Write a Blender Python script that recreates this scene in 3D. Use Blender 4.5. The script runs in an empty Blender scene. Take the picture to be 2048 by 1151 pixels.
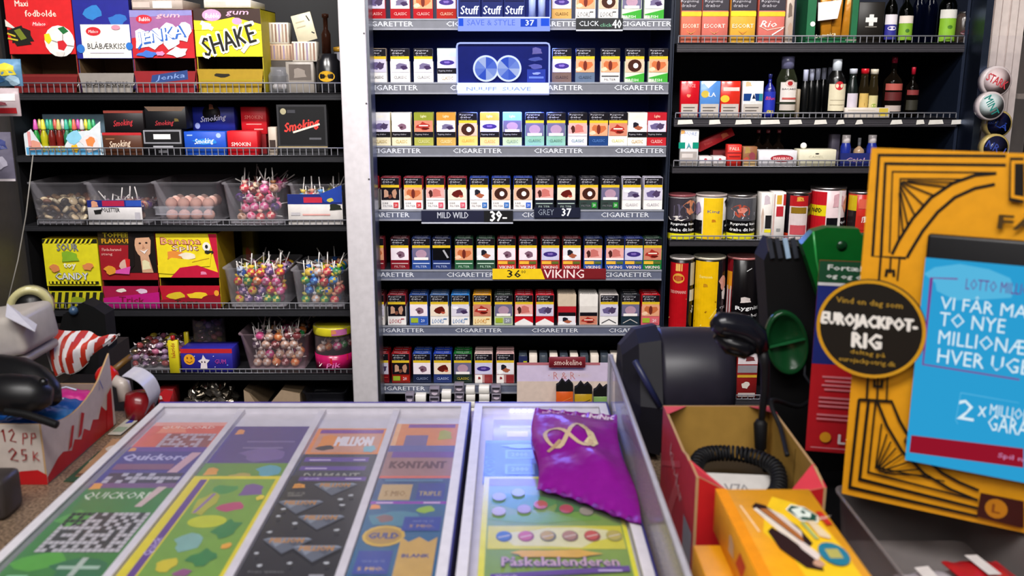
import bpy, bmesh, math, random
from mathutils import Vector, Matrix
sc = bpy.context.scene
COL = sc.collection
# ---------------------------------------------------------------- camera
F = 1850.0
PITCH = math.atan(425.0 / 1850.0)
ZC = 1.5
cd = bpy.data.cameras.new('camera'); cam = bpy.data.objects.new('camera', cd); COL.objects.link(cam)
cam.location = (0, 0, ZC); cam.rotation_euler = (math.pi / 2 - PITCH, 0, 0)
cd.sensor_width = 36; cd.lens = F * 36 / 2048; cd.clip_start = .05; cd.clip_end = 50
cd.dof.use_dof = True; cd.dof.focus_distance = 2.5; cd.dof.aperture_fstop = 6.3
sc.camera = cam
sc.cycles.transparent_max_bounces = 32
# ---------------------------------------------------------------- light
w = bpy.data.worlds.new('world'); sc.world = w; w.use_nodes = True
w.node_tree.nodes['Background'].inputs[0].default_value = (.75, .8, 1, 1)
w.node_tree.nodes['Background'].inputs[1].default_value = .10
def area(name, loc, size, power, col, rot=(0, 0, 0)):
    l = bpy.data.lights.new(name, 'AREA'); l.shape = 'RECTANGLE'; l.size, l.size_y = size
    l.energy = power; l.color = col
    o = bpy.data.objects.new(name, l); COL.objects.link(o); o.location = loc; o.rotation_euler = rot
    return o
R_ = math.radians
for x in (-.95, -.1, .75):       # added fill lamps that brighten the shelves, not fixtures of the shop
    l = area('shelf_fill', (x, 1.25, 2.62), (.5, .12), 7.3, (1, .96, .93), (R_(47), 0, 0)); l.data.spread = R_(95)
area('ceiling_lamp', (-.3, .1, 2.7), (1.6, .4), 36, (1, .97, .95), (R_(20), 0, 0))
area('ceiling_lamp', (0, -1.0, 2.6), (2.6, .5), 20, (1, .96, .93), (R_(38), 0, 0))
sc.view_settings.view_transform = 'Standard'; sc.view_settings.look = 'None'
sc.view_settings.gamma = 1; sc.view_settings.use_curve_mapping = False
sc.view_settings.exposure = .1
# ---------------------------------------------------------------- helpers
def ray(px, py):
    dx = (px - 1024) / F; dy = -(py - 575.5) / F
    return Vector((dx, math.cos(PITCH) + dy * math.sin(PITCH), -math.sin(PITCH) + dy * math.cos(PITCH)))
def at(px, py, Y):
    d = ray(px, py); return Vector((0, 0, ZC)) + d * (Y / d.y)
def atz(px, py, z):
    d = ray(px, py); return Vector((0, 0, ZC)) + d * ((z - ZC) / d.z)
def lin(h):
    if not isinstance(h, str): return h
    h = h.lstrip('#')
    if len(h) == 3: h = h[0]*2 + h[1]*2 + h[2]*2
    r = []
    for i in (0, 2, 4):
        c = int(h[i:i+2], 16) / 255
        r.append(c / 12.92 if c <= .04045 else ((c + .055) / 1.055) ** 2.4)
    return (r[0], r[1], r[2], 1)
MATS = {}
def mat(kind):
    if kind in MATS: return MATS[kind]
    m = bpy.data.materials.new(kind); MATS[kind] = m; m.use_nodes = True
    nt = m.node_tree; N = nt.nodes; L = nt.links; N.clear()
    out = N.new('ShaderNodeOutputMaterial')
    at_ = N.new('ShaderNodeAttribute'); at_.attribute_name = 'Col'
    if kind.startswith('glow'):
        e = N.new('ShaderNodeEmission'); e.inputs[1].default_value = float(kind[4:])
        L.new(at_.outputs[0], e.inputs[0]); L.new(e.outputs[0], out.inputs[0]); return m
    b = N.new('ShaderNodeBsdfPrincipled')
    tc = N.new('ShaderNodeTexCoord'); nz = N.new('ShaderNodeTexNoise'); nz.inputs['Scale'].default_value = 60
    L.new(tc.outputs['Object'], nz.inputs['Vector'])
    mr = N.new('ShaderNodeMapRange'); mr.inputs[1].default_value = .3; mr.inputs[2].default_value = .7
    mr.inputs[3].default_value = .93; mr.inputs[4].default_value = 1.04
    L.new(nz.outputs[0], mr.inputs[0])
    mx = N.new('ShaderNodeVectorMath'); mx.operation = 'SCALE'
    L.new(at_.outputs[0], mx.inputs[0]); L.new(mr.outputs[0], mx.inputs['Scale'])
    L.new(mx.outputs[0], b.inputs['Base Color'])
    P = {'card': (.5, 0, .4), 'gloss': (.22, 0, .5), 'matte': (.85, 0, .2), 'metal': (.35, 1, .5), 'foil': (.2, .85, .5),
         'plastic': (.4, 0, .5), 'rubber': (.6, 0, .3), 'paint': (.45, 0, .4), 'bag': (.3, .1, .5)}
    if kind in P:
        b.inputs['Roughness'].default_value, b.inputs['Metallic'].default_value, b.inputs['Specular IOR Level'].default_value = P[kind]
        L.new(b.outputs[0], out.inputs[0])
        if kind in ('bag', 'foil'):
            n2 = N.new('ShaderNodeTexNoise'); n2.inputs['Scale'].default_value = 28; L.new(tc.outputs['Object'], n2.inputs['Vector'])
            bp = N.new('ShaderNodeBump'); bp.inputs['Strength'].default_value = .35; bp.inputs['Distance'].default_value = .01
            L.new(n2.outputs[0], bp.inputs['Height']); L.new(bp.outputs[0], b.inputs['Normal'])
    elif kind == 'granite':
        nz.inputs['Scale'].default_value = 260; mr.inputs[3].default_value = .35; mr.inputs[4].default_value = 1.6
        b.inputs['Roughness'].default_value = .4; L.new(b.outputs[0], out.inputs[0])
    elif kind == 'tiles':
        nz.inputs['Scale'].default_value = 8; mr.inputs[3].default_value = .7
        b.inputs['Roughness'].default_value = .5; L.new(b.outputs[0], out.inputs[0])
    elif kind in ('clear', 'pane', 'glass', 'cover'):
        t = N.new('ShaderNodeBsdfTransparent'); b.inputs['Roughness'].default_value = .12 if kind != 'cover' else .22
        mixs = N.new('ShaderNodeMixShader'); fr = N.new('ShaderNodeLayerWeight'); pw = N.new('ShaderNodeMath'); pw.operation = 'POWER'; pw.inputs[1].default_value = 4.5 if kind == 'cover' else 2.5
        L.new(fr.outputs['Facing'], pw.inputs[0]); ma = N.new('ShaderNodeMath'); ma.operation = 'MULTIPLY_ADD'; ma.inputs[1].default_value = .5
        ma.inputs[2].default_value = {'clear': .07, 'pane': .05, 'glass': .12, 'cover': .012}[kind]
        L.new(pw.outputs[0], ma.inputs[0]); L.new(ma.outputs[0], mixs.inputs[0])
        if kind == 'glass': L.new(mx.outputs[0], t.inputs[0])
        else: t.inputs[0].default_value = (.98, .98, .99, 1)
        L.new(t.outputs[0], mixs.inputs[1]); L.new(b.outputs[0], mixs.inputs[2]); L.new(mixs.outputs[0], out.inputs[0])
    return m
class MB:
    def __init__(s): s.v = []; s.f = []; s.c = []; s.m = []; s.s = []; s.T = None
    def add(s, vs, fs, col, mt='card', sm=False):
        n = len(s.v)
        for p in vs: s.v.append(tuple(s.T @ Vector(p)) if s.T else tuple(p))
        c = lin(col)
        for f in fs: s.f.append([n + i for i in f]); s.c.append(c); s.m.append(mt); s.s.append(sm)
        return s
    def box(s, a, b, col, mt='card', fr=None):
        x0, y0, z0 = a; x1, y1, z1 = b
        vs = [(x0,y0,z0),(x1,y0,z0),(x1,y1,z0),(x0,y1,z0),(x0,y0,z1),(x1,y0,z1),(x1,y1,z1),(x0,y1,z1)]
        return s.add(vs, [(0,3,2,1),(4,5,6,7),(0,1,5,4),(1,2,6,5),(2,3,7,6),(3,0,4,7)], col, mt)
    def bev(s, a, b, r, col, mt='card', seg=2):
        bm = bmesh.new(); bmesh.ops.create_cube(bm, size=1)
        for v in bm.verts:
            v.co = Vector([a[i] + (v.co[i] + .5) * (b[i] - a[i]) for i in range(3)])
        bmesh.ops.bevel(bm, geom=bm.edges[:], offset=r, segments=seg, affect='EDGES', profile=.5)
        bm.verts.index_update()
        s.add([v.co[:] for v in bm.verts], [[v.index for v in f.verts] for f in bm.faces], col, mt, True); bm.free(); return s
    def lathe(s, prof, n, col, mt='plastic', sm=True, c=(0, 0, 0), a0=0, a1=2*math.pi, cap=True):
        full = abs(a1 - a0 - 2*math.pi) < 1e-6; k = n if full else n + 1
        vs = []
        for r, z in prof:
            for i in range(k):
                a = a0 + (a1 - a0) * i / n
                vs.append((c[0] + r * math.cos(a), c[1] + r * math.sin(a), c[2] + z))
        fs = []
        for j in range(len(prof) - 1):
            for i in range(n):
                i2 = (i + 1) % k
                fs.append((j*k+i, j*k+i2, (j+1)*k+i2, (j+1)*k+i))
        if full and cap:
            if prof[0][0] > 1e-5: fs.append(tuple(range(k))[::-1])
            if prof[-1][0] > 1e-5: fs.append(tuple(range((len(prof)-1)*k, len(prof)*k)))
        return s.add(vs, fs, col, mt, sm)
    def ball(s, c, r, col, mt='gloss', n=10, sz=1, sx=1, sy=1):
        m = n // 2 + 1
        vs = []; fs = []
        for j in range(m + 1):
            t = math.pi * j / m
            for i in range(n):
                a = 2*math.pi*i/n
                vs.append((c[0]+r*sx*math.sin(t)*math.cos(a), c[1]+r*sy*math.sin(t)*math.sin(a), c[2]-r*sz*math.cos(t)))
        for j in range(m):
            for i in range(n): fs.append((j*n+i, j*n+(i+1)%n, (j+1)*n+(i+1)%n, (j+1)*n+i))
        return s.add(vs, fs, col, mt, True)
    def tube(s, pts, r, col, mt='rubber', n=8, sm=True):
        pts = [Vector(p) for p in pts]; rs = r if isinstance(r, (list, tuple)) else [r]*len(pts)
        vs = []; fs = []; nrm = None
        for i, p in enumerate(pts):
            d = (pts[min(i+1, len(pts)-1)] - pts[max(i-1, 0)]).normalized()
            if nrm is None: nrm = d.orthogonal().normalized()
            nrm = (nrm - d * nrm.dot(d))
            nrm = nrm.normalized() if nrm.length > 1e-6 else d.orthogonal().normalized()
            b = d.cross(nrm)
            for k in range(n):
                a = 2*math.pi*k/n; q = p + (nrm*math.cos(a) + b*math.sin(a)) * rs[i]; vs.append(q[:])
        for i in range(len(pts)-1):
            for k in range(n): fs.append((i*n+k, i*n+(k+1)%n, (i+1)*n+(k+1)%n, (i+1)*n+k))
        fs.append(tuple(range(n))[::-1]); fs.append(tuple(range((len(pts)-1)*n, len(pts)*n)))
        return s.add(vs, fs, col, mt, sm)
    def prism(s, pts, y0, y1, col, mt='card', side=None):      # polygon in x,z pushed along y
        n = len(pts); vs = [(x, y0, z) for x, z in pts] + [(x, y1, z) for x, z in pts]
        s.add(vs, [tuple(range(n)), tuple(range(n, 2*n))[::-1]], col, mt)
        s.add(vs, [(i, i+n, (i+1)%n+n, (i+1)%n) for i in range(n)], side or col, mt); return s
    def sheet(s, fn, nu, nv, col, mt='card', sm=True, cf=None, thick=0):
        vs = [tuple(fn(i/nu, j/nv)) for j in range(nv+1) for i in range(nu+1)]
        for j in range(nv):
            for i in range(nu):
                pass
        if cf is None:
            s.add(vs, [(j*(nu+1)+i, j*(nu+1)+i+1, (j+1)*(nu+1)+i+1, (j+1)*(nu+1)+i) for j in range(nv) for i in range(nu)], col, mt, sm)
        else:
            n0 = len(s.v)
            s.add(vs, [], col, mt)
            for j in range(nv):
                for i in range(nu):
                    s.f.append([n0 + q for q in (j*(nu+1)+i, j*(nu+1)+i+1, (j+1)*(nu+1)+i+1, (j+1)*(nu+1)+i)])
                    s.c.append(lin(cf((i+.5)/nu, (j+.5)/nv))); s.m.append(mt); s.s.append(sm)
        return s
    def mesh(s, name):
        me = bpy.data.meshes.new(name); me.from_pydata(s.v, [], s.f)
        ml = []
        for k in s.m:
            if k not in ml: ml.append(k)
        for k in ml: me.materials.append(mat(k))
        ca = me.color_attributes.new('Col', 'FLOAT_COLOR', 'CORNER')
        arr = []
        for p, c, k, sm in zip(me.polygons, s.c, s.m, s.s):
            p.material_index = ml.index(k); p.use_smooth = sm
            arr.extend(c * p.loop_total)
        ca.data.foreach_set('color', arr)
        return me
    def build(s, name, parent=None, loc=(0, 0, 0), rot=(0, 0, 0)):
        return link(name, s.mesh(name), parent, loc, rot)
def link(name, data, parent=None, loc=(0, 0, 0), rot=(0, 0, 0)):
    o = bpy.data.objects.new(name, data); COL.objects.link(o)
    o.location = loc; o.rotation_euler = rot
    if parent: o.parent = parent
    return o
def tag(o, label, cat, group=None, kind=None):
    if label: o['label'] = label
    if cat: o['category'] = cat
    if group: o['group'] = group
    if kind: o['kind'] = kind
    return o
def empty(name, loc, label=None, cat=None, group=None, rot=(0, 0, 0)):
    return tag(link(name, None, None, loc, rot), label, cat, group)
def struct(o): o['kind'] = 'structure'; return o
def dup(o, loc=None, rot=None, parent=None):
    c = o.copy(); COL.objects.link(c)
    if loc is not None: c.location = loc
    if rot is not None: c.rotation_euler = rot
    if parent: c.parent = parent
    for ch in list(o.children): dup(ch, parent=c)
    return c
TX = {}
def textmesh(t, bold=0, shear=0, res=2):
    k = (t, bold, shear, res)
    if k in TX: return TX[k]
    cu = bpy.data.curves.new('t', 'FONT'); cu.body = t; cu.offset = bold; cu.shear = shear; cu.resolution_u = res; cu.fill_mode = 'FRONT'
    o = bpy.data.objects.new('t', cu); COL.objects.link(o)
    dg = bpy.context.evaluated_depsgraph_get(); me = bpy.data.meshes.new_from_object(o.evaluated_get(dg))
    vs = [(v.co.x, v.co.y) for v in me.vertices]; fs = [tuple(p.vertices) for p in me.polygons]
    bpy.data.objects.remove(o); bpy.data.curves.remove(cu); bpy.data.meshes.remove(me)
    x0 = min(v[0] for v in vs); x1 = max(v[0] for v in vs); y0 = min(v[1] for v in vs); y1 = max(v[1] for v in vs)
    TX[k] = ([((x-x0)/(x1-x0) - .5, (y-y0)/(y1-y0) - .5) for x, y in vs], fs); return TX[k]
def art(mb, O, U, V, items, mt='card', fn=None, e=.00022, k0=1, res=1):
    O = Vector(O); U = Vector(U); V = Vector(V); W = U.length; H = V.length
    uu = U.normalized(); vv = V.normalized(); nn = uu.cross(vv)
    def P3(a, b, k):
        if fn: return fn(a, b, k * e)
        return O + uu * a + vv * b + nn * (k * e)
    for k, it in enumerate(items, k0):
        t = it[0]
        if t == 'R':
            x0, y0, x1, y1 = it[1:5]; x0, x1 = sorted((x0, x1)); y0, y1 = sorted((y0, y1))
            n = max(1, int(abs(x1-x0)*16)) if fn else 1; ny = max(1, int(abs(y1-y0)*10)) if fn else 1
            for i in range(n):
                for j in range(ny):
                    a, b = x0+(x1-x0)*i/n, x0+(x1-x0)*(i+1)/n; c, d = y0+(y1-y0)*j/ny, y0+(y1-y0)*(j+1)/ny
                    mb.add([P3(a*W, c*H, k), P3(b*W, c*H, k), P3(b*W, d*H, k), P3(a*W, d*H, k)], [(0,1,2,3)], it[5], mt)
        elif t in 'EB':
            cx, cy, rx, ry = it[1:5]; n = 16 if t == 'E' else 11
            rr = random.Random(it[6] if t == 'B' and len(it) > 6 else 1)
            pts = []
            for i in range(n):
                a = 2*math.pi*i/n; q = 1 if t == 'E' else rr.uniform(.6, 1.1)
                x = cx+rx*q*math.cos(a); y = cy+ry*q*math.sin(a)
                if t == 'B': x = min(max(x, 0), 1); y = min(max(y, 0), 1)
                pts.append(P3(x*W, y*H, k))
            pts.append(P3(cx*W, cy*H, k))
            mb.add(pts, [(i, (i+1) % n, n) for i in range(n)], it[5], mt)
        elif t == 'P':
            mb.add([P3(x*W, y*H, k) for x, y in it[1]], [tuple(range(len(it[1])))], it[2], mt)
        elif t == 'T':
            s_, cx, cy, w_, h_, col = it[1:7]; rot = R_(it[7]) if len(it) > 7 else 0
            bold = it[8] if len(it) > 8 else 0; sh = it[9] if len(it) > 9 else 0
            vs, fs = textmesh(s_, 0, sh, res)
            ca, sa = math.cos(rot), math.sin(rot); d = h_*H*min(bold, .07)*(1.0 if bold > .03 else .8)
            for qi, (ox, oy) in enumerate([(0, 0)] if bold <= .012 else [(-d, 0), (d, 0)] if bold <= .03 else [(-d, 0), (d, 0), (-d*.5, d*.7), (d*.5, d*.7), (0, -d*.7)]):
                mb.add([P3(cx*W + x*w_*W*ca - y*h_*H*sa + ox, cy*H + x*w_*W*sa + y*h_*H*ca + oy, k+.12*qi) for x, y in vs], fs, col, mt)
        elif t == 'L':
            pts = [Vector((x*W, y*H)) for x, y in it[1]]; hw = it[2] / 2
            side = []
            for i, p in enumerate(pts):
                d = (pts[min(i+1, len(pts)-1)] - pts[max(i-1, 0)]).normalized()
                nrm = Vector((-d.y, d.x))
                if 0 < i < len(pts)-1:
                    d1 = (pts[i]-pts[i-1]).normalized(); cs = max(.5, abs(d1.dot(d))); side.append(nrm*hw/cs)
                else: side.append(nrm*hw)
            vs = []
            for p, sd in zip(pts, side):
                vs += [P3(*(p+sd), k), P3(*(p-sd), k)]
            mb.add(vs, [(2*i, 2*i+1, 2*i+3, 2*i+2) for i in range(len(pts)-1)], it[3], mt)
def pa(items, x0, y0, x1, y1):      # items measured on a face seen straight on: left, top, right, bottom
    W = x1 - x0; H = y1 - y0; X = lambda x: (x-x0)/W; Y = lambda y: (y1-y)/H; out = []
    for it in items:
        t = it[0]
        if t == 'R': out.append(('R', X(it[1]), Y(it[2]), X(it[3]), Y(it[4]), it[5]))
        elif t in 'EB': out.append((t, X(it[1]), Y(it[2]), it[3]/W, it[4]/H) + tuple(it[5:]))
        elif t == 'P': out.append(('P', [(X(a), Y(b)) for a, b in it[1]], it[2]))
        elif t == 'T': out.append(('T', it[1], X(it[2]), Y(it[3]), it[4]/W, it[5]/H) + tuple(it[6:]))
        elif t == 'L': out.append(('L', [(X(a), Y(b)) for a, b in it[1]], it[2], it[3]))
    return out
ORD = 'zeroth first second third fourth fifth sixth seventh eighth ninth tenth eleventh twelfth thirteenth fourteenth fifteenth'.split()
YS = 2.45                       # front plane of the shelving
def zs(y, Y=YS): return at(1024, y, Y).z
def cyl(R, W):                  # bend art round a can whose axis is at the origin
    return lambda a, b, k: Vector(((R+k)*math.sin((a-W/2)/R), -(R+k)*math.cos((a-W/2)/R), b))
# ---------------------------------------------------------------- the room
fl = MB(); fl.box((-2.6, -1.6, -.05), (2.6, 3.1, 0), '#4a4540', 'tiles'); struct(fl.build('floor'))
wb = MB(); wb.box((-2.6, 3.0, 0), (2.6, 3.1, 2.8), '#4d4b50', 'paint'); struct(wb.build('wall_back'))
wl = MB(); wl.box((-2.7, -1.6, 0), (-2.6, 3.1, 2.8), '#8a8684', 'paint'); struct(wl.build('wall_left'))
wr = MB(); wr.box((2.6, -1.6, 0), (2.7, 3.1, 2.8), '#8a8684', 'paint'); struct(wr.build('wall_right'))
wf = MB(); wf.box((-2.7, -1.7, 0), (2.7, -1.6, 2.8), '#8a8684', 'paint'); struct(wf.build('wall_front'))
ce = MB(); ce.box((-2.7, -1.7, 2.8), (2.7, 3.1, 2.85), '#b0aeac', 'paint'); struct(ce.build('ceiling'))
# ---------------------------------------------------------------- shelving
BK = '#141417'; DK = '#26262a'
def shelf_rail(mb, X0, X1, z0, z1, Y, step=.0165, col='#7a7a80'):
    mb.tube([(X0, Y, z1), (X1, Y, z1)], .0019, col, 'plastic', 6); mb.tube([(X0, Y, z0), (X1, Y, z0)], .0015, col, 'metal', 6)
    n = int((X1-X0)/step)
    for i in range(n+1):
        x = X0 + (X1-X0)*i/n; mb.box((x-.0010, Y-.0010, z0), (x+.0010, Y+.0010, z1), col, 'plastic')
def bay(name, X0, X1, label, back, rows, D=.42, edge=DK, lside=True, rside=True):
    root = empty(name, (0, 0, 0), label, 'shelves')
    b = MB(); b.box((X0, YS+D, .05), (X1, YS+D+.02, 1.95), back, 'paint'); b.build('back_panel', root)
    b = MB(); b.box((X0, YS+.01, .05), (X0+(.003 if X0 > 0 else .008), YS+D, 1.95), back, 'paint'); b.build('side_panel', root)
    b = MB(); b.box((X1-.008, YS+.01, .05), (X1, YS+D, 1.95), back, 'paint'); b.build('side_panel', root)
    b = MB(); b.box((X0, YS+.03, 0), (X1, YS+D, .05), BK, 'paint'); b.build('plinth', root)
    out = []
    for (yr0, yr1, ye) in rows:      # rail top, rail foot = shelf top, edge bottom
        z0 = zs(yr1); z1 = zs(yr0); ze = zs(ye)
        p = MB(); p.box((X0+.009, YS+.004, ze), (X1-.009, YS+D-.002, z0-.0005), '#1b1b1e', 'paint')
        p.box((X0+.009, YS, ze), (X1-.009, YS+.004, z0-.004), edge, 'paint')
        for k in range(3): p.box((X0+.009, YS-.0012, ze+(z0-ze)*(k+.5)/3.6), (X1-.009, YS, ze+(z0-ze)*(k+.62)/3.6), '#39393d', 'paint')
        s = p.build('shelf', root)
        if yr1 - yr0 > 2:
            r = MB(); shelf_rail(r, X0+(.045 if X0 < -1 else .012), X1-.012, z0, z1, YS+.002); r.build('wire_rail', s)
        out.append((z0, s))
    return root, out
LX0, LX1, CX0, CX1, RX0, RX1 = -1.314, -.43, -.424, .413, .4145, 1.17
Lroot, LS = bay('shelving_unit', LX0, LX1, 'black shelving unit full of sweets on the left of the white pillar', BK,
    [(166, 186, 200), (296, 311, 324), (440, 450, 462), (606, 618, 632), (738, 746, 760), (816, 826, 840)])
Rroot, RS = bay('shelving_unit', RX0, RX1, 'black shelving unit with bottles and tobacco tins on the right', '#151d2e',
    [(72, 86, 104), (226, 236, 253), (321, 333, 346), (472, 480, 492), (655, 662, 675), (790, 798, 810)], edge='#38353a')
rr = random.Random(4)
for x0, x1 in ((1355,1387),(1418,1442),(1470,1504),(1521,1561),(1578,1605),(1628,1655),(1672,1690),(1710,1727),(1780,1806),(1832,1850),(1856,1888),(1902,1925)):
    a = at(x0, 249, YS-.002); b = at(x1, 239, YS-.002)
    st = MB(); st.add([(a.x, a.y, a.z), (b.x, a.y, a.z+.002), (b.x-.004, a.y, b.z), (a.x+rr.uniform(0, .006), a.y, b.z-.001)], [(0,1,2,3)], '#d8d4cc', 'matte')
    o = st.build('price_sticker', RS[1][1]); o['label'] = 'torn white price sticker'
CTOP = [38, 165, 292, 420, 540, 652, 768]; CBOT = [60, 188, 313, 441, 560, 670, 786]
Croot = empty('cigarette_cabinet', (0, 0, 0), 'tall cigarette cabinet with grey lettered shelf strips, right of the white pillar', 'shelves')
b = MB(); b.box((CX0, YS+.36, .05), (CX1, YS+.38, 1.95), '#1d2947', 'paint'); b.build('back_panel', Croot)
b = MB(); b.box((CX0, YS+.01, .05), (CX0+.006, YS+.36, 1.95), '#101828', 'paint'); b.build('side_panel', Croot)
b = MB(); b.box((CX1-.006, YS+.01, .05), (CX1, YS+.36, 1.95), '#101828', 'paint'); b.build('side_panel', Croot)
b = MB(); b.box((CX0, YS+.03, 0), (CX1, YS+.36, .05), BK, 'paint'); b.build('plinth', Croot)
WORDS = [[776, 943, 1112, 1292], [786, 950, 1116, 1278], [793, 955, 1117, 1279], [771, 1092, 1250], [781, 941, 1105, 1256], [802, 957, 1110, 1264], [804]]
CS = []
for k in range(7):
    zt = zs(CTOP[k]); zb = zs(CBOT[k])
    x1 = CX1 - .008
    p = MB(); p.box((CX0+.007, YS+.006, zt-.008), (x1, YS+.358, zt-.0005), '#20242c', 'paint')
    s = p.build('shelf', Croot)
    q = MB(); c1 = '#5f6478' if k > 2 else '#6e7079'
    q.box((CX0+.007, YS, zb+.003), (x1, YS+.005, zt), c1, 'plastic')
    q.box((CX0+.007, YS-.003, zb), (x1, YS+.005, zb+.004), '#8c8e98', 'plastic')
    q.box((CX0+.007, YS-.0015, zt-.003), (x1, YS+.005, zt+.001), '#8a8d98', 'plastic')
    items = []
    W = x1 - CX0 - .007; H = zt - zb
    for wx in WORDS[k]:
        X = at(wx, CTOP[k]+11, YS).x; items.append(('T', 'CIGARETTER', (X-CX0-.007)/W, .56, .128/W, .46, '#d4d7e0', 0, .03))
    art(q, (CX0+.007, YS, zb), (W, 0, 0), (0, 0, H), items, 'plastic', e=.0004)
    q.build('price_strip', s)
    CS.append((zt, s))
def price_tag(k, x0, y0, x1, y1, base, items, label):
    a = at(x0, y1, YS-.006); b_ = at(x1, y0, YS-.006)
    m = MB(); m.box((a.x, YS-.006, a.z), (b_.x, YS-.003, b_.z), base, 'plastic')
    art(m, (a.x, YS-.006, a.z), (b_.x-a.x, 0, 0), (0, 0, b_.z-a.z), pa(items, x0, y0, x1, y1), 'card')
    o = m.build('price_tag', CS[k][1]); o['label'] = label
price_tag(0, 1152, 36, 1246, 62, '#101418', [('R',1152,59,1246,62,'#b9bcc8'),('T','CLICK',1178,47,40,10,'#cfd3dc'),('T','click',1212,50,24,7,'#6fae8c'),('T','40',1234,48,18,17,'#dfe5ea',0,.03)], 'black price tag')
price_tag(3, 843, 421, 1026, 447, '#1b1d35', [('R',843,444,1026,447,'#b9bcc8'),('R',968,421,1026,444,'#07070c'),('T','MILD WILD',906,430,62,12,'#b6b9c6',0,.03),('T','39',992,432,22,20,'#f0f0f4',0,.05),('R',1005,434,1014,437,'#eee')], 'dark price tag reading 39')
price_tag(3, 1068, 415, 1161, 435, '#12172e', [('T','GREY',1092,424,32,12,'#7f8796'),('T','37',1133,424,18,15,'#e4e8f0',0,.04)], 'navy price tag reading 37')
price_tag(4, 985, 537, 1212, 558, '#7d1220', [('P',[(985,537),(1082,537),(1090,558),(985,558)],'#e9c413'),('T','36',1028,547,27,15,'#15120a',0,.03),('T','00',1047,543,9,6,'#15120a'),('T','VIKING',1128,547,80,17,'#f2d9d6',0,.02),('R',1168,538,1210,556,'#741018')], 'yellow and red price tag')
# ---------------------------------------------------------------- posts
m = MB(); m.bev((-.429, 2.37, 0), (-.362, YS-.0035, 2.05), .004, '#cbc6ca', 'paint')
m.box((-.3615, 2.375, 0), (-.3545, YS-.0035, 2.05), '#8e929e', 'metal')
for z in (1.43, 1.24, 1.6): m.lathe([(.0035, 0), (.0035, .001), (0, .0012)], 10, '#8d8a90', 'metal', c=(0,0,0)) if False else m.box((-.368, 2.3685, z), (-.364, 2.3705, z+.003), '#8d8a90', 'metal')
struct(m.build('trim_1'))
m = MB(); m.box((1.171, 2.38, 0), (1.189, YS+.42, 2.05), '#5c6a84', 'metal'); struct(m.build('trim_2'))
m = MB(); m.box((-1.345, 1.95, 0), (-1.3155, YS+.42, 2.05), '#4a4644', 'paint'); struct(m.build('trim_3'))
m = MB(); m.box((1.195, 2.44, .2), (1.3, 2.6, 2.05), '#c7bcb8', 'paint')
for i in range(5): m.box((1.198+i*.021, 2.436-.004*(i%2), .9), (1.215+i*.021, 2.44, 2.05), '#dccfc9', 'paint')
struct(m.build('trim_4'))
# ---------------------------------------------------------------- cigarette packs
def pic(kind, y0, y1, seed=1):
    K = {'foot': ('#d8d3e0', [('B',.55,.45,.42,.28,'#6d6484',3),('B',.7,.35,.2,.16,'#3c2c50',5),('B',.25,.7,.25,.16,'#f1eef6',7)]),
         'throat': ('#e0a07a', [('B',.5,.55,.38,.4,'#c0693f',2),('E',.5,.5,.1,.38,'#6b2a20'),('B',.2,.25,.2,.2,'#efc6a6',4)]),
         'eye': ('#ddb49a', [('E',.5,.5,.36,.48,'#3f2118'),('E',.55,.5,.13,.2,'#f4f0ee')]),
         'lungs': ('#cfc9dc', [('B',.4,.5,.3,.35,'#655a86',6),('B',.68,.5,.24,.33,'#4a3c5c',8)]),
         'mouth': ('#c9826a', [('B',.5,.5,.42,.4,'#a8322a',9),('R',.25,.5,.75,.6,'#f0e4d2'),('B',.6,.3,.2,.12,'#5a1510',2)]),
         'people': ('#17131a', [('B',.27,.5,.17,.4,'#c79a80',3),('B',.72,.5,.16,.4,'#b98a70',11),('B',.5,.3,.12,.2,'#7a4a3a',4)]),
         'lesion': ('#ecdfe6', [('B',.55,.45,.24,.28,'#7a5a6c',5),('B',.5,.4,.1,.12,'#4d2d3c',6)]),
         'liver': ('#ead9c4', [('B',.55,.55,.35,.38,'#5e1a14',4),('B',.7,.3,.12,.12,'#b4503c',2)]),
         'purple': ('#c8c4e2', [('E',.5,.48,.38,.22,'#3d2d78'),('B',.5,.5,.22,.12,'#7a64b0',7)]),
         'syringe': ('#0c0c10', [('P',[(.55,.8),(.65,.85),(.9,.2),(.8,.15)],'#a9a9b0')]),
         'baby': ('#e4a7a0', [('B',.55,.55,.3,.4,'#c46f68',3),('B',.25,.5,.12,.3,'#4c2420',5),('R',.0,.0,1,.16,'#f1e7e7')]),
         'man': ('#e3e0e6', [('B',.4,.55,.22,.35,'#20202a',3),('B',.55,.35,.28,.22,'#a35a40',9),('B',.2,.2,.2,.2,'#f5f2f2',5)]),
         'bird': ('#6b6684', [('E',.5,.5,.3,.36,'#ad8ca0'),('R',.1,.0,.9,.22,'#efe9e6')])}[kind]
    out = [('R', .02, y0, .98, y1, K[0])]
    H = y1 - y0
    for it in K[1]:
        if it[0] == 'P': out.append(('P', [(x, y0+y*H) for x, y in it[1]], it[2]))
        elif it[0] == 'R': out.append(('R', .02+it[1]*.96, y0+it[2]*H, .02+it[3]*.96, y0+it[4]*H, it[5]))
        else: out.append((it[0], it[1], y0+it[2]*H, it[3], it[4]*H) + tuple(it[5:]))
    return out
PW, PH, PD = .0498, .086, .0225
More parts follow.
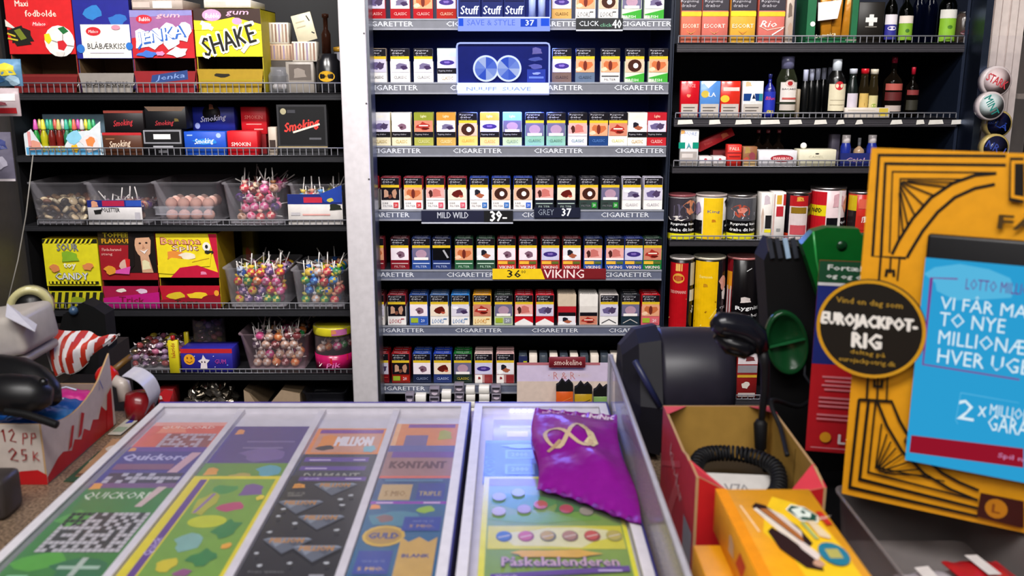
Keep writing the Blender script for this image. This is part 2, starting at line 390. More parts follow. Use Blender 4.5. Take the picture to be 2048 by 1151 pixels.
def mark_items(mk, c, h):
    if mk == 'sq': return [('T','100',.24,h*.72,.28,h*.2,'#3a3238'),('T','FILTER',.36,h*.42,.5,h*.18,'#7d7880'),('R',.66,h*.2,.92,h*.8,c),('T','20',.79,h*.5,.14,h*.3,'#eee')]
    if mk == 'chev': return [('P',[(.0,.0),(1,.0),(1,h*.25),(.5,h*.8),(0,h*.25)],'#ece8e6')]
    if mk == 'vik': return [('R',.04,h*.6,.55,h*.95,'#e6b23c'),('R',.58,h*.62,.95,h*.93,'#5d6a2c'),('T','VIKING',.5,h*.25,.8,h*.32,'#e9d8d4',0,.04)]
    if mk == 'grad': return [('P',[(.0,h*.5),(1,h),(1,0),(.5,0)],'#3b9c34'),('T','FRESH',.4,h*.25,.6,h*.28,'#e8f2e2')]
    if mk == 'look': return [('T','LOOKS',.42,h*.5,.66,h*.5,c,0,0,.2),('R',.72,h*.7,.9,h*.8,c)]
    if mk == 'duo': return [('R',.06,h*.3,.46,h*.85,'#9bb032'),('R',.52,h*.25,.94,h*.9,c),('T','20',.72,h*.55,.2,h*.35,'#e8ecf4')]
    if mk == 'split': return [('R',.02,0,.42,h,'#efe9e4'),('R',.55,0,.98,h,c),('B',.25,h*.6,.1,h*.2,c,3)]
    if mk == 'roof': return [('L',[(.1,h*.25),(.5,h*.7),(.9,h*.25)],.002,c)]
    if mk == 'line': return [('R',.05,h*.62,.95,h*.74,c),('T','FILTER',.5,h*.32,.6,h*.24,c)]
    return [('T','CLASSIC',.5,h*.55,.66,h*.3,c)]
PM = {}
def pack_mesh(style, body, top, pk, mk, mc):
    k = (style, body, top, pk, mk, mc)
    if k in PM: return PM[k]
    m = MB(); m.bev((-PW/2, 0, 0), (PW/2, PD, PH), .0012, top if style != 'B' else body, 'gloss', 1)
    m.box((-PW/2-.0002, -.0002, .0004), (PW/2+.0002, PD+.0002, PH*.62), body, 'gloss')
    U = (PW, 0, 0); V = (0, 0, PH); O = (-PW/2, -.0002, 0)
    if style == 'A':
        it = [('R',.02,.76,.98,.985,'#16141a'),('T','Rygning',.42,.93,.7,.055,'#b4b2ba',0,.03),('T','dræber',.38,.86,.56,.055,'#b4b2ba',0,.03),('T','Stop nu',.42,.79,.6,.04,'#8c8a94'),
              ('R',.02,.685,.98,.765,'#d9b62a')] + pic(pk, .30, .685) + mark_items(mk, mc, .28)
    elif style == 'B':
        it = [('R',.0,.76,1,1,top),('T','Lights',.5,.88,.3,.1,'#f2e9c8')] + pic(pk, .42, .76) + [('R',.0,.26,1,.42,'#17151a'),('T','Rygning dræber',.42,.34,.7,.06,'#b0aeb4')] + [('T','CLASSIC',.5,.13,.6,.1,mc)]
    else:   # 'C' = boxed pack without a picture
        it = [('R',.0,.62,1,1,top)] + mark_items(mk, mc, .3) + [('R',.02,.3,.98,.42,'#16141a')] + pic(pk, .02, .3)
    art(m, O, U, V, it, 'gloss', e=.00015, res=1)
    art(m, (-PW/2, -.0001, PH), (PW, 0, 0), (0, PD, 0), [('R',.06,.1,.94,.9,top),('T','KING SIZE',.5,.45,.7,.3,'#d8d4d8' if sum(lin(top)[:3]) < 1.2 else '#5d5a60')], 'gloss', e=.0003)
    PM[k] = m.mesh('cigarette_pack'); return PM[k]
W_ = '#ebe7e4'; RD = '#a3121c'; BL = '#27469c'; GN = '#3a8f35'
A = 'A'; B = 'B'; C = 'C'
ROWS = [
 [(735,768,A,RD,RD,'lungs','','#e9b9b4','red'),(778,820,A,RD,RD,'foot','','#e9b9b4','red'),(825,865,A,RD,RD,'throat','','#e9b9b4','bright red'),(872,912,A,'#a02018','#222','purple','','#e9c0a0','dark red yellow-banded'),
  (1105,1143,A,'#c79a58','#7d7060','purple','','#5b4320','tan'),(1152,1192,A,W_,'#333','throat','look','#555','white'),(1198,1238,A,W_,'#333','eye','look','#555','eye-picture white'),(1245,1285,A,'#c9d6c0','#333','bird','grad',GN,'green swoosh'),(1290,1330,A,'#c9d6c0','#333','foot','grad',GN,'green-flashed')],
 [(737,771,A,W_,'#8e7c68','lungs','','#555','white'),(778,820,A,W_,'#33333a','foot','','#555','white'),(825,867,A,W_,'#33333a','foot','','#555','white'),(873,914,B,W_,'#bfd0cf','purple','','#a98a3c','pale teal'),
  (1105,1143,A,'#6f5a52','#2c2c36','purple','','#443632','brown'),(1151,1191,A,'#5a6a80','#2c2c36','throat','','#3c4656','slate blue'),(1200,1243,A,W_,'#2c2c36','throat','line','#555','white'),(1250,1291,A,'#c9d6c0','#2c2c36','eye','grad',GN,'green swoosh'),(1298,1338,A,'#c9d6c0','#2c2c36','throat','grad',GN,'green-flashed')],
 [(742,779,B,'#e3d9b6','#e4e2e2','lungs','','#b59a4a','white and gold'),(782,821,B,'#e3d9b6','#e4e2e2','lesion','','#b59a4a','white and gold'),(826,867,B,'#a5a54e','#8a9132','mouth','','#d9d49a','olive green'),(871,912,B,'#c59f50','#c98d38','foot','','#f0dfa8','orange-topped'),
  (916,955,A,'#e9c46a','#23232c','eye','','#d69d33','gold-based'),(959,999,B,'#e9c888','#e0a540','purple','','#d08f3c','amber-topped'),(1004,1045,B,'#b9c8a0','#7fb6b8','bird','','#6a8a6a','aqua-topped'),
  (1050,1089,A,'#86b7a0','#23232c','bird','','#46655a','mint-based'),(1093,1132,A,'#86b7a0','#23232c','bird','','#46655a','mint-based'),(1137,1175,A,'#d9d3dc','#23232c','baby','','#3d8d86','silver'),(1183,1221,A,'#1f3f74','#23232c','throat','','#5d86c4','navy'),(1227,1264,A,'#e9e7da','#23232c','mouth','','#c9c43c','white lemon-lettered'),
  (1269,1309,B,'#ece6d8','#e5dcd0','man','','#b98a3c','cream'),(1313,1350,B,'#b92830','#b3202c','lungs','','#f0cfc8','red-topped')],
 [(738,754,C,W_,'#b01f2a','lungs','sq','#c23','red-topped'),(759,800,A,W_,'#8d2a38','people','sq','#c9373c','white red-squared'),(805,846,A,W_,'#8d2a38','throat','sq','#c9373c','white red-squared'),(850,890,A,W_,'#8d2a38','baby','sq','#d0556a','white pink-squared'),(894,934,A,W_,'#8d2a38','liver','sq','#d0556a','white pink-squared'),
  (938,978,A,W_,'#28429c','man','sq','#2f6ab4','white blue-squared'),(982,1022,A,W_,'#28429c','eye','sq','#2f6ab4','white blue-squared'),(1026,1066,A,W_,'#28429c','eye','sq','#2d5cc0','white blue-squared'),(1070,1108,A,'#20242e','#20202a','baby','line','#9fb0aa','black-based'),(1114,1152,A,'#20242e','#20202a','liver','line','#9fb0aa','black-based'),
  (1158,1199,A,'#32403c','#20202a','eye','sq','#2b8c34','grey green-squared'),(1202,1241,A,'#32403c','#20202a','bird','sq','#2b8c34','grey green-squared'),(1245,1284,A,W_,'#b8b4c4','foot','','#9a94a0','plain white'),(1288,1327,A,W_,'#b8b4c4','lungs','','#9a94a0','plain white')],
 [(738,767,A,'#7a1c26','#5b1820','throat','line','#c9a0a0','maroon'),(779,818,A,'#7e1622','#40161c','lesion','line','#c9a0a0','maroon'),(822,861,A,'#2c4a90','#1f2a52','bird','line','#b6c4e6','blue'),(863,902,A,'#26366e','#141c3c','syringe','line','#a8b4da','dark blue'),(907,948,A,'#2c5c3e','#183524','throat','line','#b4d0bc','green'),(952,990,A,'#2c4c3a','#183524','man','line','#b4d0bc','dark green'),
  (994,1032,A,'#c23a34','#5a1820','lesion','vik','','red and yellow'),(1037,1075,A,'#c23a34','#5a1820','lesion','vik','','red and yellow'),(1082,1120,A,'#b83a38','#4a1418','purple','vik','','red and yellow'),(1125,1163,A,'#b83a38','#4a1418','man','vik','','red and yellow'),
  (1168,1206,A,'#2c4f9e','#17244e','baby','vik','','blue and yellow'),(1212,1250,A,'#2c4f9e','#17244e','baby','vik','','blue and yellow'),(1254,1292,A,'#2c4690','#202f70','purple','vik','','plain blue'),(1299,1337,A,'#1f7a3c','#1c3526','mouth','vik','','green')],
 [(742,768,A,W_,'#5a2026','lungs','look','#b8404a','white'),(773,812,A,W_,'#8c2630','people','look','#b8404a','white red-topped'),(817,856,A,'#4a6ec0','#2c4a8c','lesion','duo','#2f55ac','blue'),(858,898,A,W_,'#4a6a9c','liver','look','#3f7ab8','white blue-lettered'),(900,940,A,W_,'#2f7ac4','foot','look','#3f7ab8','white sky-topped'),(944,984,A,'#ecd9a8','#d99a28','mouth','look','#d08a2c','amber-topped'),(988,1026,A,'#b9c8a0','#303a34','bird','duo','#8b8f98','grey-green'),
  (1030,1066,A,'#c01824','#b02430','baby','chev','','red roof-marked'),(1071,1109,A,'#c01824','#c22632','lungs','chev','','red roof-marked'),(1115,1154,C,'#b0202a','#cdbba4','man','chev','','beige and red'),(1159,1197,C,'#d9d2cc','#e8e2dc','mouth','roof','#3c3a3e','white'),(1200,1238,A,W_,'#cfc6c2','lungs','roof','#3c3a3e','white-topped'),(1243,1281,A,'#20303c','#26282e','bird','roof','#c9c4c0','charcoal'),(1285,1323,A,'#d8606a','#b3141e','throat','duo','#d06a72','crimson-topped')],
 [(745,777,A,'#7a141c','#8e1a22','lungs','line','#b03a34','red'),(781,820,A,'#8a1c14','#9c1c22','people','duo','#a8281c','red and orange'),(824,862,A,'#1c2440','#2c4a9c','lesion','','#8f9ac0','blue-topped'),(866,903,A,'#26366e','#2540a8','liver','','#b9c4e6','royal blue'),(906,944,A,'#1c2c24','#1f6a30','bird','','#c9b43c','green-topped'),(948,986,A,'#b98a8a','#d0b4b0','purple','split','#8c2c30','white and maroon'),(991,1030,A,'#b98a8a','#cfa4a4','man','split','#8c2c30','white and maroon')]]
YT = [-30, 105, 230, 350, 475, 590, 700]
for k, row in enumerate(ROWS):
    nl = nr = 0; XS = []
    for rw in row:
        xc = (rw[0]+rw[1])/2 if not (rw[1]-rw[0] < 36 and rw[0] < 1000) else rw[1]-18.5
        XS.append(min(max(at(xc, CTOP[k]-30, YS).x, CX0+.0075+PW/2), CX1-.0075-PW/2))
    for i in range(1, len(XS)): XS[i] = max(XS[i], XS[i-1]+PW+.0012)
    XS[-1] = min(XS[-1], CX1-.0075-PW/2)
    for i in range(len(XS)-2, -1, -1): XS[i] = min(XS[i], XS[i+1]-PW-.0012)
    XS = iter(XS)
    for x0, x1, sty, body, top, pk, mk, mc, desc in row:
        xc = (x0+x1)/2
        X = next(XS)
        if k < 2 and xc > 1100: nr += 1; where = f'{ORD[nr]} to the right of the lit display on the {ORD[k+1]} shelf'
        else: nl += 1; where = f'{ORD[nl]} from the left on the {ORD[k+1]} cigarette shelf'
        me = pack_mesh(sty, body, top, pk, mk, mc)
        z = CS[k][0] + .0002
        o = link('cigarette_pack', me, None, (X, YS+.012, z))
        tag(o, f'{desc} cigarette pack, {where}', 'cigarettes', 'packs of cigarettes on the lettered shelves')
        nb = (0, 0, 1, 1, 1, 2, 2)[k]
        for q in range(nb):
            o = link('cigarette_pack', me, None, (X, YS+.012+(PD+.0012)*(q+1), z))
            tag(o, f'{desc} cigarette pack queued {"behind" if q == 0 else "two behind"} the {ORD[nl]} from left, {ORD[k+1]} shelf', 'cigarettes', 'packs of cigarettes on the lettered shelves')
# lit displays between the first packs
def glowbox(x0, y0, x1, y1, Y, ycap):
    a = at(x0, y1, Y); c = at(x1, y0, Y)
    return a.x, a.z, c.x, c.z
GB = '#8fa8ff'
x0, z0, x1, z1 = glowbox(915, 86, 1099, 190, YS-.02, 0)
rt = empty('lit_display', ((x0+x1)/2, YS-.02, z0), 'blue lit display with two glowing discs on the second cigarette shelf', 'display')
w_, h_ = x1-x0, z1-z0
m = MB(); t_ = .0028
m.tube([(-w_/2, 0, .03), (-w_/2, 0, h_-.008), (-w_/2+.002, 0, h_-.002), (-w_/2+.008, 0, h_), (w_/2-.008, 0, h_), (w_/2-.002, 0, h_-.002), (w_/2, 0, h_-.008), (w_/2, 0, .03)], .0022, '#a9b8ff', 'glow1.2', 8)
m.build('glowing_frame', rt)
m = MB(); m.box((-w_/2, -.004, 0), (w_/2, .012, .031), '#b8c4ff', 'glow1.9'); art(m, (-w_/2, -.004, 0), (w_, 0, 0), (0, 0, .031), [('T','NUUFF  SUAVE',.45,.5,.7,.3,'#93a4ee'),('R',0,0,1,.12,'#8288b4')], 'glow1.1', e=.0004); m.build('base_strip', rt)
m = MB(); m.box((-w_/2+.002, .006, .031), (w_/2-.002, .009, h_-.002), '#0a1558', 'gloss')
art(m, (-w_/2, .006, 0), (w_, 0, 0), (0, 0, h_), [('R',.76,.25,.96,.5,'#23348e'),('B',.86,.85,.07,.08,'#54528e',3),('B',.86,.7,.09,.05,'#3b468f',4),('B',.85,.55,.08,.05,'#4b4f9a',5),('R',.78,.32,.94,.36,'#5a72d8'),('B',.86,.42,.05,.03,'#7f8fe8',6)], 'gloss'); m.build('panel', rt)
for cx in (972, 1017):
    p = at(cx, 137, YS-.02); m = MB(); R = .033
    mm = Matrix.Translation((p.x-(x0+x1)/2, -.004, p.z-z0)) @ Matrix.Rotation(math.pi/2, 4, 'X')
    m.T = mm
    m.lathe([(R, -.008), (R, 0), (R*.9, .001)], 32, '#c9d4ff', 'glow1.3')
    m.T = None
    cols = ['#5d7be8', '#7f9af2', '#a9bdf8', '#4c6ae0', '#6d88ea', '#8ea6f4', '#b9c9fb', '#3f5ed8']
    c0 = Vector((p.x-(x0+x1)/2, -.0055, p.z-z0))
    for q in range(8):
        a0 = q*math.pi/4; pts = [c0] + [c0 + Vector((math.cos(a0+j*math.pi/16), 0, math.sin(a0+j*math.pi/16)))*R*.86 for j in range(5)]
        m.add([v[:] for v in pts], [(0,1,2,3,4,5)], cols[(q*3+(cx > 1000)) % 8], 'glow0.85')
    m.build('glowing_disc', rt)
x0, z0, x1, z1 = glowbox(916, -60, 1101, 62, YS-.02, 0)
rt = empty('lit_display', ((x0+x1)/2, YS-.02, z0), 'blue lit display holding three packs at the top of the cigarette cabinet', 'display')
w_, h_ = x1-x0, z1-z0; hb = zs(34, YS-.02)-z0
m = MB(); m.tube([(-w_/2, 0, hb), (-w_/2, 0, h_)], .0018, '#93a8ff', 'glow0.9'); m.tube([(w_/2, 0, hb), (w_/2, 0, h_)], .0018, '#93a8ff', 'glow0.9'); m.build('glowing_frame', rt)
m = MB(); m.box((-w_/2, -.004, 0), (w_/2, .012, hb), '#98acfa', 'glow1.0')
art(m, (-w_/2, -.004, 0), (w_, 0, 0), (0, 0, hb), [('R',.0,.92,1,1.0,'#e3e9ff'),('R',.01,.35,.06,.9,'#2d56d8'),('R',.68,.3,.86,.85,'#2a4cc4'),('R',.9,.35,.99,.9,'#2d56d8'),('T','SAVE & STYLE',.36,.6,.52,.42,'#5c74dc'),('T','37',.78,.58,.09,.4,'#dfe7ff',0,.04)], 'glow1.2', e=.0004); m.build('base_strip', rt)
m = MB(); m.box((-w_/2+.002, .006, hb), (w_/2-.002, .009, h_-.002), '#0b1a66', 'gloss'); m.build('panel', rt)
for i, xc in enumerate((940, 985, 1029)):
    m = MB(); m.box((-.026, 0, 0), (.026, .012, .08), '#18225c', 'gloss')
    art(m, (-.026, 0, 0), (.052, 0, 0), (0, 0, .08), [('T','Stuff',.5,.2,.88,.26,'#cdd6f8',0,.03,.1),('B',.5,.62,.4,.12,'#6f7ad0',i+2),('R',.05,.45,.95,.5,'#0c1240')], 'gloss')
    o = m.build('snuff_box', None, (at(xc, 30, YS-.02).x, YS-.034, z0+hb)); tag(o, f'dark blue box with white lettering, {("left", "middle", "right")[i]} of three in the upper lit display', 'box', 'boxes in the upper lit display')
for i, xc in enumerate((1064, 1083)):
    m = MB(); m.lathe([(.009, 0), (.009, .04), (.0055, .05), (.0055, .085)], 12, '#9fb0ea', 'gloss'); m.lathe([(.0058, .085), (.0058, .094), (0, .095)], 12, '#dfe6ff', 'gloss')
    o = m.build('small_bottle', None, (at(xc, 30, YS-.02).x, YS-.034, z0+hb)); tag(o, f'pale blue vial, {("left", "right")[i]} of two beside the boxes in the lit display', 'bottle', 'vials in the upper lit display')
def blue(loc, p, rot): 
    l = area('display_lamp', loc, (.2, .02), p, (.15, .25, 1), rot)
blue((0, YS+.01, zs(64)), 3.2, (0, 0, 0)); blue((0, YS+.01, zs(192)), 3.2, (0, 0, 0))
blue((-.03, YS-.03, zs(100)), .35, (R_(-90), 0, 0))
# ---------------------------------------------------------------- goods on the left shelves
YF = YS + .012
def clampspan(xc, w_):
    return xc, w_
def span(x0, x1, yb, Y=YF):        # x-centre and width seen between two marks at height of row yb
    a = at(x0, yb, Y).x; b_ = at(x1, yb, Y).x; return (a+b_)/2, b_-a
def top_h(yt, z, Y=YF): return at(1024, yt, Y).z - z
def carton(name, label, cat, x0, x1, yt, yb, z, items, base, D=.09, Y=YF, mt='card', topc=None, group=None, rz=0, bev=.0012):
    xc, w_ = span(x0, x1, (yt+yb)/2, Y); h = top_h(yt, z, Y)
    m = MB(); m.bev((-w_/2, 0, 0), (w_/2, D, h), bev, base, mt, 1)
    if topc: m.box((-w_/2+.001, .001, h-.001), (w_/2-.001, D-.001, h+.0002), topc, mt)
    art(m, (-w_/2, 0, 0), (w_, 0, 0), (0, 0, h), pa(items, x0, yt, x1, yb), mt)
    o = m.build(name, None, (xc, Y, z), (0, 0, rz)); return tag(o, label, cat, group)
def display_box(name, label, x0, x1, yt, yo, yl, yb, z, head, lip, hc, lc, D=.16, inner='#7a5f42', Y=YF, side=None, fill=None, seed=1):
    xc, w_ = span(x0, x1, (yt+yb)/2, Y); H = top_h(yt, z, Y); ho = top_h(yo, z, Y); hl = top_h(yl, z, Y)
    rt = empty(name, (xc, Y, z), label, 'sweet box'); side = side or hc
    m = MB(); m.box((-w_/2, .004, ho), (w_/2, .007, H), hc, 'card'); art(m, (-w_/2, .004, ho), (w_, 0, 0), (0, 0, H-ho), pa(head, x0, yt, x1, yo)); m.build('header_card', rt)
    m = MB(); m.box((-w_/2, .0072, 0), (w_/2, D, .002), inner)
    m.box((-w_/2, D-.002, 0), (w_/2, D, H), inner)
    for sx in (-1, 1):
        xa, xb = sorted((sx*w_/2, sx*(w_/2-.002)))
        m.box((xa, .0072, 0), (xb, D, H), side); xa, xb = sorted((sx*(w_/2-.002), sx*(w_/2-.0026))); m.box((xa, .0072, .002), (xb, D-.002, H), inner)
    m.box((-w_/2, .0072, H-.002), (w_/2, D, H), side); m.build('carton_body', rt)
    m = MB(); f = .008
    m.add([(-w_/2+f, 0, 0), (w_/2-f, 0, 0), (w_/2, 0, hl), (-w_/2, 0, hl), (-w_/2+f, .002, 0), (w_/2-f, .002, 0), (w_/2, .002, hl), (-w_/2, .002, hl)],
          [(0,1,2,3), (7,6,5,4), (3,2,6,7), (0,4,5,1), (1,5,6,2), (0,3,7,4)], lc)
    art(m, (-w_/2, 0, 0), (w_, 0, 0), (0, 0, hl), pa(lip, x0, yl, x1, yb)); m.build('front_lip', rt)
    if fill:
        r = random.Random(seed)
        m0 = None
        for i in range(7):
            for j in range(2):
                m = MB(); c = fill[(i+j) % len(fill)]; m.ball((0, 0, .009), .013, c, 'gloss', 8, .7, 1.1)
                m.tube([(.010, 0, .010), (.022, r.uniform(-.006, .006), .02+r.uniform(0, .012))], .0014, '#e9e4de', 'gloss', 5)
                o = m.build('wrapped_sweet', None, (xc-w_/2+.03+i*(w_-.06)/6, Y+.028+j*.034, z+.0022), (0, 0, r.uniform(-2, 2)))
                tag(o, f'small wrapped sweet inside the {label.split(" carton")[0]} carton', 'sweet', 'sweets in the ' + label.split(' with')[0])
    return rt
z1 = LS[0][0]
display_box('sweet_carton', 'red carton display with a football and a boot on its card', 14, 147, -45, 108, 148, 184, z1,
 [('T','Maxi',48,6,26,12,'#e9dccc',0,.03),('T','fodbolde',84,26,62,13,'#e9dccc',0,.03),('E',79,47,19,8,'#d8202a'),('T','Malaco',79,47,26,7,'#f0e0dc',0,.02,.3),
  ('B',40,70,28,20,'#15150f',3),('P',[(12,38),(34,58),(12,52)],'#ded6cc'),('P',[(14,60),(44,50),(60,88),(30,92)],'#15150f'),('P',[(28,60),(40,56),(52,76),(40,80)],'#6f7a22'),('L',[(14,66),(30,72)],.004,'#c9b82a'),('L',[(14,76),(34,80)],.004,'#c9b82a'),
  ('E',117,82,30,32,'#e8e4de'),('P',[(113,82),(125,80),(132,90),(124,101),(113,98)],'#c9202a'),('P',[(116,56),(128,52),(137,62),(126,68)],'#1c6a34'),('P',[(88,68),(98,66),(102,80),(95,88),(88,80)],'#e3d21f'),('L',[(102,80),(113,84)],.002,'#9a948e'),('L',[(125,68),(124,80)],.002,'#9a948e'),('L',[(132,90),(145,92)],.002,'#9a948e'),('P',[(108,104),(126,104),(122,113),(112,113)],'#d9d4ce')],
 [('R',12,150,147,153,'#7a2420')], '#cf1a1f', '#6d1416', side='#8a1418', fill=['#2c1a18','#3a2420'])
display_box('sweet_carton', 'dark blue carton display with a white name card and grey lip', 149, 261, -45, 117, 146, 184, z1,
 [('R',149,-45,261,117,'#1b1f86'),('B',190,22,22,18,'#2c7ac0',4),('B',236,38,20,14,'#2c6ab8',6),('R',161,48,259,116,'#e6e2da'),('E',186,62,15,9,'#c9202a'),('T','Malaco',186,62,20,6,'#f2dcd8',0,.02,.3),('T','BLÅBÆRKISS',210,90,76,15,'#2a2a30',0,.01),('E',158,97,8,9,'#2a6fc0'),('E',256,92,7,8,'#2a6fc0'),('R',176,104,244,106,'#c9c4d4'),('E',232,54,9,5,'#d98ca0')],
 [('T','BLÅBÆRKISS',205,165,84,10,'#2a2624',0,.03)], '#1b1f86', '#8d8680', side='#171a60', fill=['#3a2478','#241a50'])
display_box('sweet_carton', 'red and lilac carton display with big white graffiti letters', 264, 388, 20, 116, 142, 184, z1,
 [('P',[(264,20),(388,20),(388,58),(264,76)],'#9a5f92'),('P',[(264,20),(388,20),(388,30),(264,34)],'#8a86c0'),('E',292,38,16,9,'#cf2a3a'),('T','Bubble',293,38,22,8,'#f4dede',0,.03,.2),('T','gum',340,33,48,10,'#efb4c0',0,.03,.2),
  ('B',285,78,20,24,'#ece9f0',3),('B',312,74,20,26,'#ece9f0',4),('B',340,72,22,26,'#ece9f0',5),('B',368,62,18,24,'#ece9f0',6),('T','JENKA',324,74,100,34,'#2a62b8',9,.03,.1),('T','JENKA',322,72,96,28,'#f2f4fb',9,.0,.1),('B',355,104,22,12,'#ece4e4',8),('B',295,108,24,8,'#3f6fc8',9),('B',320,107,12,6,'#e08ab8',7)],
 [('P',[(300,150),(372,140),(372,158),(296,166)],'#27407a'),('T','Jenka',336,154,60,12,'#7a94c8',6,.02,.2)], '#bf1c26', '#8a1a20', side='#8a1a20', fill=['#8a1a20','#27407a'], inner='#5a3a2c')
display_box('sweet_carton', 'yellow carton display with big black slanted letters', 391, 524, 17, 113, 138, 184, z1,
 [('P',[(391,17),(524,17),(524,48),(391,40)],'#3a2620'),('E',427,30,19,12,'#e29ac0'),('T','Bubble',428,31,28,10,'#f4e4ee',0,.03,.2),('T','gum',478,27,46,11,'#eab0cc',0,.03,.2),('P',[(391,40),(410,46),(470,34),(524,48),(524,60),(391,60)],'#e6d81f'),('E',477,42,10,7,'#e29ac0'),
  ('B',415,52,14,9,'#e3dfd6',3),('L',[(405,44),(428,58)],.011,'#dcd6d0'),('T','SHAKE',458,80,114,44,'#f4f1e0',16,.07,.05),('T','SHAKE',458,80,108,38,'#141210',16,.03,.05),('L',[(484,104),(498,86)],.011,'#cfc8c4')],
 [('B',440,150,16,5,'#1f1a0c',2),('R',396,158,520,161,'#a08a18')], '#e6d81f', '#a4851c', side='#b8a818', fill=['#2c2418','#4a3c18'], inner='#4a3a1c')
zt = at(1024, 20, YF).z
def loose(name, label, cat, x0, x1, yt, yb, items, base, Y, D=.03, mt='card', rot=0, group=None, z=None, tilt=0):
    a = at((x0+x1)/2, yb, Y) if z is None else Vector((at((x0+x1)/2, yb, Y).x, Y, z)); w_ = at(x1, yb, Y).x-at(x0, yb, Y).x; h = at(1024, yt, Y).z-at(1024, yb, Y).z
    m = MB(); m.bev((-w_/2, 0, 0), (w_/2, D, h), .001, base, mt, 1); art(m, (-w_/2, 0, 0), (w_, 0, 0), (0, 0, h), pa(items, x0, yt, x1, yb), mt)
    return tag(m.build(name, None, a, (tilt, R_(rot), 0)), label, cat, group)
loose('small_carton', 'pale open carton lying on the lilac and red display carton', 'carton', 264, 366, 0, 19, [('R',306,2,344,16,'#efece6'),('R',266,4,300,15,'#c9b8ae')], '#a99a90', YF+.004, .14)
loose('small_carton', 'cream carton lying on top of the yellow display carton', 'carton', 408, 502, 0, 15.5, [('R',412,3,452,12,'#c9c0b4'),('R',458,3,498,12,'#d4ccc0')], '#dcd4c8', YF+.004, .14)
stripe = lambda x0, y0, x1, y1: [('R', x0+(x1-x0)*i/7+.5, y0+3, x0+(x1-x0)*(i+.55)/7, y1-3, ('#8a6a5a','#8f7f96','#a08a78')[i % 3]) for i in range(7)]
# matchbox-like cartons stacked beside the jar
loose('matchbox', 'grey open tin box standing on the shelf below the striped boxes', 'box', 574, 629, 123, 185, [('R',580,128,624,160,'#5d544e'),('B',600,146,16,12,'#8a8078',3)], '#8f8880', YF+.03, .06, 'plastic', z=z1)
zb_ = at(1024, 123, YF+.03).z
loose('matchbox', 'striped cream box, right one of the pair below the tilted card', 'box', 585, 634, 83, 123, stripe(585,83,634,123), '#cfc6b8', YF+.032, .04)
m = MB(); m.lathe([(.001, 0), (.028, 0), (.03, .004), (.03, .045), (.024, .055), (.024, .066), (.022, .066), (.021, .052), (.027, .043)], 20, '#d4d4d8', 'glass')
tag(m.build('glass_jar', None, (at(552, 160, YF).x, YF+.045, z1)), 'small glass jar beside the yellow display carton', 'jar')
for i in range(5):
    m = MB(); m.ball((0, 0, .009), .009, ('#d8d2cc','#a9a19a','#e4dfd8')[i % 3], 'gloss', 8)
    tag(m.build('mint', None, (at(552, 160, YF).x-.011+.011*(i % 3), YF+.04+.014*(i//3), z1+.006)), 'round pale mint inside the small glass jar', 'sweet', 'mints in the glass jar')
x_ = at(561, 120, YF+.05).x
m = MB(); m.box((-.034, 0, 0), (.03, .05, z1*0+at(1024, 121, YF+.075).z-z1), '#4a4440', 'card'); tag(m.build('small_carton', None, (x_, YF+.085, z1)), 'dark carton behind the glass jar carrying striped boxes', 'carton')
loose('matchbox', 'brown striped box under the upper striped box', 'box', 541, 586, 88, 121, stripe(541,88,586,121), '#c4a890', YF+.085, .04)
loose('matchbox', 'cream striped box, topmost left of the tilted card', 'box', 530, 578, 45, 87.6, stripe(530,45,578,87), '#d8d0c0', YF+.085, .04)
loose('price_card', 'tilted cream card with small dark marks above the striped boxes', 'card', 596, 636, 26, 82, [('L',[(626,32),(630,44)],.003,'#2a2622'),('L',[(628,66),(633,70)],.003,'#2a2622'),('R',602,40,620,42,'#b8ae90'),('R',602,50,620,52,'#b8ae90')], '#d6ccae', YF+.034, .002, rot=-14)
m = MB(); m.lathe([(.001,0),(.03,0),(.032,.004),(.032,.08),(.024,.088),(.024,.1),(.001,.1)], 18, '#16161a', 'gloss'); fnc = cyl(.0324, .05)
art(m, (0,0,0), (.05,0,0), (0,0,.07), [('E',.5,.6,.46,.2,'#c99a28'),('T','gold',.5,.6,.5,.14,'#3a2a08')], 'gloss', fnc)
tag(m.build('tobacco_jar', None, (at(655, 150, YF+.03).x, YF+.045, z1)), 'black jar with an oval gold label next to the white pillar', 'jar')
m = MB(); m.lathe([(.001,0),(.012,0),(.012,.05),(.006,.062),(.006,.09),(.009,.092),(.009,.1),(.001,.102)], 12, '#6a4030', 'glass'); tag(m.build('small_bottle', None, (at(652, 90, YF+.045).x, YF+.05, z1+.1001)), 'slim brown bottle standing on the black jar', 'bottle')
m = MB(); m.lathe([(.001,0),(.013,0),(.013,.105),(.001,.107)], 12, '#9a9aa4', 'gloss'); m.lathe([(.0145,.107),(.0145,.118),(.001,.12)], 12, '#c9962a', 'gloss'); tag(m.build('small_bottle', None, (at(668, 60, YF+.045).x, YF+.075, z1+.085)) if False else m.build('small_bottle', None, (at(668, 60, YF+.045).x, YF+.1, z1)), 'silver tube with a gold cap behind the black jar', 'bottle')
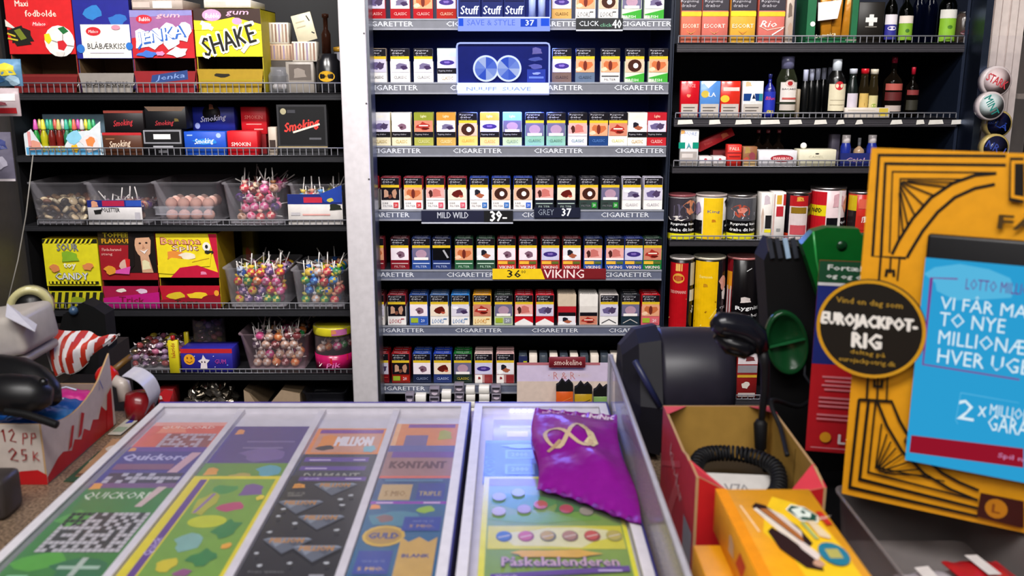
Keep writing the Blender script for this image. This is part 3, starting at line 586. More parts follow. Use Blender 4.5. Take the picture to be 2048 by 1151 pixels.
# --- second shelf: bottle sweets and papers
z2 = LS[1][0]
xc, w_ = span(50, 205, 290)
rt = empty('bottle_tray', (xc, YF, z2), 'pale blue printed tray holding bright bottle shaped sweets', 'tray')
h1 = top_h(258, z2); D = .11
m = MB(); m.box((-w_/2, 0, 0), (w_/2, D, .002), '#cfdce4'); m.box((-w_/2, D-.002, 0), (w_/2, D, h1*1.5), '#9fc0d8')
pts = [(-w_/2, 0), (w_/2-.004, 0), (w_/2, h1*1.3), (w_/2-.03, h1*.95), (w_/2-.075, h1*.9), (w_/2-.10, h1*.35), (-w_/2+.045, h1*.35), (-w_/2+.02, h1*1.0), (-w_/2, h1*.8)]
m.prism(pts, -.001, .0012, '#dfe6ea')
art(m, (-w_/2, -.001, 0), (w_, 0, 0), (0, 0, h1), pa([('R',52,288,200,300,'#5aa8d8'),('B',70,285,16,10,'#e8a08a',3),('T','BOTTLES',108,291,44,9,'#c9b84a',0,.04),('B',152,270,18,14,'#8fd0ea',4),('B',180,282,20,14,'#e8e0e0',5),('B',182,278,10,10,'#e88a4a',6),('B',150,290,10,9,'#f0c030',7),('R',58,262,64,286,'#e89a9a')], 50, 258, 205, 301)); m.build('tray', rt)
for sx in (-1, 1):
    m = MB(); x = sx*(w_/2-.001); m.box((x-.001, .0015, .002), (x+.001, D-.002, h1*.85), '#bcd4e4'); m.build('tray_side', rt)
bc = ['#1f8a3a','#b8b41e','#6e1c16','#7a2018','#2c7a54','#5c1a16','#8a1c1c','#2f9a3e']; capc = ['#d85ab0','#e8e04a','#3fae7a','#c9c06a','#3fb49a','#e06a5a','#d8d0cc','#58c46a']
for j in range(2):
    for i in range(8):
        m = MB(); c = bc[(i+j*3) % 8]
        m.lathe([(.001,.002),(.0085,.002),(.0095,.008),(.0095,.022),(.0085,.027),(.0095,.032),(.0095,.046),(.005,.058),(.0045,.064)], 10, c, 'gloss')
        m2 = MB(); m2.lathe([(.006,.062),(.0065,.066),(.0035,.088),(.001,.09)], 10, capc[(i+j*3) % 8], 'gloss')
        o = m.build('bottle_sweet', None, (xc-w_/2+.023+i*.0205, YF+.02+j*.024, z2+.003)); m2.build('cap', o)
        tag(o, f'bottle shaped sweet, {ORD[i+1]} from left in the {"front" if j == 0 else "back"} row of the tray', 'sweet', 'bottle sweets in the printed tray')
scr = lambda cx, cy, w, h, c, r=6: [('T','Smoking',cx,cy,w,h,c,r,.02,.35)]
carton('papers_box', 'brown rolling paper box with cream script, lower left of the papers', 'papers', 206, 284, 265, 308, z2, [('R',206,265,284,270,'#c02a30')]+scr(240,288,44,17,'#e8d0b8')+[('R',212,276,230,278,'#9a6a4a')], '#54301f')
zz = z2 + top_h(265, z2)
carton('papers_box', 'black rolling paper box with red script on top of the brown one', 'papers', 208, 287, 221, 265, zz+.0002, [('R',208,221,287,226,'#8a3a30')]+scr(246,247,40,16,'#c23038'), '#151013')
carton('papers_box', 'black rolling paper box with silver border and white banner', 'papers', 286, 365, 258, 310, z2, [('R',288,260,363,287,'#8d8d94'),('R',291,263,360,284,'#0c0c10'),('R',308,268,342,278,'#eceaea'),('R',306,291,346,297,'#a9a9b0'),('R',316,300,334,305,'#8a8a90')], '#0f0f13')
zz = z2 + top_h(258, z2)
carton('papers_box', 'black open rolling paper box with red script, second from the left on top', 'papers', 290, 372, 213, 258, zz+.0002, [('P',[(290,213),(372,213),(364,222),(298,222)],'#6a5444')]+scr(328,247,38,13,'#b03038', 3)+[('B',352,240,6,4,'#6a5a2a',3)], '#0f0f13')
o = carton('papers_box', 'bright blue rolling paper box, front lower one of the blue pair', 'papers', 369, 452, 263, 312, z2, scr(409,284,40,15,'#d0e4f6',4)+[('E',438,271,5,5,'#b0c8ec'),('R',375,269,386,272,'#9ab8e8'),('B',410,284,26,6,'#2a86dc',5)]+scr(409,284,38,14,'#e4eef8',4), '#1a50c0', .05)
zz = z2 + top_h(263, z2)
m = MB(); m.box((-.055, 0, 0), (.055, .06, zz-z2), '#101a4a'); tag(m.build('papers_box', None, (at(428, 270, YF+.05).x, YF+.0515, z2)), 'navy rolling paper box hidden behind the bright blue one', 'papers')
xq = at(428, 262, YF+.052)
m = MB(); m.bev((-.057, 0, 0), (.057, .05, .062), .001, '#1a2484', 'card', 1); m.T = Matrix.Translation((-.004, .012, .045)) @ Matrix.Rotation(math.pi/2, 4, 'X')
m.lathe([(.024, 0), (.024, .012), (0, .0122)], 24, '#17130f', 'card'); m.T = None
art(m, (-.057, 0, 0), (.114, 0, 0), (0, 0, .1), [('B',.46,.62,.07,.09,'#b8703a',3),('T','Smoking',.5,.3,.62,.2,'#d8d4e0',6,.02,.35),('E',.12,.12,.06,.08,'#8a94c8')]); tag(m.build('papers_box', None, (xq.x, YF+.0535, zz+.0002)), 'dark blue rolling paper box with a round black emblem on top', 'papers')
carton('papers_box', 'red rolling paper box in front, lower one of the red pair', 'papers', 455, 515, 262, 312, z2, [('T','SMOKIN',482,289,38,8,'#f0d8d4',0,.03)], '#c81420', .045)
m = MB(); m.box((-.034, 0, 0), (.034, .05, z2*0+.052), '#7a1016'); tag(m.build('papers_box', None, (at(508, 285, YF+.05).x, YF+.047, z2)), 'dark red carton under the upright red box', 'papers')
m = MB(); m.bev((-.034, 0, 0), (.034, .045, .072), .001, '#c41622', 'card', 1); art(m, (-.034, 0, 0), (.068, 0, 0), (0, 0, .072), [('T','SMOKIN',.5,.62,.7,.14,'#e8847a',0,.02),('R',.2,.35,.8,.38,'#e8a09a'),('R',.5,.16,.85,.2,'#e8a09a')]); tag(m.build('papers_box', None, (at(509, 262, YF+.05).x, YF+.049, z2+.0522)), 'upright red rolling paper box behind the lower red one', 'papers')
carton('papers_box', 'small cream carton between the red boxes and the big black box', 'papers', 537, 553, 254, 311, z2, [('R',539,280,551,300,'#3a2c26')], '#bfb0a0', .03)
carton('papers_box', 'large black framed box with red and cream script near the pillar', 'papers', 555, 654, 209, 306, z2, [('R',555,209,654,306,'#2b2b2e'),('R',559,213,650,286,'#0b0b0e'),('E',568,222,6,6,'#a8a080'),('R',576,219,592,225,'#3a3a40'),('T','Smoking',604,250,72,22,'#d63c34',10,.035,.35),('L',[(586,262),(640,246)],.005,'#dcd0c4'),('R',618,272,642,276,'#55555a'),('R',555,289,654,293,'#b09a68')], '#141416', .03)
# --- tubs and sweets
def rr_ring(w_, d, r, z, n=4):
    pts = []
    for cx, cy, a0 in ((w_/2-r, d/2-r, 0), (-w_/2+r, d/2-r, 90), (-w_/2+r, -d/2+r, 180), (w_/2-r, -d/2+r, 270)):
        for i in range(n+1):
            a = R_(a0 + 90*i/n); pts.append((cx+r*math.cos(a), cy+r*math.sin(a), z))
    return pts
def tub_mesh(m, w_, d, h, taper=.86, col='#d8d4dc', mt='clear', t=.0016, rim=.004):
    rings = [rr_ring(w_*taper, d*taper, .012, 0), rr_ring(w_*.97, d*.97, .014, h-rim*1.5), rr_ring(w_+rim, d+rim, .016, h-rim), rr_ring(w_+rim, d+rim, .016, h),
             rr_ring(w_-t, d-t, .014, h), rr_ring(w_*.97-2*t, d*.97-2*t, .013, h-rim*1.5), rr_ring(w_*taper-2*t, d*taper-2*t, .011, t)]
    n = len(rings[0]); vs = [p for r in rings for p in r]; fs = []
    for j in range(len(rings)-1):
        for i in range(n): fs.append((j*n+i, j*n+(i+1)%n, (j+1)*n+(i+1)%n, (j+1)*n+i))
    m.add(vs, fs, col, mt, True); m.add(rings[0], [tuple(range(n))[::-1]], col, mt); m.add(rings[-1], [tuple(range(n))], col, mt)
def tub(name, label, x0, x1, yt, yb, z, D=.2, Y=YF+.002, **k):
    xc, w_ = span(x0, x1, yt, Y); h = top_h(yt, z, Y)
    m = MB(); tub_mesh(m, w_-.004, D, h, **k); o = m.build(name, None, (xc, Y+D/2, z)); tag(o, label, 'tub'); return xc, w_-.004, D, h
LM = {}
def lolly_proto(c, c2):
    if (c, c2) in LM: return LM[(c, c2)]
    m = MB(); m.ball((0, 0, 0), .0135, c, 'gloss', 9, .95)
    for v in range(4, len(m.c), 5): m.c[v] = lin(c2)
    m.lathe([(.004, .011), (.009, .021), (.0015, .022)], 7, c2, 'gloss')
    a = m.mesh('wrapper'); m = MB(); m.tube([(0, 0, .01), (0, 0, .056)], .0017, '#e6e0dc', 'gloss', 6); b_ = m.mesh('stick')
    LM[(c, c2)] = (a, b_); return LM[(c, c2)]
LN = [0]
def lolly(p, rot, c, c2, label, group):
    LN[0] += 1
    if LN[0]-1 in (107, 95, 198): rot = (0, 0, 0) if LN[0]-1 != 198 else (1.2, 0, 0)
    a, b_ = lolly_proto(c, c2); o = link('lollipop', a, None, p, rot); link('stick', b_, o); tag(o, label, 'lollipop', group)
CN = {'#d8508c':'pink','#c83040':'red','#2c58a8':'blue','#e0b83a':'yellow','#2f8a4a':'green','#e07a3a':'orange','#5a3a7a':'purple','#7a2c2c':'dark red','#3a8ad0':'sky blue','#c9a08a':'beige','#4a3a4a':'dark','#e0a0b0':'pale pink'}
def fill_lollies(xc, Y0, z, w_, D, h, pal, where, seed, layers=2, taper=.86, stick=.5):
    r = random.Random(seed); nx = max(2, int((w_*taper-.046)/.0262)+1); ny = max(2, int((D*taper-.038)/.03)+1)
    for k in range(layers):
        f = taper + (1-taper)*k/layers
        for j in range(ny):
            if 0 < k < layers-1 and j > 1: continue
            if k == 0 and j > 1 and layers > 1: continue
            for i in range(nx):
                c, c2 = r.choice(pal); X = xc + (i-(nx-1)/2+(.25 if k % 2 else -.2))*.0262 + r.uniform(-.002, .002)
                yy = Y0 + D/2 + (j-(ny-1)/2)*.030 + r.uniform(-.001, .001)
                zc = z + .0155 + k*.0255 + r.uniform(-.002, .003)
                if 1 < i < nx-2 and j == 0 and r.random() < .5: rot = (-.3, r.choice((-1, 1))*r.uniform(.4, .7), 0)
                elif r.random() < stick*.6 and (k == layers-1): rot = (r.uniform(-.9, .9), r.uniform(-1, 1), r.uniform(-3, 3))
                elif k == layers-1 and j > 0: rot = (r.uniform(1.0, 1.5), 0, r.uniform(-1.2, 1.2))
                else: rot = (r.uniform(1.2, 1.7), 0, r.choice((0, math.pi/2, math.pi)) + r.uniform(-.3, .3)) if 0 < i < nx-1 and j > 0 else (r.uniform(-.15, .15), r.uniform(-.15, .15), 0)
                nm = CN.get(c, 'coloured')
                lolly((X, yy, zc), rot, c, c2, f'{nm} wrapped lollipop in the {where}', f'{nm} lollipops in the {where}')
PALA = [('#d8508c','#e9b0c8'),('#c83040','#e8c040'),('#2c58a8','#c8d4ec'),('#e0b83a','#c83040'),('#2f8a4a','#e0d060'),('#e07a3a','#f0d0b0'),('#5a3a7a','#c8a0c0')]
PALB = [('#e05a98','#f0c0d0'),('#e8a0b8','#d84070'),('#e05a98','#f4d0dc'),('#e8a0b8','#e06a9a'),('#7a2c2c','#e0c0a0'),('#5a3a7a','#3a2c40'),('#c83040','#f0c0b0'),('#c9a08a','#8a5a3a')]
PALC = [('#2c58a8','#5aa0e0'),('#3a8ad0','#e0c040'),('#c83040','#e0a080'),('#2f8a4a','#c9c04a'),('#e0b83a','#2c58a8'),('#c9a08a','#d0d0d8')]
PALD = [('#c9a08a','#e0d0c8'),('#e07a3a','#e8b080'),('#4a3a4a','#c0b0b0'),('#d8508c','#e0c0c8'),('#2f8a4a','#a8b8a0'),('#7a2c2c','#d0a0a0')]
z3 = LS[2][0]
# first tub: loose sweets
xc, w_, D, h = tub('plastic_tub', 'clear tub of loose brown and cream sweets, leftmost of the third shelf', 50, 160, 365, 449, z3)
r = random.Random(8); cols = [('#e0c8a0','cream'),('#3a2c26','dark brown'),('#a8845c','brown'),('#55504e','grey'),('#d8c8a8','ivory'),('#a0705a','tan')]
SWM = {}
for k in range(3):
    for j in range(5 if k == 2 else 2):
        for i in range(6):
            c, nm = r.choice(cols)
            if nm not in SWM:
                m = MB(); m.lathe([(.001,-.004),(.0095,-.004),(.0115,0),(.0095,.004),(.001,.0045)], 10, c, 'gloss'); SWM[nm] = m.mesh('loose_sweet')
            o = link('loose_sweet', SWM[nm], None, (xc+(i-2.5)*.0238, YF+.034+j*.031, z3+.0145+k*.0215), (r.uniform(.3, 1.2), r.uniform(-.4, .4), r.uniform(-3, 3)))
            tag(o, f'round {nm} sweet lying loose in the leftmost clear tub', 'sweet', f'{nm} sweets in the leftmost tub')
xc, w_, D, h = tub('plastic_tub', 'clear tub with a printed name card, second on the third shelf', 163, 296, 366, 449, z3)
fill_lollies(xc, YF, z3, w_, D, h, [('#7a2c2c','#c08070'),('#5a3a7a','#b090a0'),('#c9a08a','#c87060')], 'second clear tub', 5, 2, stick=.05)
carton('name_card', 'white card with blue and red print leaning on the second tub', 'card', 176, 284, 400, 449, z3, [('R',176,400,284,414,'#1c2a7a'),('R',206,401,250,412,'#b02048'),('R',253,401,284,412,'#2c50b0'),('B',190,408,9,8,'#e0a080',3),('P',[(188,420),(204,418),(202,427),(190,428)],'#1a1a1a'),('T','POLETTER',222,419,36,8,'#26262c',0,.02),('R',270,424,280,440,'#b8b4bc')], '#dcd8d8', .0012, YF-.006)
xc, w_, D, h = tub('plastic_tub', 'clear tub with a row of pale pink balls, third on the third shelf', 299, 434, 364, 449, z3, rim=.005)
for k in range(2):
    for j in range(3 if k else 1):
        for i in range(4):
            m = MB(); m.ball((0, 0, .0165), .0165, '#dca898', 'matte', 12, .95); m.ball((0,0,.026),.0095,'#eccabc','matte',8,.8)
            tag(m.build('marshmallow_ball', None, (xc+(i-1.5)*.0335, YF+.04+j*.034, z3+.0035+k*.032)), 'pale pink round marshmallow in the third clear tub', 'sweet', 'marshmallows in the third tub')
m = MB(); tub_mesh(m, .155, .015, .022, .98, '#e4e4ec', 'clear'); o = m.build('tub_lid', None, (xc, YF-.010, z3+.028)); tag(o, 'ridged clear lid hooked on the front of the third tub', 'lid')
xc, w_, D, h = tub('plastic_tub', 'clear tub of pink lollipops, fourth on the third shelf', 440, 569, 366, 449, z3)
fill_lollies(xc, YF, z3, w_, D, h, PALB, 'fourth tub of the third shelf', 9, 4, stick=.3)
xc, w_, D, h = tub('plastic_tub', 'clear tub behind a blue and white card beside the pillar', 573, 688, 368, 449, z3)
fill_lollies(xc, YF, z3, w_, D, h, PALC, 'tub next to the pillar on the third shelf', 4, 3, stick=.4)
carton('name_card', 'blue and white printed card in front of the tub beside the pillar', 'card', 576, 685, 388, 449, z3, [('R',576,388,685,408,'#14266e'),('R',608,394,645,405,'#b8243c'),('P',[(640,388),(685,370),(685,404),(650,404)],'#1a3c9a'),('B',670,414,16,8,'#1c2418',3),('B',662,399,8,5,'#c0b84a',4),('R',582,424,600,430,'#b8b4b8'),('R',605,427,660,430,'#d8a09a')], '#e2dcd8', .0012, YF-.006)
# --- fourth shelf
z4 = LS[3][0]
display_box('sweet_carton', 'yellow and black striped sweet carton, leftmost on the fourth shelf', 90, 199, 478, 572, 582, 617, z4,
 [('R',90,478,199,487,'#23220f')]+[('P',[(92+i*9,487),(98+i*9,478),(102+i*9,478),(96+i*9,487)],'#e8dc28') for i in range(11)]+[('T','SOUR',140,494,42,14,'#7d7f8c',0,.04),('B',141,513,22,13,'#8ab82c',3),('T','toy',141,532,24,12,'#f0eee0',0,.05),('T','CANDY',143,552,66,14,'#6f7888',0,.05),('T','CANDY',143,552,64,13,'#e4e6ea',0,.02),('B',110,536,11,8,'#e08a50',5),('B',177,532,12,9,'#e08a50',6),('R',96,562,196,567,'#23220f')]+[('R',98+i*8,562,102+i*8,567,'#e8dc28') for i in range(12)],
 [('P',[(92+i*14,616),(99+i*14,584),(106+i*14,584),(100+i*14,616)],'#1f2010') for i in range(8)]+[('B',150,600,20,8,'#8a9a20',3)], '#e3d822', '#c8c01e', side='#c9a81c', inner='#2c2a14')
display_box('sweet_carton', 'crimson sweet carton printed with a smiling woman in a dark hat', 201, 314, 463, 560, 572, 617, z4,
 [('R',201,463,262,490,'#3a2c14'),('T','TOFFEE',236,470,50,9,'#c9b428',0,.05),('T','FLAVOUR',237,482,58,9,'#d8a020',0,.05),('T','Fløde-karamel',226,499,38,6,'#eaa8a0',0,.03),('T','stang',216,509,22,6,'#eaa8a0',0,.02),
  ('P',[(262,463),(314,463),(314,545),(258,545)],'#1f1310'),('E',290,490,17,25,'#d8a684'),('P',[(268,463),(312,463),(310,474),(270,476)],'#120c0c'),('P',[(282,505),(298,505),(306,545),(284,545)],'#d0a080'),('B',292,530,11,12,'#e4dcb0',3),('E',284,486,2.4,1.6,'#2a1a18'),('E',297,485,2.4,1.6,'#2a1a18'),('P',[(290,487),(293,495),(288,496)],'#c08a6c'),('P',[(282,499),(291,502),(300,497),(292,507)],'#f2e8e4'),('P',[(266,466),(272,480),(270,530),(256,545),(262,480)],'#160e0d'),('P',[(308,466),(314,470),(314,540),(302,520)],'#160e0d'),
  ('B',250,528,11,14,'#d8b0a0',4),('P',[(252,516),(262,518),(260,536),(254,538)],'#d02428'),('B',220,540,13,9,'#e09a30',5),('P',[(232,540),(262,532),(258,548),(230,546)],'#d850a8')],
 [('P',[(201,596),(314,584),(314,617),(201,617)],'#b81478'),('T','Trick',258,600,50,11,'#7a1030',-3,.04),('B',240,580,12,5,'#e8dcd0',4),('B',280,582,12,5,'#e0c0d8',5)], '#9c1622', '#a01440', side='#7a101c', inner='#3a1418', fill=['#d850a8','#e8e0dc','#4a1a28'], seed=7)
display_box('sweet_carton', 'yellow and crimson sweet carton with bananas and bubble letters', 316, 437, 467, 555, 571, 617, z4,
 [('P',[(420,468),(437,468),(437,555),(430,520)],'#c4143a'),('T','Banana',365,482,80,14,'#8a3a1c',0,.07),('T','Banana',365,482,78,12.5,'#f0a884',0,.03),('T','Split',373,497,52,15,'#8a3a1c',0,.07),('T','Split',373,497,50,13,'#f4dcc8',0,.03),('B',352,510,24,10,'#e8903a',3),('B',376,512,18,7,'#f4e8d0',5),('E',416,493,8,9,'#f0ece4'),('E',416,493,3,4,'#2a2a2a'),('B',420,504,9,5,'#26261c',2),
  ('P',[(316,530),(345,515),(395,520),(425,505),(420,532),(380,534),(345,548),(316,546)],'#f0d822'),('P',[(360,535),(395,530),(437,545),(437,555),(340,555)],'#c4143a'),('L',[(385,524),(420,516)],.002,'#b88a14'),('B',406,546,8,4,'#e88ab0',3)],
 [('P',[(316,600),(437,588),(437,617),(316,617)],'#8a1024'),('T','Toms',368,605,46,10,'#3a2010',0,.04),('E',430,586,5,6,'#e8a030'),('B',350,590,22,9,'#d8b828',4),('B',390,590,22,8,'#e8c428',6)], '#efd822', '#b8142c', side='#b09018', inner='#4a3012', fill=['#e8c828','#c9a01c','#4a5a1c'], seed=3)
m = MB(); m.bev((-.014, 0, 0), (.02, .06, top_h(476, z4)*.97), .001, '#8a7c1c', 'card', 1); art(m, (-.014, 0, 0), (.034, 0, 0), (0, 0, .17), [('B',.5,.6,.35,.2,'#b8502c',3),('B',.4,.3,.3,.12,'#3a4a20',5)]); tag(m.build('sweet_carton', None, (at(451, 530, YF).x, YF+.21, z4)), 'narrow olive carton standing behind the banana carton', 'sweet box')
xc, w_, D, h = tub('plastic_tub', 'clear tub of mixed lollipops beside the banana carton', 442, 575, 536, 617, z4)
fill_lollies(xc, YF, z4, w_, D, h, PALA, 'tub beside the banana carton', 11, 4, stick=.55)
xc, w_, D, h = tub('plastic_tub', 'clear tub of blue and red lollipops beside the pillar, fourth shelf', 579, 692, 540, 617, z4)
fill_lollies(xc, YF, z4, w_, D, h, PALC, 'tub beside the pillar on the fourth shelf', 12, 4, stick=.55)
# --- fifth shelf
z5 = LS[4][0]
r = random.Random(21)
xc, w_, D, h = tub('plastic_tub', 'low clear tray of twisted wrapped sweets on the fifth shelf', 240, 358, 712, 745, z5)
CM = {}
pal = [('#b08a94','mauve'),('#a04a4a','red'),('#c9b040','yellow'),('#9a7a9a','lilac'),('#a08a70','tan'),('#c06a8a','pink')]
for k in range(4):
    for j in range(4):
        for i in range(5 if k < 3 else 4):
            c, nm = r.choice(pal)
            if nm not in CM:
                m = MB(); m.ball((0,0,0), .0085, c, 'foil' if nm in ('mauve','tan') else 'gloss', 8, 1, 1.5); a1 = m.mesh('wrapper'); m = MB()
                for s in (-1, 1): m.add([(s*.010,0,0),(s*.02,-.008,.003),(s*.021,0,-.003),(s*.02,.008,.003)], [(0,1,2),(0,2,3)], '#d8ccd0', 'gloss')
                CM[nm] = (a1, m.mesh('twisted_end'))
            o = link('wrapped_sweet', CM[nm][0], None, (xc+(i-(2 if k<3 else 1.5))*.0275+r.uniform(-.002,.002), YF+.036+j*.034+k*.004, z5+.0135+k*.0165), (r.uniform(-.4,.4), r.uniform(-.5,.5), r.uniform(-3,3))); link('twisted_end', CM[nm][1], o)
            tag(o, f'{nm} twist wrapped sweet heaped in the low clear tray', 'sweet', f'{nm} sweets heaped in the low tray')
carton('sweet_tube', 'yellow sweet tube with red cap in front of the heaped tray', 'sweet', 337, 357, 681, 745, z5+.0, [('T','lakrids',347,700,30,7,'#b06a1c',90,.04)], '#d8c81e', .012, YF-.012+.0)
m = MB(); m.lathe([(.001,0),(.006,0),(.006,.012),(.001,.014)], 12, '#a01c20', 'gloss'); tube_ = [o for o in bpy.data.objects if o.name == 'sweet_tube'][0]; m.build('cap', tube_, (0, .006, top_h(681, z5, YF-.012)))
carton('sweet_carton', 'purple carton with an orange smiley and a white star, fifth shelf', 'sweet box', 362, 465, 697, 745, z5, [('R',362,697,465,706,'#c4242c'),('E',379,719,11,11,'#f0a820'),('E',375,716,1.5,2.4,'#8a4a10'),('E',383,716,1.5,2.4,'#8a4a10'),('L',[(373,722),(379,726),(385,722)],.0014,'#8a4a10'),('P',[(407,709),(412,718),(420,720),(414,727),(414,738),(406,740),(400,738),(402,727),(396,722),(404,718)],'#ece0e4'),('E',404,724,1.3,2,'#2a1a2a'),('E',410,724,1.3,2,'#2a1a2a'),('T','GUM',441,723,22,9,'#a03c9a',0,.04),('E',390,712,1,1,'#d8d4f0'),('E',428,712,1,1,'#d8d4f0'),('E',455,730,1.4,1.4,'#6a9ae8'),('E',430,734,1,1,'#d8d4f0')], '#2a2694', .07)
xc, w_ = span(374, 446, 690, YF+.08)
m = MB(); m.lathe([(.001,0),(.042,0),(.045,.004),(.045,.12),(.047,.122),(.047,.125),(.043,.125),(.043,.004),(.001,.003)], 24, '#c8bfb8', 'clear'); tag(m.build('sweet_jar', None, (xc, YF+.125, z5)), 'round clear jar of sweets standing behind the purple carton', 'jar')
for k in range(6):
    for i in range(5):
        c, nm = r.choice(pal); a = i*1.257+k
        o = link('wrapped_sweet', CM[nm][0] if nm in CM else list(CM.values())[0][0], None, (xc+.026*math.cos(a), YF+.125+.026*math.sin(a), z5+.016+k*.0185), (0, .3, a)); tag(o, 'wrapped sweet inside the round clear jar', 'sweet', 'sweets in the round jar')
m = MB(); m.bev((-.006, 0, 0), (.006, .010, .095), .001, '#d8c420', 'gloss', 1); tag(m.build('sweet_tube', None, (at(376, 690, YF+.075).x-.003, YF+.0715, z5+.0)), 'tall yellow sweet bar standing left of the round jar', 'sweet')
xc, w_, D, h = tub('plastic_tub', 'deep pinkish clear tub with sticks poking out, fifth shelf', 474, 617, 668, 745, z5, .2, taper=.8, col='#d8b8c4')
fill_lollies(xc, YF, z5, w_, D, h, PALD, 'deep pinkish tub of the fifth shelf', 14, 4, taper=.8, stick=.8)
xc = at(669, 700, YF+.06).x; hb = top_h(655, z5, YF+.01)
rt = empty('sweet_bucket', (xc, YF+.06, z5), 'round pink and yellow banded bucket standing beside the pillar', 'bucket')
m = MB(); m.lathe([(.001,0),(.049,0),(.052,.004),(.054,hb-.004),(.056,hb),(.052,hb),(.051,.004),(.001,.003)], 28, '#cdbcc4', 'clear'); m.build('bucket_wall', rt)
m = MB(); m.lathe([(.0505,.002),(.0535,.002),(.0545,.045),(.0540,.045)], 28, '#b8185c', 'gloss', a0=math.pi, a1=2*math.pi-1e-3)
art(m, (0,0,0), (.1,0,0), (0,0,.046), [('P',[(0,.5),(.5,.8),(1,1),(1,.6),(.5,.4)],'#d02430'),('T','Pik',.55,.36,.4,.3,'#e070b0',5,.04,.2)], 'gloss', cyl(.0552,.1)); m.build('lower_label', rt)
m = MB(); m.lathe([(.0550,hb-.026),(.0566,hb-.022),(.0568,hb-.004),(.0555,hb-.002)], 28, '#d0c428', 'gloss'); art(m, (0,0,0), (.1,0,0), (0,0,hb), [('R',.55,.0+(hb-.022)/hb,1,(hb-.005)/hb,'#c06aa0'),('B',.6,(hb-.012)/hb,.1,.06,'#d88a5a',3)], 'gloss', cyl(.0572,.1)); m.build('upper_band', rt)
m = MB(); m.tube([(.056*math.cos(a), .056*math.sin(a)*.9+.004, hb+.012*math.sin(a*.5)*1.2+.004) for a in [R_(180-i*9) for i in range(21)]], .004, '#8a7a78', 'plastic', 6); m.build('handle', rt)
for i in range(6):
    lolly((xc-.03+.015*i, YF+.03+.012*(i%3), z5+.060+.002*i), (0, .4-.15*i, 0), *PALD[i % 6], 'pale lollipop inside the round bucket by the pillar', 'lollipops in the bucket')
for i in range(6):
    lolly((xc-.028+.014*i, YF+.04+.02*(i%2), z5+.018), (1.5, 0, i), *PALB[i % 6], 'lollipop at the bottom of the round bucket', 'bottom lollipops in the bucket')
# --- lowest shelf
z6 = LS[5][0]
r = random.Random(5); fm = []
for q in range(3):
    m = MB(); m.ball((0, 0, 0), .015, ('#8a8278','#b8b0a4','#5f574c')[q], 'foil', 8, .7, 1.3)
    m.v = [(x*r.uniform(.75,1.2), y*r.uniform(.75,1.2), z*r.uniform(.6,1.3)) for x, y, z in m.v]; m.s = [False]*len(m.s); fm.append(m.mesh('foil_sweet'))
for k in range(3):
    for j in range(2):
        for i in range(6-k):
            p = at(375+i*17+k*9, 800, YF+.03); o = link('foil_sweet', fm[(i+j+k) % 3], None, (p.x, YF+.04+j*.04, z6+.019+k*.024), (r.uniform(-1,1), r.uniform(-1,1), r.uniform(-3,3)))
            tag(o, 'crumpled silver foil sweet in the heap on the lowest shelf', 'sweet', 'foil sweets on the lowest shelf')
carton('papers_box', 'red packet lying left of the foil heap on the lowest shelf', 'packet', 316, 348, 778, 824, z6, [('P',[(316,790),(332,778),(348,782),(336,810)],'#c02028'),('B',322,795,4,5,'#cfc4c0',3)], '#7a1418', .05)
for x0, x1, t in ((488, 520, 0), (527, 600, 1)):
    p0 = at(x0, 824, YF); p1 = at(x1, 824, YF); w2 = p1.x-p0.x; hh = .062
    m = MB(); m.prism([(0, 0), (w2, 0), (w2*(.35 if t == 0 else 1), hh*.8), (0 if t == 0 else w2*.5, hh)], 0, .16, '#a08a72', 'card', '#7d6a54')
    tag(m.build('cardboard_box', None, (p0.x, YF+.01, z6)), 'beige cut-open cardboard box, ' + ('left piece under the lollipop shelf' if t == 0 else 'wider right piece on the lowest shelf'), 'box')
m = MB(); tub_mesh(m, .12, .1, .05, .85, '#50505a', 'clear'); tag(m.build('plastic_tub', None, (at(645, 815, YF).x, YF+.07, z6)), 'small dark tub next to the pillar on the lowest shelf', 'tub')
# ---------------------------------------------------------------- goods on the right shelves
zr = [q[0] for q in RS]
def pouch(x0, x1, base, items, label, top='#2b2630'):
    return carton('tobacco_pouch', label, 'tobacco', x0, x1, -25, 84, zr[0], [('R',x0,-25,x1,20,'#2c2730'),('T','Rygning',(x0+x1)/2-4,2,36,6,'#a8a4ac',0,.02),('T','dræber',(x0+x1)/2-6,10,30,6,'#a8a4ac',0,.02),('R',x0,22,x1,31,'#e3b81e')]+items, base, .03)
pouch(1363, 1403, '#d07058', [('T','ESCORT',1383,50,32,8,'#efd2bc',0,.02),('P',[(1373,58),(1383,66),(1393,58),(1387,64),(1379,64)],'#e8a850')], 'salmon pink tobacco pack, leftmost of the top right shelf')
pouch(1405, 1457, '#cf6f62', [('T','ESCORT',1430,50,42,8,'#f2dcd0',0,.02),('P',[(1420,58),(1430,66),(1440,58),(1434,64),(1426,64)],'#e0a060')], 'salmon pink tobacco pack, second from left on the top right shelf')
pouch(1462, 1512, '#dca63c', [('R',1462,22,1512,31,'#f0d818'),('T','ESCORT',1487,50,42,8,'#f2e2c0',0,.02),('P',[(1476,58),(1487,67),(1498,58),(1490,63),(1484,63)],'#c07a2c')], 'golden yellow tobacco pack between the pink ones')
pouch(1518, 1570, '#d27066', [('T','Rio',1538,46,34,13,'#f6e4dc',0,.02,.3),('L',[(1520,50),(1536,58),(1570,52)],.002,'#e8b8a8'),('L',[(1546,68),(1568,54)],.003,'#f2e6e0')], 'salmon pink tobacco pack with curly white script')
carton('tobacco_pouch', 'narrow mottled beige box right of the script tobacco pack', 'tobacco', 1573, 1588, -25, 84, zr[0], [('B',1580,20,5,18,'#6a5a50',3),('B',1582,58,5,14,'#a48a78',5)], '#b5a498', .04)
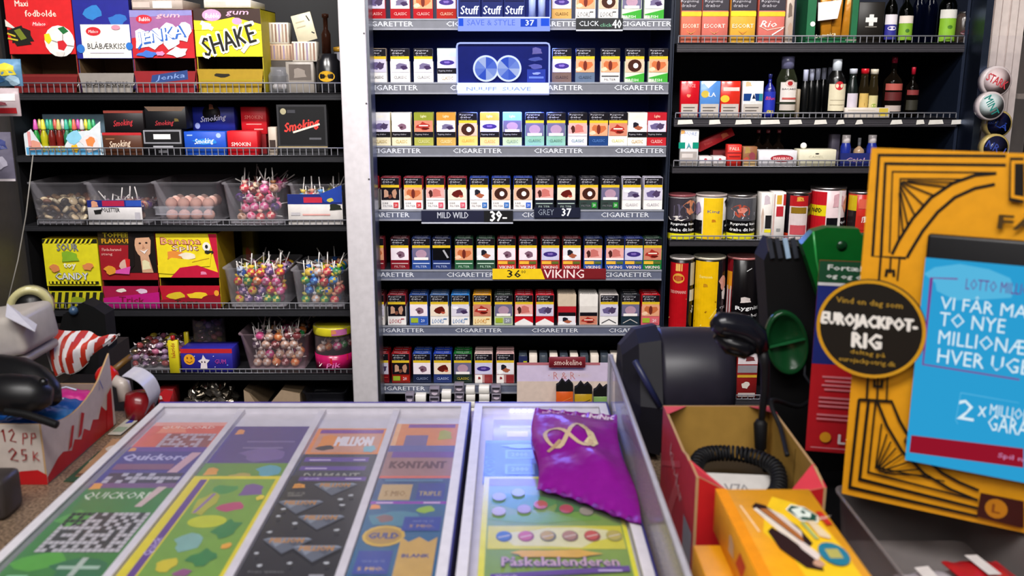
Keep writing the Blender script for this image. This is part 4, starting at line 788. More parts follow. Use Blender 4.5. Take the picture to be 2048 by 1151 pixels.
xc, w_ = span(1611, 1712, 84); rt = empty('herbal_box', (xc, YF, zr[0]), 'green display box holding gold sachets and a torn white note', 'box')
h = top_h(-30, zr[0])
m = MB(); m.box((-w_/2, 0, 0), (w_/2, .10, .014), '#14603a'); m.box((-w_/2, 0, .014), (-w_/2+.022, .10, h), '#14603a'); m.box((w_/2-.016, 0, .014), (w_/2, .10, h), '#14603a'); m.box((-w_/2+.022, .09, .014), (w_/2-.016, .10, h), '#1c1208')
art(m, (-w_/2, 0, 0), (w_, 0, 0), (0, 0, h), pa([('E',1623,46,5,5,'#e4dfd6'),('T','botanica',1650,68,40,7,'#d8d4b8',8,.03,.2),('R',1690,76,1712,79,'#d4d0b8')], 1611, -30, 1712, 84)); m.build('display_carton', rt)
for i in range(3):
    m = MB(); m.bev((-.014, 0, 0), (.014, .012, .13), .003, '#b5761c', 'bag', 1); m.build('sachet', rt, (-.02+.026*i+.012, .012+.008*(i % 2), .0145), (0, R_(-4+4*i), 0))
m = MB(); m.prism([(-.028,0),(.022,.006),(.03,.052),(-.03,.045)], 0, .0006, '#dcd8d6'); a = at(1657, 42, YF); o = m.build('paper_note', None, (a.x, YF-.002, a.z)); tag(o, 'torn white note stuck on the green display box', 'note')
carton('bottle_box', 'black gift box with a white cross', 'box', 1716, 1768, 4, 84, zr[0], [('R',1738,28,1747,50,'#dcdad6'),('R',1731,34,1754,43,'#dcdad6'),('R',1731,51,1754,53,'#77726a')], '#17130f', .06)
BM = {}
def bottle(name, x, Y, z, yt, R, glass, label=None, items=None, cap='#222', lh=(.12, .5), nr_=.28, sh=.62, text='', capr=1.15, group=None, mtg='glass', labels=None, ch=.1):
    H = at(1024, yt, Y-R).z - z
    rt = empty(name, (x, Y, z), label, 'bottle', group)
    m = MB(); n = R*nr_
    m.lathe([(.0005,.001),(R*.9,.001),(R,.005),(R,H*sh),(R*.85,H*(sh+.07)),(n*1.1,H*(sh+.17)),(n,H*(sh+.2)),(n,H*(1-ch))], 20, glass, mtg)
    if mtg == 'glass': m.lathe([(.0004,.005),(R*.86,.005),(R*.9,.009),(R*.9,H*sh*.97),(.0004,H*sh*.97)], 16, glass, 'gloss')
    m.build('glass_body', rt)
    m = MB(); m.lathe([(n*capr,H*(1-ch)-.0005),(n*capr,H-.001),(n*capr*.9,H),(.0004,H)], 16, cap, 'gloss'); m.build('cap', rt)
    if labels:
        m = MB(); W = math.pi*R*.92
        art(m, (0,0,0), (W,0,0), (0,0,H), labels, 'card', cyl(R+.0004, W)); m.build('label', rt)
    return rt
def row_x(px, y, Y=YF): return at(px, y, Y).x
# top right shelf bottles
bottle('liquor_bottle', row_x(1781, 40, YF+.018), YF+.018, zr[0], -40, .0155, '#10100c', 'slim bottle with a white and blue label beside the cross box', lh=None, labels=[('R',.05,.06,.95,.46,'#2a2a86'),('R',.05,.3,.95,.46,'#d8d2d8'),('E',.5,.24,.25,.035,'#d8d0e0')], sh=.55)
bottle('liquor_bottle', row_x(1811, 40, YF+.02), YF+.02, zr[0], -40, .018, '#10140c', 'dark bottle with a green cap and a lime label, left one', cap='#6abf20', labels=[('R',.05,.05,.95,.4,'#7aa82a'),('R',.05,.32,.95,.44,'#d8ccc0'),('E',.5,.2,.1,.03,'#3a6a20')], sh=.5, ch=.22)
for i in range(4):
    bottle('liquor_bottle', row_x(1834+i*12, 40, YF+.05), YF+.055+.014*(i%2), zr[0], -40, .0125, '#10183a', f'dark navy bottle, {ORD[i+1]} from left between the lime labelled bottles', cap='#4a8a20', sh=.55, ch=.3, group='navy bottles on the top right shelf')
bottle('liquor_bottle', row_x(1894, 40, YF+.022), YF+.022, zr[0], -40, .0215, '#0c0f0a', 'dark bottle with a white and lime label, right one', labels=[('R',.05,.03,.95,.54,'#82b42c'),('R',.05,.4,.95,.54,'#d8d6cc'),('E',.5,.26,.1,.03,'#4a7a20')], sh=.6)
bottle('liquor_bottle', row_x(1928, 40, YF+.02), YF+.02, zr[0], 22, .021, '#3a302a', 'flat brown bottle with a dark emblem, rightmost of the top shelf', labels=[('B',.5,.6,.2,.12,'#100c0c',3),('B',.5,.35,.25,.1,'#5c2a34',4)], sh=.78, nr_=.6, mtg='gloss')
# second right shelf
z = zr[1]
for x0, x1, c, its, lb in ((1361,1398,'#b8101e',[('T','PRINCE',1377,171,26,6,'#e89a98',0,.02),('B',1377,190,4,4,'#e88a6a',2)],'crimson'),(1400,1440,'#4f82c4',[('P',[(1402,162),(1432,162),(1416,176)],'#d8e0f0'),('E',1410,187,8,7,'#c9b04a'),('T','LA',1424,188,14,8,'#e0e6f4',0,.03)],'sky blue'),(1441,1480,'#c42a1c',[('R',1446,174,1478,181,'#e8c8c0'),('E',1450,196,9,7,'#eab83a')],'orange red'),(1485,1526,'#dcdcdc',[('B',1495,168,8,6,'#e8b890',3),('R',1487,186,1525,200,'#173a78'),('P',[(1500,202),(1506,170),(1512,202)],'#eceaea'),('P',[(1504,196),(1507,186),(1511,196)],'#1a2440'),('R',1518,186,1525,200,'#2a7a8a')],'white and navy')):
    carton('cigarette_pack', f'{lb} cigarette pack standing left of the bottles on the right shelving', 'cigarettes', x0, x1, 162, 233, z, its+[('R',x0+2,206,x1-2,233,'#b9b0a8'),('R',x0+6,212,x1-8,214,'#5a5450'),('R',x0+6,218,x1-12,220,'#5a5450')], c, .022, mt='gloss')
bottle('liquor_bottle', row_x(1538, 200, YF+.02), YF+.02, z, 148, .0155, '#141a70', 'small blue bottle with red script beside the white navy pack', cap='#20245a', labels=[('R',.05,.08,.95,.6,'#1a2aa0'),('T','Blue',.5,.45,.6,.08,'#c83a5a',0,.03,.2),('B',.5,.14,.2,.05,'#c0b030',2)], sh=.62, mtg='gloss')
bottle('liquor_bottle', row_x(1573, 180, YF+.03), YF+.032, z, 112, .0265, '#5a6248', 'large clear bottle with white label and red seal', cap='#6a6a8a', labels=[('R',.2,.12,.85,.22,'#b8aea4'),('R',.2,.26,.85,.58,'#d6cec8'),('E',.52,.56,.16,.06,'#c0a8a0'),('E',.52,.56,.09,.035,'#a01c20'),('T','BACARDI',.52,.47,.5,.025,'#4a3a3c',0,.02),('R',.28,.3,.78,.33,'#b8504a'),('R',.05,.23,.95,.25,'#30382a')], sh=.62, ch=.2, nr_=.55)
carton('name_card', 'thin beige card edge between the clear bottle and the black ones', 'card', 1594, 1600, 178, 233, z, [], '#8a7c68', .03)
for i in range(5):
    bottle('liquor_bottle', row_x(1609+i*12, 190, YF+.03+.0255*i), YF+.03+.0255*i, z, 139-i*1.2, .0115, '#08090a', f'black bottle with a silver striped cap, {ORD[i+1]} from the left', cap='#b4b8d0', sh=.6, ch=.25, nr_=.5, mtg='gloss')
bottle('liquor_bottle', row_x(1670, 190, YF+.025), YF+.024, z, 118, .0245, '#0c0c0c', 'black bottle with a white cap, red seal and cream label', cap='#cdd4dc', labels=[('R',.14,.12,.9,.58,'#d8ceb0'),('E',.52,.55,.16,.075,'#c01c28'),('R',.22,.3,.82,.31,'#a89c80'),('R',.22,.22,.82,.23,'#a89c80')], sh=.64, ch=.22, nr_=.42, mtg='gloss')
bottle('liquor_bottle', row_x(1703, 190, YF+.02), YF+.018, z, 137, .0145, '#0e1614', 'dark bottle with a pale label, right of the cream labelled one', cap='#c4c8d4', labels=[('R',.1,.12,.95,.5,'#c9c0cc')], sh=.6, nr_=.6, mtg='gloss')
bottle('liquor_bottle', row_x(1726, 190, YF+.02), YF+.018, z, 137, .0125, '#5a4a30', 'small bottle with a red cap and gold label', cap='#c01824', labels=[('R',.1,.1,.95,.5,'#c9a85c'),('P',[(.2,.45),(.5,.3),(.8,.45),(.8,.38),(.5,.24),(.2,.38)],'#8a6420')], sh=.6, nr_=.7)
bottle('liquor_bottle', row_x(1745, 190, YF+.02), YF+.018, z, 138, .0125, '#6a5a38', 'small bottle with a cream cap and pale yellow label', cap='#d4ccb8', labels=[('R',.1,.1,.95,.46,'#ccc08a'),('E',.5,.25,.2,.04,'#8aa040')], sh=.6, nr_=.7)
carton('flat_carton', 'flat white and yellow carton lying before the small bottles', 'carton', 1690, 1780, 215, 231, z, [('R',1758,216,1776,228,'#c9b040'),('R',1696,218,1750,220,'#c8beb0')], '#c8beb4', .012, YF-.0095)
bottle('liquor_bottle', row_x(1786, 180, YF+.04), YF+.045, z, 113, .024, '#33291f', 'brown bottle with a cherry cap and a reddish label', cap='#9c1c38', labels=[('R',.1,.45,.95,.56,'#b0544a'),('R',.1,.28,.95,.42,'#5a1c1c'),('R',.15,.1,.9,.2,'#b8a8a0')], sh=.56, ch=.1)
bottle('liquor_bottle', row_x(1823, 190, YF+.03), YF+.03, z, 134, .0165, '#241c16', 'narrow brown bottle with a red cap, right of the cherry capped one', cap='#a8182c', labels=[('R',.1,.45,.95,.55,'#803030'),('R',.1,.15,.95,.35,'#2c2a20')], sh=.56, ch=.14)
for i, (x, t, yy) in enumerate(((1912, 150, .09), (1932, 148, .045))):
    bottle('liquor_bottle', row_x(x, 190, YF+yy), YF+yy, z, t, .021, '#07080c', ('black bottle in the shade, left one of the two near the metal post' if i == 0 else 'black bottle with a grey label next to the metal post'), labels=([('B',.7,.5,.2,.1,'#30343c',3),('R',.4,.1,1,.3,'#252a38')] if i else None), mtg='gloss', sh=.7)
# third right shelf
z = zr[2]
carton('cigarette_pack', 'white and teal cigarette pack, leftmost on the third right shelf', 'cigarettes', 1361, 1397, 259, 331, z, [('B',1364,264,7,5,'#e8a860',3),('T','MORE',1380,267,26,7,'#8a9cc8',0,0,.2),('R',1357,284,1370,296,'#128a72'),('R',1385,284,1397,296,'#128a72'),('P',[(1373,297),(1377,284),(1383,297),(1378,292)],'#5a9aa8'),('R',1360,302,1394,329,'#a8a09c'),('R',1364,306,1386,314,'#d0c8c4')], '#dedede', .022, mt='gloss')
a = at(1398, 331, YF)
carton('cigarette_pack', 'small white pack with red mark lying left, under the leaning red pack', 'cigarettes', 1399, 1424, 313, 331, z, [('E',1411,319,3,3,'#c23a4a'),('R',1400,326,1423,330,'#b0a8a4')], '#d4cccc', .05)
carton('cigarette_pack', 'small white pack with red mark left of the upright red pack', 'cigarettes', 1427, 1452, 313, 331, z, [('E',1440,319,3,3,'#c23a4a'),('R',1428,326,1451,330,'#b0a8a4')], '#d4cccc', .05)
m = MB(); m.bev((-.052, 0, -.0118), (.052, .05, .0118), .001, '#c0202a', 'card', 1); art(m, (-.052, 0, -.0118), (.104, 0, 0), (0, 0, .0236), [('T','Prince',.3,.5,.2,.3,'#e06a60'),('B',.75,.5,.12,.35,'#e07a50',3)])
a = at(1436, 284, YF+.02); tag(m.build('cigarette_pack', None, (a.x, YF+.052, a.z+.004), (0, R_(-26), 0)), 'red pack leaning at a slant over the small white packs', 'cigarettes')
m = MB(); m.box((-.03, 0, 0), (.03, .05, .038), '#5c1418'); tag(m.build('cigarette_pack', None, (a.x+.025, YF+.0525, z)), 'dark red pack in the shade propping the leaning one', 'cigarettes')
carton('cigarette_pack', 'upright red pack in front of the leaning red one', 'cigarettes', 1455, 1483, 289, 331, z, [('T','PALL',1469,297,20,6,'#f0c8b8',0,.03),('R',1455,304,1483,306,'#7a1418'),('R',1458,311,1480,313,'#801418')], '#d02a20', .03)
carton('cigarette_pack', 'brown patterned carton beside the upright red pack', 'cigarettes', 1486, 1514, 293, 331, z, [('B',1494,300,7,8,'#a8884a',3),('B',1504,312,7,8,'#8a3a44',5),('B',1492,318,6,6,'#b84a3a',6),('R',1486,322,1514,331,'#c8a878')], '#8a5a38', .03)
carton('sweet_carton', 'white low carton with a red oval on the third right shelf', 'carton', 1518, 1594, 301, 331, z, [('E',1564,316,23,7,'#8a2430'),('E',1564,316,21,5.5,'#b02c38'),('T','MARABOU',1564,316,34,5,'#f0d4d0',0,.03)], '#dcd8dc', .05)
for i, x in enumerate((1517, 1536, 1558)):
    bottle('small_bottle', row_x(x, 270, YF+.075), YF+.075, z, 259, .016, '#5a4438', ('left', 'middle', 'right')[i]+' one of three brownish glass bottles behind the red oval carton', cap='#7a3038', sh=.45, nr_=.3)
carton('sweet_carton', 'cream low carton right of the red oval carton', 'carton', 1598, 1672, 299, 331, z, [('E',1634,307,4,1.5,'#2a2622'),('T','CAMEL',1632,313,30,5,'#b8b098'),('R',1612,318,1654,319,'#c0b89c')], '#d8d2b8', .05)
m = MB(); m.ball((0, 0, .0085), .0085, '#f0eeec', 'gloss', 14); o = m.build('white_ball', None, (row_x(1612, 289), YF+.02, at(1612, 299, YF).z+.0002)); tag(o, 'small round white ball sitting on the cream carton', 'ball')
xc, w_ = span(1680, 1752, 331); rt = empty('bottle_tray', (xc, YF, z), 'dark blue carton tray with two white topped bottles', 'tray')
m = MB(); m.box((-w_/2, .002, 0), (w_/2, .07, .002), '#1a2468'); m.box((-w_/2, 0, 0), (w_/2, .002, top_h(306, z)), '#1a2468'); m.box((-w_/2, .068, .002), (w_/2, .07, top_h(300, z)), '#141c50'); art(m, (-w_/2, 0, 0), (w_, 0, 0), (0, 0, top_h(306, z)), [('T','Gajol',.42,.45,.5,.4,'#c89ab8',0,.03,.1)]); m.build('carton_body', rt)
for i, x in enumerate((1691, 1743)):
    bottle('small_bottle', row_x(x, 300, YF+.03), YF+.03, z+.0022, 270, .0135, '#1c2c88', ('left' if i == 0 else 'right')+' white capped blue bottle in the dark blue tray', cap='#ddd4d4', sh=.6, ch=.32, nr_=.7, mtg='gloss')
bottle('small_bottle', row_x(1719, 300, YF+.03), YF+.035, z+.0022, 276, .014, '#a08468', 'brown and grey vial between the two white capped bottles', cap='#8a8a8e', sh=.5, ch=.3, mtg='gloss')
carton('small_carton', 'lilac grey carton behind the dark blue tray', 'carton', 1662, 1679, 268, 331, z, [], '#6a6478', .03, YF+.055)
# tins
def tin(x0, x1, yt, z, base, items, label, rim='#8a8488', D=0, lid='#b0a8a8', Y=YF):
    xc, w_ = span(x0, x1, (yt+470)/2 if z == zr[3] else (yt+655)/2, Y); R = w_/2; H = at(1024, yt, Y).z - z - R*.0; rt = empty('tobacco_tin', (xc, Y+R+D, z), label, 'tin', None)
    m = MB(); m.lathe([(.0005,0),(R-.001,0),(R,.002),(R,H-.004),(R-.001,H-.003)], 28, base, 'gloss'); W = math.pi*R
    its = [(('R',)+(it[1], it[2], it[3], it[4], it[5])) if it[0] == 'R' else it for it in items]
    art(m, (0,0,0), (W,0,0), (0,0,H), its, 'gloss', cyl(R+.0002, W)); m.build('tin_body', rt)
    m = MB(); m.lathe([(R+.0012,H-.006),(R+.0012,H-.0005),(R-.001,H),(R-.003,H-.002),(.0005,H-.002)], 28, lid, 'metal' if lid == '#b0a8a8' else 'gloss'); m.build('lid', rt); return rt
warn = lambda a, b: [('R',a,.14,b,.42,'#0c0b0e')]
z = zr[3]
tin(1340, 1394, 390, z, '#c4bfc0', [('R',.04,0,.96,.13,'#e6dc20'),('R',.04,.13,.96,.42,'#0c0b0e'),('T','Rygning kan',.5,.34,.62,.07,'#e8e8e8',0,.04),('T','dræbe dit barn',.5,.22,.66,.07,'#e8e8e8',0,.04),('R',.04,.42,.96,.93,'#39343c'),('B',.4,.62,.22,.2,'#5a5468',3),('B',.68,.72,.2,.16,'#c07a5a',5),('B',.35,.48,.28,.07,'#d8d0cc',6),('P',[(.7,.42),(.95,.42),(.95,.9),(.84,.8)],'#120f12')], 'tobacco tin with a dark warning picture and yellow foot, leftmost tin', lid='#8a4a50')
tin(1397, 1458, 390, z, '#e9e2e0', [('R',.28,0,.72,.93,'#ecc21c'),('T','King',.5,.62,.26,.08,'#6a6a8a',0,.03),('B',.5,.42,.06,.04,'#c07a1c',3),('R',.0,0,.28,.11,'#e6dc20'),('R',.0,.11,.26,.42,'#0f0e12'),('R',.74,.11,1,.42,'#0f0e12'),('R',.74,0,1,.11,'#e6dc20'),('B',.14,.7,.12,.18,'#9a88a8',4),('B',.84,.82,.1,.08,'#1a1416',5),('T','død',.86,.3,.16,.06,'#e0e0e0',0,.04)], 'tobacco tin with a bright yellow centre band on the fourth right shelf', lid='#b8a8a4')
tin(1460, 1517, 390, z, '#c4bfc0', [('R',.04,0,.96,.13,'#e6dc20'),('R',.04,.13,.96,.42,'#0c0b0e'),('T','Rygning kan',.5,.34,.62,.07,'#e8e8e8',0,.04),('T','dræbe dit barn',.5,.22,.66,.07,'#e8e8e8',0,.04),('R',.04,.42,.96,.93,'#4a4a50'),('B',.5,.55,.38,.12,'#c8ccd8',3),('B',.42,.64,.22,.14,'#a84a38',5),('B',.45,.66,.12,.08,'#d08070',6)], 'tobacco tin with a red lung picture and yellow foot')
carton('tobacco_box', 'white tobacco box with red and gold panels beside the tins', 'tobacco', 1521, 1544, 386, 478, z, [('B',1532,400,8,12,'#d0c0c8',3),('R',1531,430,1543,456,'#141216'),('R',1530,458,1543,464,'#e0d420'),('B',1525,440,3,24,'#c8b0a0',5)], '#e6e0da', .05)
carton('tobacco_box', 'white tobacco box with a gold crest and a red stripe panel', 'tobacco', 1545, 1570, 384, 478, z, [('R',1552,390,1562,408,'#d8a838'),('R',1565,388,1570,410,'#b02828'),('R',1552,412,1566,432,'#b82430'),('R',1554,456,1562,462,'#8a8a8a'),('R',1546,388,1549,476,'#c8a8a0')], '#e8e2de', .05)
tin(1577, 1626, 384, z, '#15121a', [('R',.2,.0,.7,.9,'#d8c8c8'),('R',.2,.7,.7,.92,'#b01c20'),('B',.46,.85,.12,.06,'#d8a040',3),('R',.25,.55,.65,.68,'#8a6a1c'),('R',.25,.1,.66,.3,'#c05058'),('R',.0,.0,.2,.12,'#c83a20')], 'dark tin with a red, olive and white label, partly behind the green cover')
tin(1631, 1700, 376, z, '#e2ccce', [('R',.0,.0,.38,.92,'#c01a24'),('R',.02,.45,.38,.66,'#e0cc18'),('T','NØD',.2,.56,.2,.08,'#1a1a10',0,.04),('B',.6,.75,.16,.16,'#d8a8b0',3),('B',.84,.7,.14,.2,'#d88a80',4),('R',.40,.22,1,.42,'#0f0d12'),('R',.60,.05,.66,.95,'#f0e8e6'),('T','Nyd livet',.8,.32,.3,.06,'#e0e0e0',0,.04)], 'wide tin with red and yellow left side and pale pink right side')
tin(1704, 1752, 384, z, '#c02a20', [('R',.0,.6,.3,.92,'#c9b01c'),('R',.0,.1,.3,.6,'#251a1c'),('R',.35,.65,1,.85,'#d8604a'),('R',.35,.2,1,.5,'#b82a20'),('B',.55,.42,.16,.08,'#e8e0d8',3)], 'red tin mostly hidden by the golden sign')
z = zr[4]
tin(1342, 1390, 516, z, '#141014', [('R',.08,.0,.62,.93,'#b3101a'),('R',.28,.82,.46,.92,'#e0b060'),('E',.36,.72,.16,.07,'#d9a03c'),('E',.36,.72,.09,.04,'#b8502c'),('T','TIEDEMANNS',.36,.53,.44,.04,'#e0a8a0',0,.02),('L',[(.1,.15),(.6,.44)],.0022,'#d9a860'),('R',.68,.62,.97,.93,'#b9b09c'),('R',.68,.4,.97,.56,'#c9c4b4'),('T','død',.8,.28,.2,.05,'#e0e0e0',70,.04)], 'tall red tobacco tin with a gold seal on the fifth right shelf', lid='#c0b8b4')
tin(1391, 1455, 516, z, '#141014', [('R',.12,.0,.62,.95,'#e9b80c'),('T','Samson',.37,.74,.26,.04,'#f4e08a',0,.02),('B',.37,.62,.06,.03,'#c08a1c',3),('L',[(.15,.1),(.4,.25),(.6,.4)],.004,'#a87408'),('L',[(.3,.05),(.5,.18),(.62,.3)],.003,'#f4d85a'),('B',.76,.65,.12,.1,'#e0a090',5),('B',.8,.5,.08,.1,'#efe6e0',6),('T','ryg',.8,.3,.2,.04,'#e0e0e0')], 'tall bright yellow tobacco tin between the red and the black one', lid='#c8c0ac')
tin(1459, 1523, 516, z, '#0d0a0c', [('R',.05,.05,.22,.98,'#7a141c'),('R',.06,.55,.21,.8,'#d8901c'),('R',.08,.2,.2,.6,'#d8c8c8'),('B',.5,.42,.14,.05,'#d8ccc8',3),('T','Rygning',.62,.3,.6,.07,'#e4e4e4',0,.04),('T','dræber',.62,.2,.5,.05,'#e4e4e4',0,.04),('L',[(.5,.82),(.6,.86)],.002,'#ddd'),('L',[(.78,.86),(.86,.78),(.86,.72)],.003,'#ddd')], 'tall black tobacco tin with a reddish rim and white lettering', lid='#a86a68')
z = zr[5]
carton('cigarette_pack', 'red and gold pack with a warning picture seen behind the scanner', 'cigarettes', 1474, 1515, 698, 790, z, [('R',1475,704,1514,726,'#d8ccd0'),('B',1498,716,12,6,'#6a2c30',3),('R',1475,728,1514,742,'#8a868c'),('R',1475,746,1514,751,'#c9a02c'),('B',1492,765,9,8,'#d8ccc0',6),('R',1478,780,1512,788,'#b8a8a4')], '#8a1818', .022)
carton('cigarette_pack', 'dark pack with a pale picture left of the red and gold one', 'cigarettes', 1438, 1470, 696, 790, z, [('B',1458,718,8,9,'#a890a8',3),('R',1440,750,1468,780,'#1a1a20')], '#0f0f14', .022)
# low cigarette shelf, carton and stacks
YL_ = YS-.034; zl = zs(842, YL_)
b = MB(); b.box((CX0+.007, YL_-.002, zl-.012), (CX1-.008, YS+.358, zl-.0005), '#15161a', 'paint'); b.build('shelf', Croot)
for i, (x0, x1, yt, wht) in enumerate(((810,828,787,0),(830,852,790,1),(858,879,775,0),(882,902,783,1),(908,928,768,0),(931,950,775,1),(957,979,774,1),(982,1002,772,0))):
    p = at((x0+x1)/2, 800, YL_); w2 = (x1-x0)/F*YL_/2; n = (3,3,4,4,5,5,5,5)[i]; ht = (at(1024, yt, YL_).z-zl)/n
    for k in range(n):
        m = MB(); m.bev((-w2, 0, 0), (w2, .028, ht-.0006), .001, '#e2ded8' if wht else '#77707e', 'card', 1)
        if not wht: art(m, (-w2, 0, .0), (2*w2, 0, 0), (0, 0, ht), [('R',.1,.55,.9,.8,'#2a2630'),('B',.5,.3,.3,.2,'#c8b8c8',2)])
        o = m.build('small_box', None, (p.x + (.0008 if k % 2 else 0), YL_, zl+k*ht))
        tag(o, f'small {"white" if wht else "patterned grey"} box, {ORD[k+1]} from below in the {ORD[i+1]} pile before the lowest strip', 'box', 'small boxes piled before the lowest strip')
xc, w_ = span(1034, 1244, 740, YS-.07); YB = YS-.072
rt = empty('cigar_display', (xc, YB, zs(835, YB)), 'cream carton display with dark red band in front of the lowest cigarette shelf', 'display')
zb = rt.location.z; H0 = at(1024, 762, YB).z-zb; H1 = at(1024, 735, YB).z-zb
m = MB(); m.box((-w_/2, 0, 0), (w_/2, .002, H0), '#d4c0b4'); m.box((-w_/2, .002, 0), (-w_/2+.002, .034, H0), '#c4b0a4'); m.box((w_/2-.002, .002, 0), (w_/2, .034, H0), '#c4b0a4'); m.box((-w_/2+.002, .032, 0), (w_/2-.002, .034, H0+.03), '#b8a498')
m.add([(-w_/2, 0, H0), (w_/2, 0, H0), (w_/2, .034, H1+.004), (-w_/2, .034, H1+.004)], [(0,1,2,3)], '#948494'); art(m, (-w_/2, 0, H0), (w_, 0, 0), (0, .034, H1-H0+.004), [('T','· R & R ·',.45,.3,.3,.4,'#8a4a50'),('R',0,.86,.8,1,'#7a1424')]); m.build('carton_body', rt)
a = at(1098, 735, YB); c = at(1172, 716, YB)
m = MB(); m.bev((a.x-xc, .012, H1-.004), (c.x-xc, .016, c.z-zb), .002, '#6e1420', 'card', 1); art(m, (a.x-xc, .012, H1-.004), (c.x-a.x, 0, 0), (0, 0, c.z-zb-H1+.004), [('T','smokeline',.52,.5,.76,.5,'#d8b8b0',0,.03,.1)]); m.build('sign_tab', rt)
for i in range(10):
    x = row_x(1046+i*20.5, 725, YF)-xc
    m = MB(); wht = i % 2 == 1; m.bev((-.011, 0, 0), (.011, .05, .08), .001, ('#d8ccc0' if wht else '#39404a'), 'gloss', 1)
    if i == 0: m.box((-.012, -.0004, .04), (.012, 0, .078), '#1c2450'); m.box((.001, -.0008, .05), (.011, -.0004, .064), '#a8b020')
    o = m.build('small_box', None, (x+xc, YF, CS[6][0]+.0002)); tag(o, f'{"white" if wht else "dark grey"} small box, {ORD[i+1]} from the left behind the top of the cream carton display', 'box', 'small boxes behind the cigar display')
for i, (x0, x1, c, c2) in enumerate(((1112, 1146, '#c2521c', '#7a1c14'), (1149, 1184, '#a8861c', '#5a4a14'), (1187, 1222, '#6c8c4c', '#3a5a2c'))):
    p = at((x0+x1)/2, 835, YB-.03); z0 = zb; hh = at(1024, 784+i*5, YB-.03).z-z0; w2 = (x1-x0)/F*2.45/2
    rt = empty('cigarillo_pack', (p.x, YB-.025, z0), ('orange', 'mustard yellow', 'pale green')[i]+' pack with a jagged black top before the cream carton display', 'packet', None)
    m = MB(); m.bev((-w2, 0, 0), (w2, .02, hh), .001, c, 'gloss', 1); art(m, (-w2, 0, 0), (2*w2, 0, 0), (0, 0, hh), [('B',.5,.3,.4,.12,c2,3),('L',[(.3,.3),(.7,.34)],.002,'#e0d0c8'),('L',[(.1,.6),(.9,.8)],.0015,'#e08a4a' if i == 0 else c2)], 'gloss'); m.build('pack_body', rt)
    m = MB(); m.prism([(-w2, hh), (w2, hh), (w2, hh+.018), (w2*.5, hh+.03), (w2*.1, hh+.022), (-w2*.3, hh+.033), (-w2*.7, hh+.02), (-w2, hh+.016)], .001, .019, '#0b0a0c', 'matte'); m.build('black_top', rt)
# tins in the holder and the neighbouring shelf, far right
hx = at(1985, 200, 2.36)
m = MB(); m.box((.0, 0, 0), (.11, .004, .34), '#cfc4c0', 'pane'); 
m.box((.0, -.02, 0), (.11, 0, .003), '#9a90a0', 'clear'); rt = empty('tin_holder', (1.197, 2.385, at(1024, 345, 2.385).z), 'clear holder with round tins hanging beside the metal post', 'holder'); m.build('back_plate', rt)
for i, (px, py, r_, c, c2, tx, nm) in enumerate(((1993, 163, 30, '#dcc8c8', '#c8404a', 'STARK', 'white round tin with red lettering'), (1982, 212, 28, '#cfdcdc', '#2a8a80', 'MINT', 'white round tin with teal lettering'), (1997, 248, 27, '#15193c', '#2a44a0', 'BLÅ', 'navy round tin with a gold rim'), (1990, 296, 28, '#1a1c34', '#3a4a9a', 'NR 1', 'dark round tin partly behind the golden sign'))):
    Yt = 2.36 - .03*(i % 2); p = at(px, py, Yt); R = r_/F*Yt
    rt = empty('round_tin', (p.x, Yt, p.z), nm, 'tin', None, (0, 0, 0)); m = MB()
    m.T = Matrix.Rotation(math.pi/2, 4, 'X'); m.lathe([(.0005,-.018),(R,-.018),(R,.0),(R*.93,.003),(.0005,.003)], 28, '#b09a5c' if i > 1 else '#c4b8b8', 'gloss'); m.lathe([(R*.86,.0032),(.0005,.0034)], 28, c, 'gloss'); m.T = None; m.build('tin_body', rt)
    m = MB(); art(m, (-R, -.0036, -R), (2*R, 0, 0), (0, 0, 2*R), [('T',tx,.5,.52,.72,.26,c2,-25 if i != 1 else -60,.03)], 'gloss'); m.build('lid_print', rt)
rt = empty('side_rack', (0, 0, 0), 'blurred wall rack with shelves right of the white strips', 'shelves')
m = MB(); m.box((1.302, 2.5, .2), (1.7, 2.52, 2.05), '#2c2622', 'paint'); m.build('back_panel', rt)
for y in (45, 190, 350):
    m = MB(); zz = zs(y, 2.3); m.box((1.302, 2.3, zz-.012), (1.7, 2.498, zz), '#8a8078' if y < 300 else '#1a1a1c', 'paint'); m.build('shelf', rt)
cols = ['#c89aa0','#b02a24','#a8642c','#c0b0a4','#5a3a2c','#8a8a8c']
for k, y in enumerate((45, 190)):
    for i in range(5):
        m = MB(); m.bev((-.018, 0, 0), (.018, .03, .07 if k == 0 else .12), .002, cols[(i*2+k) % 6], 'gloss', 1); m.box((-.015, -.0006, .02), (.015, 0, .04), cols[(i+k+3) % 6])
        o = m.build('packet', None, (1.345+i*.045, 2.32, zs(y, 2.3)+.0002)); tag(o, f'small coloured packet, {ORD[i+1]} from the left on the {"upper" if k == 0 else "lower"} shelf of the side rack', 'packet', 'packets in the side rack')
# ---------------------------------------------------------------- the counter
ZK = .95
m = MB(); m.box((-1.75, .35, ZK-.04), (1.35, 1.47, ZK), '#7a6652', 'granite'); rt = empty('counter', (0, 0, 0), 'shop counter with a speckled brown top in the foreground', 'counter'); m.build('countertop', rt)
m = MB(); m.box((-1.72, .40, 0), (1.32, 1.43, ZK-.0405), '#2c2622', 'paint'); m.build('counter_body', rt)
m = MB(); m.box((.345, .42, ZK+.0002), (1.3, 1.46, ZK+.003), '#0d0d10', 'rubber'); tag(m.build('counter_sheet', None), 'thin black sheet covering the right part of the counter', 'mat')  # thin black sheet added to make the right of the counter dark
